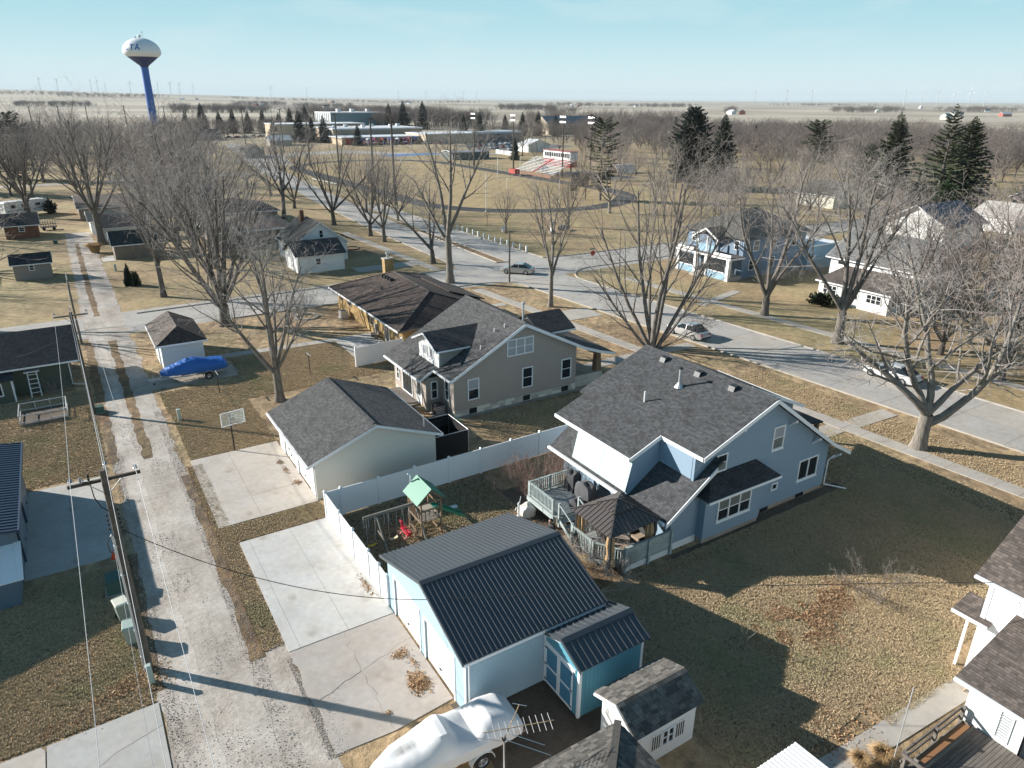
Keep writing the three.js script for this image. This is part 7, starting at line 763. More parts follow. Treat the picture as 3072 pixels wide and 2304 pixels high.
bareTree('bare_tree', 'small symmetrical bare tree on the park lawn by the bench', [68.8, 0, -112.6], { seed: 111, h: 8.1, r: .16, trunk: 2.2, kids: [7, 7, 5, 4, 0].slice(0, 4), limbLen: .6, ang: [.6, .5, .6, .6] }, M.barkDark, M.twig); bareTree('bare_tree', 'golden-twigged bare tree on the park lawn near the monument', [83, 0, -112.5], { seed: 113, h: 9.5, r: .25, trunk: 2.0, kids: [8, 7, 6, 5], limbLen: .75, ang: [.7, .5, .6, .6] }, M.bark, mat([.30, .22, .14], .9)); bareTree('sapling', 'staked young sapling on the park lawn', [69.1, 0, -120], { seed: 117, h: 4.8, r: .05, trunk: 2.2, kids: [5, 4, 3], limbLen: .4, ang: [.5, .5, .6] }, M.barkPale, M.twig); bareTree('sapling', 'thin forked sapling standing in shaded lawn near the leaf pile', [22.2, 0, -15.8], { seed: 119, h: 2.0, r: .02, trunk: .8, kids: [3, 2], limbLen: .5, ang: [.6, .6], minR: .006 }, M.bark, M.twig); bareTree('sapling', 'small ornamental tree in the round stone bed', [21.2, 0, -77.8], { seed: 121, h: 3.2, r: .06, trunk: 1.0, kids: [6, 5, 4], limbLen: .6, ang: [.7, .6, .6] }, M.bark, M.twigRed);
// shrubs
const stemRing = (n, R0, L, r, out, R) => Array.from({ length: n }, (_, i) => { const a = R() * 6.3, d = Math.sqrt(R()) * R0; return [Math.cos(a) * d, Math.sin(a) * d, Math.cos(a) * out * (d / R0 + .2), 1, Math.sin(a) * out * (d / R0 + .2), L * (.7 + R() * .5), r]; });
bareTree('shrub', 'large rounded reddish-brown bare shrub between white fence and deck', [22.4, 0, -32.7], { seed: 131, stems: stemRing(46, 1.5, 1.75, .016, .8, RNG(5)).map(s => [s[0] * 1.7, s[1] * .75, s[2], s[3], s[4], s[5], s[6]]), kids: [0, 6, 5, 3], clear: .15, ang: [.4, .5, .6, .7], minR: .005 }, M.twigRed, mat([.20, .12, .09], .9), null, 0, 'shrub');
bareTree('shrub', 'grey leafless shrub below the lower deck beside the garage', [20.6, 0, -24.0], { seed: 137, stems: stemRing(36, 1.2, 1.35, .014, .7, RNG(7)).map(s => [s[0] * .7, s[1] * 1.6, s[2], s[3], s[4], s[5], s[6]]), kids: [0, 6, 5, 3], clear: .15, ang: [.4, .5, .6, .7], minR: .005 }, M.twigGray, M.twigGray, null, 0, 'shrub');
bareTree('shrub', 'dark bare shrub against the dark green cottage wall', [-3.1, 0, -66.6], { seed: 139, stems: stemRing(26, .7, 1.1, .012, .6, RNG(9)), kids: [0, 5, 5], clear: .15, minR: .006 }, M.twigDark, M.twigDark, null, 0, 'shrub');
bareTree('brush_pile', 'dead brush heap at the edge of the big lawn shadow', [31.6, 0, -15.4], { seed: 141, stems: stemRing(22, 1.2, 1.3, .016, 1.5, RNG(11)), kids: [0, 4, 4], clear: .15, minR: .006 }, M.bark, M.twigDark, null, 0, 'brush');
{ let n = 0; for (const [x, z, s] of [[80, -47.5, 1.2], [83.5, -42.0, 1.2], [88, -42, 1.1], [92, -41, 1.3], [79.5, -62.5, 1.6], [84, -61, 1.7], [88, -62, 1.5], [99, -46, 1.6], [93, -62, 1.8]]) bareTree('shrub', 'bare grey shrub in the beds of the ' + ['grey-roofed house, by the porch corner', 'grey-roofed house, under its first side window', 'grey-roofed house, mid side wall', 'grey-roofed house, rear corner', 'blue porch house, front corner', 'blue porch house, under side windows', 'blue porch house, rear side', 'plain white house, front', 'blue porch house, back lot'][n], [x, 0, z], { seed: 150 + n++, stems: stemRing(20, 1.0 * s, 1.2 * s, .014, .6, RNG(40 + n)), kids: [0, 5, 5], clear: .15, minR: .008 }, M.twigDark, n % 2 ? M.twigGray : M.twigDark, 'bare foundation shrubs', 0, 'shrub'); }
bareTree('shrub', 'red-twigged shrub at the right beyond the gnarled tree', [85, 0, -33.8], { seed: 171, stems: stemRing(18, .8, 1.7, .014, .4, RNG(61)), kids: [0, 5, 5], minR: .008 }, mat([.3, .04, .04], .9), mat([.33, .045, .045], .9), null, 0, 'shrub');
{ const R = RNG(64), c = new TB(); for (let i = 0; i < 900; i++) { const a = R() * 6.3, d = Math.sqrt(R()) * .35, o = .25 + R() * .8; c.tube([V(Math.cos(a) * d, 0, Math.sin(a) * d), V(Math.cos(a) * (d + o * .35), .7 + R() * .3, Math.sin(a) * (d + o * .35)), V(Math.cos(a) * (d + o), .5 + R() * .5, Math.sin(a) * (d + o))], [.012, .01, .006], 3, true); } const m = mat([.50, .34, .17], .9), g = thing('ornamental_grass', 'round tan ornamental grass clump beside the far alley', 'grass clump', [3.3, 0, -130.2], 0, 'dry grass clumps'); g.scale.setScalar(1.5); part(g, 'foliage', c.geo(), m); dup(g, [22.2, 0, -9.15], 1, 'dry tan grass clump by the grey deck post', 'dry grass clumps', .55); dup(g, [21.3, 0, -9.45], 2, 'dry tan grass clump touching the concrete walk', 'dry grass clumps', .5); }
// ---------------------------------------------------------------- conifers
function spruce(o) { const R = RNG(o.seed), w = new TB(), pos = [], tri = (a, b, c) => pos.push(a.x, a.y, a.z, b.x, b.y, b.z, c.x, c.y, c.z); w.tube([V(0, -.1, 0), V(0, o.h * .5, 0), V(0, o.h * .98, 0)], [o.h * .018, o.h * .011, .02], 8, true); const n = o.levels || 34; for (let i = 0; i < n; i++) { const t = i / (n - 1), y = lerp(o.h * (o.base ?? .07), o.h * .985, Math.pow(t, .92)), rr = o.r * (o.prof ? o.prof(t) : Math.pow(1 - t, .85) + .03), nb = Math.max(4, Math.round(lerp(o.nb || 12, 5, t))); for (let k = 0; k < nb; k++) { if (o.gap && R() < o.gap) continue; const az = k / nb * 6.283 + i * 1.3 + R() * .5, L = rr * (.65 + R() * .6), dr = lerp(o.droop ?? .28, -.35, t) + (R() - .5) * .2, d = V(Math.cos(az), 0, Math.sin(az)), s = V(-d.z, 0, d.x), P = q => d.clone().multiplyScalar(L * q).setY(y - dr * L * q + .12 * L * q * q + (R() - .5) * .1), m = o.seg || 5; for (let q = 0; q < m; q++) { const a = P(q / m * .85 + .1), b = P((q + 1) / m * .85 + .15), wd = (o.w || .42) * (.6 + R() * .6) * lerp(1, .55, q / m) * clamp(L / 1.4, .35, 1.2); tri(a, b, a.clone().lerp(b, .75).addScaledVector(s, wd).add(V(0, -.10 - R() * .18, 0))); tri(a, b, a.clone().lerp(b, .75).addScaledVector(s, -wd).add(V(0, -.10 - R() * .18, 0))); tri(a, b, a.clone().lerp(b, .6).add(V((R() - .5) * .2, .12 + R() * .14, (R() - .5) * .2))); } } } const g = new THREE.BufferGeometry(); g.setAttribute('position', new THREE.Float32BufferAttribute(pos, 3)); g.computeVertexNormals(); g.setAttribute('uv', new THREE.BufferAttribute(new Float32Array(pos.length / 3 * 2), 2)); return { wood: w.geo(), crown: g }; }
function conifer(name, label, pos, spec, m, group) { const t = spruce(spec), g = thing(name, label, 'conifer', pos, 0, group); part(g, 'trunk', t.wood, M.barkDark); part(g, 'crown', t.crown, m); return g; }
conifer('pine_tree', 'tall rounded dark pine right of the football field', [153.6, 0, -151.3], { seed: 1, h: 21.5, r: 6.3, levels: 46, nb: 18, w: .9, prof: t => t < .5 ? .85 + .3 * t : 1.0 * Math.sqrt(Math.max(0, 1 - (t - .5) * 2)) * (1 - .25 * t) + .05, droop: .1 }, M.needleBlue); conifer('spruce_tree', 'double-topped dark spruce beside the rounded pine', [155.2, 0, -141.5], { seed: 2, h: 19.8, r: 5.4, levels: 46, nb: 18, w: .9 }, M.needle);
const sp1 = conifer('spruce_tree', 'classic cone-shaped spruce standing alone at the right', [176, 0, -105.5], { seed: 3, h: 20.8, r: 6.2, levels: 42, nb: 17, w: .8, gap: .08 }, M.needleWarm); conifer('spruce_tree', 'thin open-crowned spruce with bare top, tallest at the right', [164, 0, -86.6], { seed: 4, h: 22.8, r: 6.6, levels: 32, nb: 13, w: .7, gap: .25, droop: .12 }, M.needleWarm); conifer('spruce_tree', 'broad spruce beside the open-crowned one at the right', [178, 0, -89.2], { seed: 5, h: 20.2, r: 7.2, levels: 42, nb: 17, w: .85, gap: .06 }, M.needleWarm); conifer('pine_tree', 'sparse pine left of the lone spruce', [220.3, 0, -159.7], { seed: 6, h: 16.5, r: 5, levels: 24, nb: 12, w: 1.0, gap: .2, base: .25, prof: t => .55 + .4 * Math.sin(t * 3.1) }, M.needleWarm); conifer('spruce_tree', 'short broad spruce at the foot of the lone spruce', [196, 0, -124], { seed: 7, h: 12, r: 5.4, levels: 28, nb: 14, w: .8, gap: .1 }, M.needleWarm); conifer('pine_tree', 'ragged evergreen among bare trees right of the bleachers', [113, 0, -140.5], { seed: 8, h: 18.5, r: 4.2, levels: 24, nb: 10, w: .8, gap: .3, base: .2, prof: t => .6 + .4 * Math.sin(t * 3.1) }, M.needleWarm); conifer('pine_tree', 'blurred dark evergreen near the left edge beyond the alley', [-9, 0, -262], { seed: 9, h: 18, r: 5, levels: 26, nb: 11, w: .9, gap: .1, prof: t => .6 + .5 * Math.sin(t * 3.1) }, M.needleBlue); conifer('pine_tree', 'second dark evergreen at the left edge beyond the camper', [-24, 0, -235], { seed: 10, h: 15, r: 4.5, levels: 26, nb: 11, w: .9, gap: .1, prof: t => .6 + .5 * Math.sin(t * 3.1) }, M.needleBlue);
conifer('arborvitae', 'narrow dark green arborvitae, left of a pair below the spruces', [158, 0, -88], { seed: 11, h: 9, r: 2.0, levels: 26, nb: 12, w: .5, droop: -.6, prof: t => Math.sin(Math.min(1, t * 1.1 + .15) * 3.14) + .1 }, M.needle); conifer('arborvitae', 'narrow bright green arborvitae, right of a pair below the spruces', [157, 0, -81.5], { seed: 12, h: 10, r: 2.1, levels: 26, nb: 12, w: .5, droop: -.6, prof: t => Math.sin(Math.min(1, t * 1.1 + .15) * 3.14) + .1 }, mat([.045, .075, .028], .85));
conifer('young_spruce', 'young dark spruce on the lawn across the street', [5.7, 0, -104], { seed: 13, h: 2.9, r: .7, levels: 22, nb: 11, w: .3 }, M.needle); conifer('young_spruce', 'small bushy juniper touching the young spruce', [6.5, 0, -103.6], { seed: 14, h: 1.7, r: .75, levels: 14, nb: 11, w: .35, prof: t => .9 - .5 * t }, M.needleWarm); conifer('young_spruce', 'little dark round evergreen beside the camper trailer', [-2.0, 0, -181], { seed: 15, h: 3.2, r: 1.2, levels: 16, nb: 11, w: .4, prof: t => Math.sin(Math.min(1, t + .15) * 3.1) + .1 }, M.needle); conifer('low_juniper', 'low green juniper at the porch of the grey-roofed house', [76.5, 0, -51.2], { seed: 16, h: 1.2, r: 1.6, levels: 9, nb: 14, w: .5, prof: t => 1.1 - .6 * t, base: .1, droop: -.1 }, M.needleWarm);
const far1 = conifer('spruce_tree', 'dark conical evergreen in front of the school, nearest the low wing', [130, 0, -404], { seed: 17, h: 14.5, r: 3.8, levels: 30, nb: 15, w: 1.2, seg: 5 }, M.needleBlue, 'school evergreens');
for (const [i, [x, z, s, d]] of [[120, -416, 1.15, 'beside the tan west block'], [125, -409, .95, 'left of the red playground'], [104, -408, .9, 'by the little shed'], [137, -371, .75, 'at the school forecourt'], [246, -560, 1.5, 'large and dark right of the gym'], [256, -545, 1.5, 'large and dark, rightmost by the gym'], [240, -575, 1.35, 'large and dark, nearest the gym wall'], [84, -560, 1.0, 'first of the windbreak left of the school'], [94, -556, 1.35, 'tallest of the windbreak left of the school'], [104, -550, 1.0, 'third of the windbreak left of the school'], [112, -545, 1.1, 'fourth of the windbreak left of the school'], [121, -540, 1.0, 'fifth of the windbreak left of the school'], [130, -536, 1.1, 'sixth of the windbreak left of the school'], [140, -532, .95, 'seventh of the windbreak left of the school'], [150, -540, 1.15, 'eighth of the windbreak behind the tan block'], [160, -548, .95, 'ninth of the windbreak behind the tan block'], [176, -590, 1.25, 'alone behind the tan block'], [72, -566, .8, 'leftmost of the school windbreak'], [212, -395, 1.0, 'by the school car park, left of two'], [219, -388, 1.1, 'by the school car park, right of two'], [262, -430, .95, 'behind the car park, first'], [272, -424, 1.05, 'behind the car park, second'], [282, -420, 1.1, 'behind the car park, third'], [292, -414, .95, 'behind the car park, fourth'], [160, -255, .6, 'small beside the park shed'], [300, -290, 1.1, 'in the woods right of the tan farmhouse'], [320, -330, .95, 'in the woods above the tan farmhouse'], [330, -240, .9, 'in the woods beyond the rounded pine'], [345, -262, .8, 'in the far woods, behind the pine'], [296, -250, .85, 'in the woods left of the rounded pine']].entries()) dup(far1, [x, 0, z], i * 1.7, 'dark conical evergreen ' + d, 'school evergreens', s);
// ---------------------------------------------------------------- repeated bare trees of the middle distance
const pro = [[201, .75, 4.5, 6], [211, .95, 2.6, 7], [223, .45, 5.5, 5], [233, .8, 2.0, 8], [241, 1.05, 3.4, 6]].map(([seed, a, tr, nl], i) => ({ ...grow({ seed, h: 16, r: .38, trunk: tr, kids: [nl, 7, 5, 4], limbLen: .74, ang: [a, .6, .65, .7], clear: .24, minR: .015, wob: [.08, .24 + .04 * i, .32, .4, .42] }), bark: [M.bark, M.barkDark, M.bark, M.barkDark, M.barkPale][i], twig: [M.twig, M.twigDark, M.twigGray, M.twig, M.twigRed][i] }));
const midTwigs = [M.twig, M.twigGray, M.twigDark, M.twigRed];
function midTree(i, x, z, s, label, group, tw) { const p = pro[i % 5], g = thing('bare_tree', label, 'tree', [x, 0, z], hash2(i, x | 0, 5) * 6.3, group); g.scale.set(s * (.9 + hash2(i, z | 0, 6) * .3), s, s * (.9 + hash2(i, z | 0, 7) * .3)); part(g, 'trunk', p.wood, p.bark); part(g, 'crown', p.crown, tw || p.twig); return g; }
const keep = [[60, 100, -80, -30], [118, 136, -76, -60], [148, 164, -114, -62], [176, 192, -80, -64], [126, 140, -110, -96]]; // houses stay clear
const clearOf = (x, z) => !(x > 76 && x < 98.5 && z > -77 && z < -43) && !(x > 95 && x < 113 && z > -43.5 && z < -23) && !(x > 121 && x < 135 && z > -73 && z < -61) && !(x > 149 && x < 163 && z > -113 && z < -63) && !(x > 62 && x < 135 && z < -117) && !(x > 3 && x < 14.5 && z > -189 && z < -121) && !(x > 18 && x < 37 && z > -185 && z < -99) && !(x > 47 && x < 68) && !(Math.abs(z + 86) < 6 && x < 165) && !(x > -.8 && x < 3.9) && !(x > 127 && x < 139 && z > -109 && z < -97) && !(x > 60 && x < 90 && z < -90) && !(x > -11 && x < -2 && z > -184 && z < -149);
{
  const R = RNG(808), placed = [], put = (n, x0, x1, z0, z1, gap, s0, s1, label, group, tw) => { let t = 0, k = 0; while (k < n && t++ < n * 60) { const x = lerp(x0, x1, R()), z = lerp(z0, z1, R()); if (!clearOf(x, z) || placed.some(q => Math.hypot(q[0] - x, q[1] - z) < gap)) continue; placed.push([x, z]); midTree(placed.length, x, z, lerp(s0, s1, R()), typeof label === 'function' ? label(k) : label, group, tw ? tw[Math.floor(R() * tw.length)] : null); k++; } };
  put(18, 98, 150, -78, -26, 8, .45, .62, 'bare tree in the crowded lots behind the grey-roofed house', 'trees behind the grey-roofed house', [M.twig, M.twigGray, M.twigRed]); put(16, 68, 80, -40, -8, 5, .7, .95, 'bare tree across the street at the right edge', 'trees across the street at right', [M.twigRed, M.twigGray]); put(16, 84, 130, -34, -6, 6, .7, .9, 'pinkish bare tree crown at the right edge', 'pinkish trees at right', [M.twigRed, M.twigRed, M.twig]); put(32, 100, 200, -128, -92, 8, .45, .66, 'bare tree in the woods behind the blue porch house', 'woods behind the blue porch house', [M.twig, M.twigGray, M.twigDark]); put(24, 136, 230, -185, -120, 9, .5, .72, 'bare tree in the woods right of the football field', 'woods right of the football field', [M.twig, M.twigDark, M.twigRed]); put(22, 150, 240, -110, -20, 9, .45, .62, 'bare tree among the houses below the spruces', 'woods below the spruces', [M.twig, M.twigGray, M.twigRed]);
  put(16, -30, 17, -300, -150, 8, .8, 1.15, 'bare tree among the houses along the far alley', 'trees along the far alley', [M.twig, M.twigDark, M.twigRed]); put(8, 14, 18, -184, -100, 7, .9, 1.15, 'bare back-lot tree between the alley and the white cottage', 'back-lot trees', [M.twigGray, M.twigRed]); put(12, 18, 46, -280, -188, 9, .75, 1.0, 'bare tree in the yards beyond the ranch houses', 'yard trees beyond the ranch houses', [M.twigDark, M.twig]); put(10, 140, 190, -300, -190, 9, .55, .8, 'bare tree on the lawns behind the bleachers', 'trees behind the bleachers', [M.twig, M.twigDark]); put(12, 75, 130, -440, -290, 14, .45, .7, 'bare tree on the school grounds', 'school yard trees', [M.twig, M.twigRed]); put(7, -60, -14, -140, -92, 9, .8, 1.0, 'bare tree standing left of the frame by the taupe shed', 'trees left of the alley', [M.twigDark]);
  midTree(1, 21, -158, 1.28, 'tall dense bare tree behind the ranch house roofs', 'tall trees in the back lots'); midTree(3, 16.5, -121, 1.22, 'tall bare tree overhanging the brown garage', 'tall trees in the back lots'); midTree(2, 38.5, -150, 1.0, 'bare tree beside the farther ranch house', 'tall trees in the back lots'); midTree(4, -12, -93, .95, 'bare tree casting long shadows left of the alley mouth', 'trees left of the alley'); midTree(0, 56.2, -150, .72, 'bare tree on the strip beside the parking lane', 'street strip trees'); midTree(3, 57.5, -136, .66, 'bare tree beside the parking lane, nearer', 'street strip trees'); midTree(4, 101.5, -122.7, .95, 'spreading bare tree inside the curve of the track', 'trees by the track');
}
console.log('tree triangles', treeTris);
// ---------------------------------------------------------------- far woods, one mass
{
  const t = grow({ seed: 301, h: 15, r: .3, trunk: 3, kids: [6, 6, 5], limbLen: .8, ang: [.7, .5, .6], clear: .25, minR: .045 }), g = mergeGeometries([t.wood, t.crown]), R = RNG(606), spots = [], add = (n, x0, x1, z0, z1, s0, s1, test) => { for (let k = 0; k < n; k++) { const x = lerp(x0, x1, R()), z = lerp(z0, z1, R()); if (test && !test(x, z)) continue; spots.push([x, z, lerp(s0, s1, R())]); } };
  add(520, 230, 420, -330, -20, .6, .82, (x, z) => x + z * .25 > 190 && !(x > 300 && x < 350 && z < -400)); add(360, 200, 420, -480, -180, .55, .8, (x, z) => x * .9 - 60 > -z * .42 && !(x < 300 && z < -330)); add(160, 420, 560, -360, 10, .55, .75, (x, z) => x + z * .3 < 520); add(170, 235, 330, -660, -560, .7, 1.0); add(60, 320, 440, -520, -400, .8, 1.0); add(90, -60, 60, -430, -300, .6, .9, (x, z) => !(x > -.8 && x < 3.9)); add(90, 60, 170, -580, -470, .45, .7, (x, z) => !(x > 110 && z > -500)); add(50, 230, 300, -420, -330, .5, .7, (x, z) => x > 235);
  const im = new THREE.InstancedMesh(g, mat([1, 1, 1], .95), spots.length), m4 = new THREE.Matrix4(), q = new THREE.Quaternion(), tones = [[.155, .132, .12], [.185, .15, .135], [.135, .115, .105], [.19, .165, .15]]; spots.forEach(([x, z, s], i) => { q.setFromAxisAngle(V(0, 1, 0), R() * 6.3); m4.compose(V(x, hillAt(x, z) - .2, z), q, V(s * (.9 + R() * .4), s, s * (.9 + R() * .4))); im.setMatrixAt(i, m4); im.setColorAt(i, lin(...tones[Math.floor(R() * 4)])); }); stuff(im, 'woodland', 'mass of leafless grey-brown woodland behind the town', 'woods');
  // groves and shelterbelts out on the farmland
  const grove = (name, label, cx, cz, w, d, n, s, tone) => { const m = new THREE.InstancedMesh(g, mat(tone || [.165, .14, .125], .95), n); for (let k = 0; k < n; k++) { const x = cx + (R() - .5) * w, z = cz + (R() - .5) * d, sc = s * (.7 + R() * .6); q.setFromAxisAngle(V(0, 1, 0), R() * 6.3); m4.compose(V(x, hillAt(x, z) - 1, z), q, V(sc * 1.3, sc, sc * 1.3)); m.setMatrixAt(k, m4); } stuff(m, name, label, 'grove'); };
  const at = (px, d) => { const a = Math.atan((px - 1106) / 1534) + 32 * PI / 180; return [Math.sin(a) * d, -Math.cos(a) * d]; }; // bearing of a picture column
  for (const [px, d, w, n, l] of [[185, 2300, 180, 90, 'dark grove on the slope left of the water tower'], [205, 4300, 900, 160, 'long hazy wood on the ridge left of the water tower'], [290, 3900, 380, 60, 'thin tree line right of the water tower'], [515, 1350, 150, 110, 'dense shelterbelt on the fields behind the windbreak'], [595, 2600, 160, 60, 'farm grove with pale buildings above the school windbreak'], [720, 2300, 200, 50, 'sparse farm grove left of the gym'], [810, 980, 190, 130, 'bare grove directly behind the gym'], [880, 960, 80, 50, 'bare grove tail right of the gym'], [1137, 1900, 150, 110, 'compact dark grove on the open fields, centre'], [1245, 2900, 260, 70, 'far farm grove above the bleachers'], [1410, 2900, 300, 90, 'long far grove left of the rounded pine'], [1815, 2150, 230, 110, 'dark farm grove left of the turbines'], [2040, 2500, 260, 90, 'farm grove above the open-crowned spruce'], [1200, 1250, 60, 20, 'low hedge line on the near fields'], [2190, 3800, 300, 60, 'farm grove at the right edge of the horizon'], [1730, 4800, 700, 80, 'faint tree line on the horizon at right'], [700, 4600, 900, 100, 'faint tree line on the horizon, centre left'], [1545, 1500, 36, 14, 'little clump of trees on the pale field'], [950, 4300, 500, 60, 'faint tree line on the horizon, centre']]) grove('tree_grove', l, ...at(px, d), w, w * .5, n, .8);
  // farmsteads: barns, houses, silos
  const fm = [M.white, M.flatRoof, mat([.45, .12, .09], .8), M.cream]; let fi = 0; for (const [px, d, l] of [[440, 3600, 'left of the school'], [470, 3650, 'left of the school, second'], [588, 2500, 'above the school windbreak'], [600, 2520, 'above the school windbreak, right'], [706, 2250, 'left of the gym'], [728, 2230, 'left of the gym, second'], [742, 3300, 'behind the gym, far'], [880, 3400, 'far above the school wing'], [895, 3420, 'far above the school wing, right'], [1222, 2800, 'above the bleachers'], [1236, 2780, 'above the bleachers, second'], [1258, 2850, 'above the bleachers, third'], [1352, 3000, 'left of the rounded pine'], [1545, 1480, 'on the pale field behind the pines'], [1567, 1490, 'on the pale field, right barn'], [1840, 2100, 'in the grove left of the turbines'], [1990, 1700, 'beyond the lone spruce'], [2004, 1650, 'between the two right spruces'], [2098, 1750, 'beyond the broad spruce'], [1980, 1250, 'low and tan beyond the woods at right'], [2060, 2400, 'above the open-crowned spruce'], [1925, 3300, 'far at right']]) { const [x, z] = at(px, d), y = hillAt(x, z), m = fm[fi++ % 4], w = 9 + hash2(fi, 2) * 12, g2 = thing('farm_building', 'distant farm building ' + l, 'farm building', [x, y - .5, z], hash2(fi, 3) * 3, 'distant farm buildings'); part(g2, 'wall', mb().poly([[-5, 0], [5, 0], [5, 5], [0, 8.5], [-5, 5]], null, 'z', -w / 2, w / 2), m); part(g2, 'roof', mb().poly([[-5.5, 4.8], [0, 8.7], [5.5, 4.8], [5.5, 5.2], [0, 9.1], [-5.5, 5.2]], null, 'z', -w / 2 - .5, w / 2 + .5), fi % 3 ? M.flatRoof : M.shDark); }
  for (const [i, [px, d]] of [[802, 900], [806, 900], [810, 900], [816, 905], [822, 905]].entries()) { const [x, z] = at(px - 8, d); const g2 = thing('grain_bin', ORD[i] + ' white grain bin from the left behind the gym', 'grain bin', [x, hillAt(x, z), z], 0, 'grain bins behind the gym'); part(g2, 'drum', mb().lathe([[2.6, 0], [2.6, 6]], 16), M.galv); part(g2, 'cone', mb().lathe([[2.8, 6], [.4, 7.6], [0, 7.6]], 16), M.white); }
  // wind turbines
  const tw = mb().tube([V(0, 0, 0), V(0, 80, 0)], [2.1, 1.3], 8), blade = mb().hex([V(-1.4, 0, -.2), V(1.4, 0, -.2), V(1.4, 0, .3), V(-1.4, 0, .3), V(-.2, 40, -.05), V(.3, 40, -.05), V(.3, 40, .05), V(-.2, 40, .05)]).geo(), tg = tw.geo(.8), ng = box(-1.5, 1.5, 79, 82, -4, 4), tm = mat([.5, .52, .54], .6); let ti = 0; for (const [px, d] of [[50, 6600], [58, 6900], [70, 7200], [78, 6500], [160, 6800], [195, 7000], [262, 6400], [275, 6700], [290, 7200], [340, 7000], [395, 6900], [420, 6500], [438, 6700], [465, 7300], [620, 7000], [692, 6400], [875, 6300], [930, 6900], [1005, 6600], [1032, 6700], [1589, 5200], [1652, 4600], [1703, 4700], [1889, 4700], [1923, 5000], [1955, 5300], [1987, 5500], [2019, 5100], [2050, 5600]]) { const [x, z] = at(px, d), g2 = thing('wind_turbine', ORD[ti] + ' wind turbine from the left on the horizon', 'wind turbine', [x, hillAt(x, z), z], .5 + hash2(ti, 4) * 1.2, 'wind turbines on the horizon'); part(g2, 'tower', tg, tm); part(g2, 'nacelle', ng, tm); const a0 = hash2(ti++, 9) * 2; for (let k = 0; k < 3; k++) { const b = part(g2, 'blade', blade, tm); b.position.set(0, 80.5, 4.5); b.rotation.z = a0 + k * 2.094; } }
}
// ---------------------------------------------------------------- water tower with lettering
{
  const g = thing('water_tower', 'white and blue pedestal water tower lettered ALTA', 'water tower', [57, 0, -496.7]), R0 = 10.2, yc = 47, up = 7.4, dn = 4.4; const prof = [], nP = 24, a0 = -.644; for (let i = 0; i <= nP; i++) { const a = a0 + (PI / 2 - a0) * i / nP; prof.push([Math.cos(a) * R0, yc + Math.sin(a) * (a > 0 ? up : dn)]); } prof[nP][0] = .0001; const yb = prof[0][1], rb = prof[0][0];
  part(g, 'tank', mb().lathe(prof, 56).geo(.8), M.towerWhite); part(g, 'bowl', mb().lathe([[2.05, 38.8], [2.3, 39.6], [3.1, 40.3], [rb - .02, yb - .02]], 56).geo(.8), M.towerNavy); part(g, 'pedestal', mb().lathe([[5, 0], [3.6, 2.2], [2.4, 5], [2.15, 20], [2.0, 34], [2.05, 38.8]], 40).geo(.8), M.towerBlue); part(g, 'vent', mb().lathe([[.6, 54.2], [.6, 55.2], [1.0, 55.2], [.9, 55.8], [0, 56]], 12), M.galv); part(g, 'mast', mb().tube([V(1.6, 54, 0), V(1.6, 58, 0)], .1, 6), M.galv); part(g, 'mast_arm', mb().bar(V(.7, 57.4, 0), V(2.5, 57.4, 0), .15, .15), M.galv); part(g, 'hatch', mb().lathe([[.5, 54], [.5, 55], [0, 55.1]], 10, -2.4, .6), M.galv);
  // letters wrapped on the tank; the word is centred to the left of the line of sight
  const font = await new FontLoader().loadAsync('fonts/droid/droid_sans_bold.typeface.json'), view = Math.atan2(-57, 496.7), mid = view - .68, letters = ['A', 'L', 'T', 'A'], step = .31; letters.forEach((ch, i) => { let tg = new TextGeometry(ch, { font, size: 3.1, depth: .12, curveSegments: 4 }); tg.computeBoundingBox(); const bb = tg.boundingBox; tg.translate(-(bb.max.x + bb.min.x) / 2, -1.55, 0); const a = mid + (i - 1.5) * step, p = tg.attributes.position; for (let k = 0; k < p.count; k++) { const y = p.getY(k) + yc + 2.2, rr = R0 * Math.sqrt(Math.max(0, 1 - ((y - yc) / (y > yc ? up : dn)) ** 2)) + p.getZ(k) + .06, th = a + p.getX(k) / R0; p.setXYZ(k, Math.sin(th) * rr, y, Math.cos(th) * rr); } tg.computeVertexNormals(); part(g, 'letter', tg, M.towerBlue); });
}
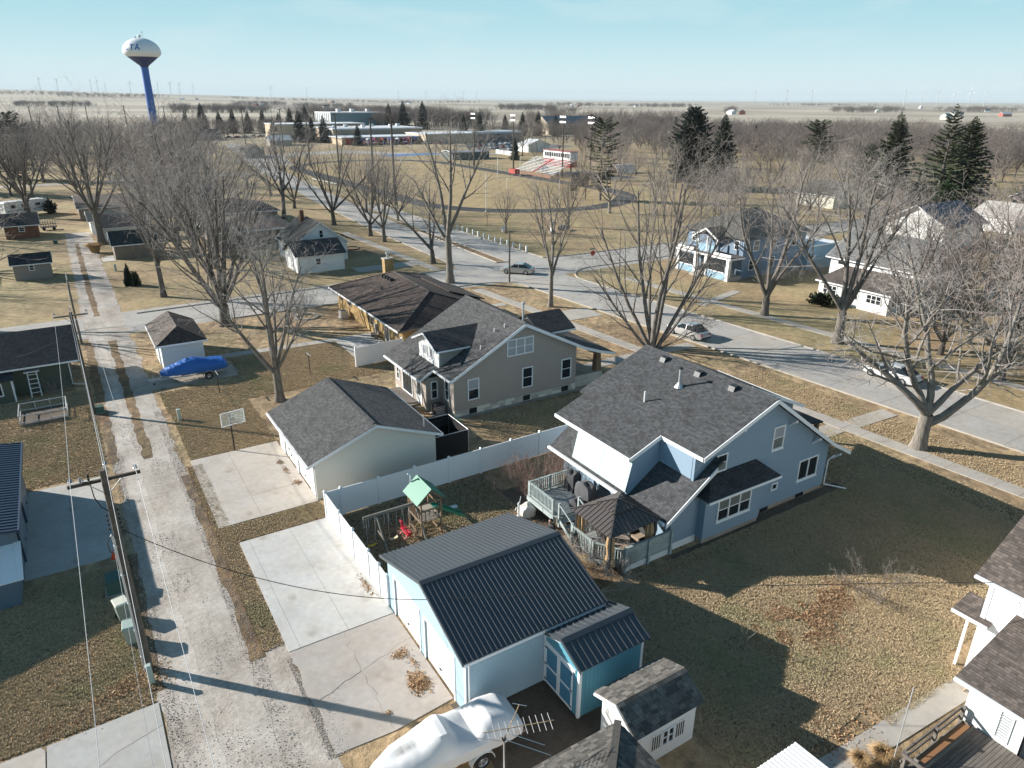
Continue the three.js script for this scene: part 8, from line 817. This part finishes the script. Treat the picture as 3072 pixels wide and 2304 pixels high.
// ---------------------------------------------------------------- football field and stand
{
  const cx = 100.5, zn = -254, zs = -159.5, oval = (r, n = 20) => [...Array.from({ length: n + 1 }, (_, i) => { const a = PI * i / n; return [cx + Math.cos(a) * r, zs + Math.sin(a) * r]; }), ...Array.from({ length: n + 1 }, (_, i) => { const a = PI + PI * i / n; return [cx + Math.cos(a) * r, zn + Math.sin(a) * r]; })];
  struct('running_track', mb().poly(oval(31), [oval(25.6)], 'y', -.05, .016), M.asphalt); struct('football_field', flat(.012, oval(25.6)), mat([.47, .345, .175], .98, { map: N.mott }));
  struct('tennis_court', flat(.014, [[139, -205], [158, -205], [158, -176], [139, -176]]), M.asphaltGray); struct('school_car_park', flat(.012, [[180, -350], [232, -372], [238, -318], [186, -296]]), M.asphaltGray); struct('play_surface', flat(.013, [[120, -306], [150, -310], [150, -298], [124, -294]]), mat([.10, .19, .36], .9));
  const b = thing('bleachers', 'red and white football bleachers with many plank rows', 'bleachers'); for (let i = 0; i < 12; i++) { part(b, 'plank', box(132.2 + i * .75, 132.6 + i * .75, .9 + i * .36, .98 + i * .36, -211, -188.5), M.vinyl); part(b, 'foot_board', box(131.8 + i * .75, 132.15 + i * .75, .45 + i * .36, .5 + i * .36, -211, -188.5), M.galv); } part(b, 'skirt', box(131.5, 131.6, 0, 1.1, -211.2, -188.3), mat([.24, .13, .08], .8)); part(b, 'aisle', mb().bar(V(132, 1.0, -199.7), V(140.6, 5.1, -199.7), .7, .06), M.redPaint); for (const z of [-211.1, -188.4]) part(b, 'side_frame', mb().poly([[131.6, 0], [141.2, 0], [141.2, 5], [140.6, 4.9], [131.6, .7]], null, 'x', 0, .1).geo().rotateY(-PI / 2).translate(0, 0, z), mat([.22, .07, .06], .8));
  const p = thing('press_box', 'red and white press box with a row of windows behind the bleachers', 'press box'); part(p, 'lower_wall', box(141.4, 144.2, 2.6, 4.9, -207, -192), M.redPaint); part(p, 'upper_wall', box(141.35, 144.25, 4.9, 7.3, -207.1, -191.9), M.white); part(p, 'roof', box(141.1, 144.5, 7.3, 7.5, -207.4, -191.6), mat([.3, .1, .1], .8)); part(p, 'banner', box(141.3, 141.36, 4.2, 4.8, -201.5, -198), M.white); for (let k = 0; k < 14; k++) part(p, 'window', box(141.28, 141.34, 5.5, 6.8, -206.2 + k * 1.02, -205.5 + k * 1.02), M.glass); for (const z of [-206.5, -192.5]) part(p, 'leg', box(142, 142.4, 0, 2.6, z - .2, z + .2), M.darkMetal);
  const lp = (x, z, h, label) => { const g = thing('floodlight_pole', label, 'floodlight', [x, 0, z], 0, 'stadium floodlights'); part(g, 'pole', mb().tube([V(0, 0, 0), V(0, h, 0)], [.28, .16], 8), M.poleWood); for (const y of [h - .3, h - 1.8]) { part(g, 'crossarm', mb().bar(V(0, y, -1.5), V(0, y, 1.5), .12, .12), M.galv); for (let k = 0; k < 4; k++) part(g, 'lamp_head', mb().hex([V(-.5, y + .1, -1.35 + k * .8), V(-.2, y + .1, -1.35 + k * .8), V(-.2, y + .1, -.9 + k * .8), V(-.5, y + .1, -.9 + k * .8), V(-.4, y + .55, -1.35 + k * .8), V(-.1, y + .55, -1.35 + k * .8), V(-.1, y + .55, -.9 + k * .8), V(-.4, y + .55, -.9 + k * .8)]), M.galv); } }; [[133, -240, 'left of the bleachers, farthest'], [132.5, -212, 'at the left end of the bleachers'], [137, -190, 'at the right end of the bleachers'], [139.5, -179, 'rising through the trees right of the bleachers']].forEach(([x, z, l]) => lp(x, z, 18, 'stadium floodlight pole ' + l));
  for (const [x, z, l] of [[85, -390, 'near the tan school block'], [89, -335, 'left of the school evergreens'], [79, -264, 'over the north street trees'], [80, -236, 'by the west straight of the track'], [66, -157, 'nearest, beside the boulevard trees'], [70, -180, 'between the nearest two on the west side'], [60, -470, 'right of the water tower'], [76, -500, 'far right of the water tower'], [40, -470, 'left of the water tower base'], [22, -480, 'farther left of the water tower'], [8, -440, 'left beyond the alley trees'], [-4, -430, 'leftmost beyond the alley trees'], [-30, -420, 'at the far left skyline'], [48, -430, 'just left of the water tower stem'], [90, -520, 'before the far windbreak']]) { const g = thing('light_pole', 'tall slim ball-field pole ' + l, 'pole', [x, 0, z], 0, 'tall ball-field poles'); part(g, 'pole', mb().tube([V(0, 0, 0), V(0, 18.5, 0)], [.3, .2], 8), M.poleWood); part(g, 'lamp_bar', mb().bar(V(-1.1, 18.2, 0), V(1.1, 18.2, 0), .14, .2), z < -400 ? M.galv : M.poleWood); }
  for (const [z, l] of [[-171, 'goal posts at the near end of the football field'], [-243, 'goal posts at the far end of the football field']]) { const g = thing('goal_posts', l, 'goal posts', [cx + 5, 0, z]); part(g, 'post', mb().tube([V(0, 0, -1.2), V(0, 2.6, -1.2), V(0, 3.05, 0)], .09, 8), M.white); part(g, 'crossbar', mb().tube([V(-3.6, 3.05, 0), V(3.6, 3.05, 0)], .08, 8), M.white); for (const s of [-3.6, 3.6]) part(g, 'upright', mb().tube([V(s, 3.05, 0), V(s, 8.5, 0)], .07, 8), M.white); }
  { const g = thing('scoreboard', 'dark scoreboard on posts at the near right of the field', 'scoreboard', [110, 0, -145], -.9); part(g, 'board', box(-2.2, 2.2, 3, 6, -.15, .15), mat([.05, .055, .06], .6)); for (const s of [-1.6, 1.6]) part(g, 'post', box(s - .1, s + .1, 0, 3, -.1, .1), M.darkMetal); part(g, 'edge', box(-2.25, -2.2, 2.95, 6.05, -.16, .16), mat([.4, .55, .62], .5)); } { const g = thing('sign_board', 'small brown sign board on two posts beside the scoreboard', 'sign', [107.5, 0, -144], -.9); part(g, 'board', box(-.9, .9, 2.2, 3.6, -.08, .08), mat([.06, .045, .035], .8)); for (const s of [-.6, .6]) part(g, 'post', box(s - .07, s + .07, 0, 2.2, -.07, .07), M.armWood); }
  { const g = thing('flag_pole', 'white flagpole with a wind-blown red and white flag by the field', 'flagpole', [101, 0, -141]); part(g, 'pole', mb().tube([V(0, 0, 0), V(0, 7.6, 0)], .06, 8), M.white); const st = [M.redPaint, M.vinyl]; for (let k = 0; k < 5; k++) part(g, 'stripe', mb().plate(V(0, 5.6 + k * .2, 0), V(-1.3, 5.2 + k * .2, .35), V(-1.3, 5.4 + k * .2, .35), V(0, 5.8 + k * .2, 0), .01), st[k % 2]); }
  { const g = thing('gate_post', 'tall white post at the near edge of the track', 'post', [79, 0, -137.5]); part(g, 'post', mb().tube([V(0, 0, 0), V(0, 8.2, 0)], .07, 6), M.white); part(g, 'base', box(-.25, .25, 0, .2, -.25, .25), M.walk); } { const g = thing('field_cart', 'red equipment cart on the track before the bleachers', 'cart', [127.6, 0, -203.5]); part(g, 'box', box(-1, 1, .5, 1.9, -1.8, 1.8), M.redPaint); for (const z of [-1.2, 1.2]) part(g, 'wheel', mb().lathe([[0, -.1], [.35, -.1], [.35, .1], [0, .1]], 12).geo().rotateZ(PI / 2).translate(-1, .35, z), M.rubber); } { const g = thing('team_bench', 'long white bench along the west side of the track', 'bench'); part(g, 'seat', mb().bar(V(65.8, .5, -219), V(67.3, .5, -202), .5, .08), M.white); for (const t of [.05, .5, .95]) part(g, 'leg', box(lerp(65.8, 67.3, t) - .2, lerp(65.8, 67.3, t) + .2, 0, .46, lerp(-219, -202, t) - .05, lerp(-219, -202, t) + .05), M.galv); }
  for (const [i, r] of [31.8].entries()) { const f = thing('track_fence', 'grey chain-link fence along the east side of the track', 'fence'); for (let z = -250; z < -213; z += 3) part(f, 'post', mb().tube([V(133, 0, z), V(133, 1.2, z)], .05, 6), M.darkMetal); for (const y of [.25, .7, 1.18]) part(f, 'rail', mb().tube([V(133, y, -250), V(133, y, -214)], .03, 5), M.darkMetal); }
}
// park furniture and kerbside things
{ const g = thing('park_bench', 'white park bench under the small symmetrical tree', 'bench', [69.6, 0, -114.5], .6); part(g, 'seat', box(-.9, .9, .42, .48, -.2, .2), M.white); part(g, 'backrest', box(-.9, .9, .55, .9, -.26, -.2), M.white); for (const s of [-.75, .75]) part(g, 'leg', box(s - .05, s + .05, 0, .42, -.2, .2), M.white); }
{ const g = thing('monument', 'white obelisk monument on the park lawn', 'monument', [76.2, 0, -108.2]); part(g, 'base', box(-.5, .5, 0, .4, -.5, .5), M.walk); part(g, 'shaft', mb().hex([V(-.32, .4, -.32), V(.32, .4, -.32), V(.32, .4, .32), V(-.32, .4, .32), V(-.16, 2.2, -.16), V(.16, 2.2, -.16), V(.16, 2.2, .16), V(-.16, 2.2, .16)]), M.white); } { const g = thing('picnic_table', 'dark blue picnic table beside the white monument', 'table', [80, 0, -110], .5); part(g, 'top', box(-1.1, 1.1, .74, .8, -.4, .4), M.towerNavy); for (const s of [-1, 1]) { part(g, 'seat', box(-1.1, 1.1, .42, .47, s * .8 - .13, s * .8 + .13), M.towerNavy); part(g, 'leg', box(s * .8 - .05, s * .8 + .05, 0, .73, -.7, .7), M.darkMetal); } }
for (let i = 0; i < 13; i++) { const g = thing('bollard', ORD[i] + ' white park bollard counted from the far end', 'bollard', [62.9 + (i % 2) * .05, 0, -120.5 + i * 2.0], 0, 'white bollards along the park edge'); part(g, 'post', box(-.13, .13, 0, .8, -.13, .13), M.white); part(g, 'top', mb().hex([V(-.13, .8, -.13), V(.13, .8, -.13), V(.13, .8, .13), V(-.13, .8, .13), V(-.08, .9, -.08), V(.08, .9, -.08), V(.08, .9, .08), V(-.08, .9, .08)]), M.white); }
{ const g = thing('stop_sign', 'red stop sign with green street blades at the corner', 'sign', [64.6, 0, -81.4], -.15), oct = Array.from({ length: 8 }, (_, k) => { const a = PI / 8 + k * PI / 4; return [Math.cos(a) * .42, 2.2 + Math.sin(a) * .42]; }); part(g, 'post', mb().tube([V(0, 0, 0), V(0, 2.7, 0)], .035, 6), M.galv); part(g, 'plate', mb().poly(oct, null, 'z', .04, .06), M.redPaint); part(g, 'street_blade', box(-.5, .5, 2.72, 2.92, -.01, .01), M.green); } { const g = thing('street_sign', 'pale back of a round street sign on the parking lane', 'sign', [57.2, 0, -101], .4); part(g, 'post', mb().tube([V(0, 0, 0), V(0, 2.2, 0)], .035, 6), M.galv); part(g, 'plate', mb().poly(Array.from({ length: 8 }, (_, k) => { const a = PI / 8 + k * PI / 4; return [Math.cos(a) * .4, 2.0 + Math.sin(a) * .4]; }), null, 'z', -.06, -.04), M.galv); }
{ const g = thing('street_pole', 'bare wooden street pole standing at the junction', 'pole', [49.6, 0, -80.2]); part(g, 'pole', mb().tube([V(0, 0, 0), V(0, 6.9, 0)], [.13, .09], 8), M.poleWood); }
// ---------------------------------------------------------------- school and its surroundings
{
  const g = thing('school_building', 'long low school with white roof edges, playground in front', 'school'); part(g, 'front_wing', box(132, 172, 0, 3.4, -404, -381), M.schoolTan); part(g, 'front_canopy', box(131, 176, 3.4, 3.9, -405, -379), M.flatRoof); for (let k = 0; k < 16; k++) part(g, 'window', box(134 + k * 2.35, 135.8 + k * 2.35, .9, 2.7, -380.98, -380.9), M.glass); part(g, 'main_block', box(136, 190, 0, 6.6, -440, -406), M.schoolBrown); part(g, 'roof_edge', box(135.5, 190.5, 6.6, 7.3, -440.5, -405.5), M.flatRoof); part(g, 'side_wing', box(176, 205, 0, 4.6, -398, -372), M.schoolTan); part(g, 'roof_edge', box(175.6, 205.4, 4.6, 5.1, -398.4, -371.6), M.flatRoof); part(g, 'east_wing', box(206, 240, 0, 4.4, -395, -374), mat([.13, .14, .15], .8)); part(g, 'roof_edge', box(205.8, 240.4, 4.4, 5.4, -395.4, -373.6), mat([.42, .5, .56], .7)); part(g, 'red_panel', box(134, 139.5, .2, 3.2, -380.9, -380.8), M.redPaint);
  for (const [x, z] of [[140, -415], [150, -425], [158, -418], [168, -430], [176, -420], [184, -428]]) part(g, 'rooftop_unit', box(x - 1, x + 1, 7.3, 8.8, z - 1, z + 1), M.galv); part(g, 'flue', box(160, 160.5, 7.3, 11, -412, -411.5), M.white);
  const y = thing('school_gym', 'tall blue-grey school gymnasium with white ribbed end', 'gymnasium'); part(y, 'hall', box(200, 252, 0, 11.5, -640, -600), M.schoolBlue); part(y, 'ribbed_end', box(199.6, 200, 0, 12, -640.2, -599.8), M.white); for (let k = 0; k < 8; k++) part(y, 'rib', box(199.2, 199.6, 0, 11.6, -638 + k * 4.8, -637 + k * 4.8), M.schoolBlue); part(y, 'roof_edge', box(199.5, 252.5, 11.5, 12.2, -640.5, -599.5), M.flatRoof); for (const x of [212, 224, 238]) part(y, 'rooftop_unit', box(x, x + 3, 12.2, 14.6, -622, -618), M.galv);
  const w = thing('school_west_block', 'tan brick flat-roofed block left of the school', 'school'); part(w, 'wall', box(117, 150, 0, 8, -478, -452), M.schoolTan); part(w, 'rear_wing', box(150.01, 172, 0, 7.4, -478, -452), M.schoolTan); part(w, 'roof_edge', box(116.6, 172.4, 8, 8.5, -478.4, -451.6), M.flatRoof);
  house('school_shed', 'little grey gabled shed in front of the school evergreens', 'shed', { x0: 97, x1: 108, z0: -398, z1: -389, e: 3, r: 5, ax: 'x', wall: M.walk, roof: M.flatRoof }); house('park_shelter', 'dark flat park shelter left of the bleachers', 'shelter', { x0: 138, x1: 155, z0: -276, z1: -267, e: 3, r: 3.5, ax: 'x', wall: mat([.12, .14, .14], .8), roof: mat([.24, .25, .27], .8) }); house('small_white_building', 'small white gabled building left of the press box', 'building', { x0: 190, x1: 202, z0: -300, z1: -291, e: 3.4, r: 5.6, ax: 'z', wall: M.white, roof: M.flatRoof }); house('tan_farmhouse', 'big tan farmhouse with grey roof in the woods above the bleachers', 'house', { x0: 300, x1: 345, z0: -452, z1: -434, e: 7, r: 12, ax: 'x', wall: mat([.62, .54, .40], .8), roof: mat([.20, .21, .23], .9) }); single('white_wall', box(172.3, 172.6, 0, 1.8, -291, -274.5), M.white, 'long low white wall left of the bleachers', 'wall');
  house('dark_roof_house', 'dark-roofed house on the far left skyline, first', 'house', { x0: -62, x1: -44, z0: -372, z1: -358, e: 3, r: 6, ax: 'x', wall: M.taupe, roof: M.shDark, group: 'far dark-roofed houses' }); house('dark_roof_house', 'dark-roofed house on the far left skyline, second', 'house', { x0: -38, x1: -18, z0: -380, z1: -366, e: 3, r: 6.5, ax: 'x', wall: M.taupe, roof: M.shGreen, group: 'far dark-roofed houses' }); house('dark_roof_house', 'dark-roofed house on the far left skyline, third', 'house', { x0: -12, x1: 10, z0: -385, z1: -370, e: 3, r: 7, ax: 'x', wall: M.taupe, roof: M.shDark, group: 'far dark-roofed houses' }); house('dark_roof_house', 'dark-roofed house just right of the water tower', 'house', { x0: 68, x1: 86, z0: -470, z1: -456, e: 3, r: 6, ax: 'x', wall: M.taupe, roof: M.shBlue, group: 'far dark-roofed houses' });
  // playground frames: posts, decks, slides in red, blue and white
  const R = RNG(71), pc = [M.redPaint, mat([.05, .09, .35], .6), M.white, mat([.30, .05, .12], .6)]; for (let k = 0; k < 9; k++) { const x = 139 + k * 4 + R() * 1.5, z = -371 - R() * 5, q = thing('play_structure', ORD[k] + ' red and blue playground unit from the left before the school', 'play structure', [x, 0, z], R() * 3, 'school playground units'); for (const sx of [-1, 1]) for (const sz of [-1, 1]) part(q, 'post', box(sx - .09, sx + .09, 0, 2.8 + R(), sz - .09, sz + .09), pc[Math.floor(R() * 4)]); part(q, 'platform', box(-1, 1, 1.3, 1.42, -1, 1), pc[k % 4]); part(q, 'canopy', mb().hex([V(-1.3, 2.9, -1.3), V(1.3, 2.9, -1.3), V(1.3, 2.9, 1.3), V(-1.3, 2.9, 1.3), V(-.1, 3.7, -.1), V(.1, 3.7, -.1), V(.1, 3.7, .1), V(-.1, 3.7, .1)]), pc[(k + 1) % 4]); part(q, 'slide', mb().bar(V(1, 1.4, 0), V(3, .1, 0), .7, .12), pc[(k + 2) % 4]); part(q, 'rail', box(-1, 1, 2.0, 2.1, .95, 1.05), pc[2]); }
  const paints = [[.7, .7, .7], [.05, .05, .055], [.30, .02, .03], [.10, .13, .2], [.55, .56, .58], [.03, .035, .04], [.72, .72, .70]], tint = paints.map(c => mat(c, .3, { phys: true, clearcoat: 1, metalness: .3 })); let ci = 0; const lot = (x, z, t, l) => { const c = dup(sedan, [x, .012, z], t, ORD[ci] + ' parked car from the left ' + l, 'cars in the school car park'); const m = tint[ci % 7]; c.traverse(o => { if (o.isMesh && ['body', 'roof_panel', 'pillar', 'mirror'].includes(o.name)) o.material = m; }); ci++; };
  for (let k = 0; k < 9; k++) lot(184 + k * 4.4, -338 - k * 1.9, 1.2, 'in the back row of the school car park'); ci = 0; for (let k = 0; k < 7; k++) lot(188 + k * 4.6, -322 - k * 1.9, 1.2, 'in the middle row of the school car park'); ci = 0; for (let k = 0; k < 5; k++) lot(190 + k * 5.2, -308 - k * 1.7, 1.2, 'in the front row of the school car park'); ci = 0; for (let k = 0; k < 4; k++) lot(176 + k * 3, -372 + k * 2.5, .4, 'against the school side wing'); ci = 0; for (let k = 0; k < 6; k++) lot(88 + k * 5.2, -470 - k * 2, .2, 'in the street left of the tan school block'); ci = 3; lot(146, -214, .3, 'under the trees behind the press box'); lot(160, -196, 1.2, 'right of the press box'); lot(166, -200, 1.2, 'right of the press box, farther');
  const gz = thing('garage_canopy', 'white arched canopy shelter right of the press box', 'canopy', [163, 0, -192]); part(gz, 'shell', mb().poly(Array.from({ length: 9 }, (_, i) => { const a = PI * i / 8; return [Math.cos(a) * 3, Math.sin(a) * 3]; }).concat(Array.from({ length: 9 }, (_, i) => { const a = PI - PI * i / 8; return [Math.cos(a) * 2.85, Math.sin(a) * 2.85]; })), null, 'x', -4, 4), M.white); part(gz, 'end_wall', mb().poly(Array.from({ length: 9 }, (_, i) => { const a = PI * i / 8; return [Math.cos(a) * 2.84, Math.sin(a) * 2.84]; }), null, 'x', 3.5, 3.6), M.cream);
}
scene.traverse(o => { if (o.isMesh) { o.castShadow = true; o.receiveShadow = true; } });
renderer.render(scene, camera);
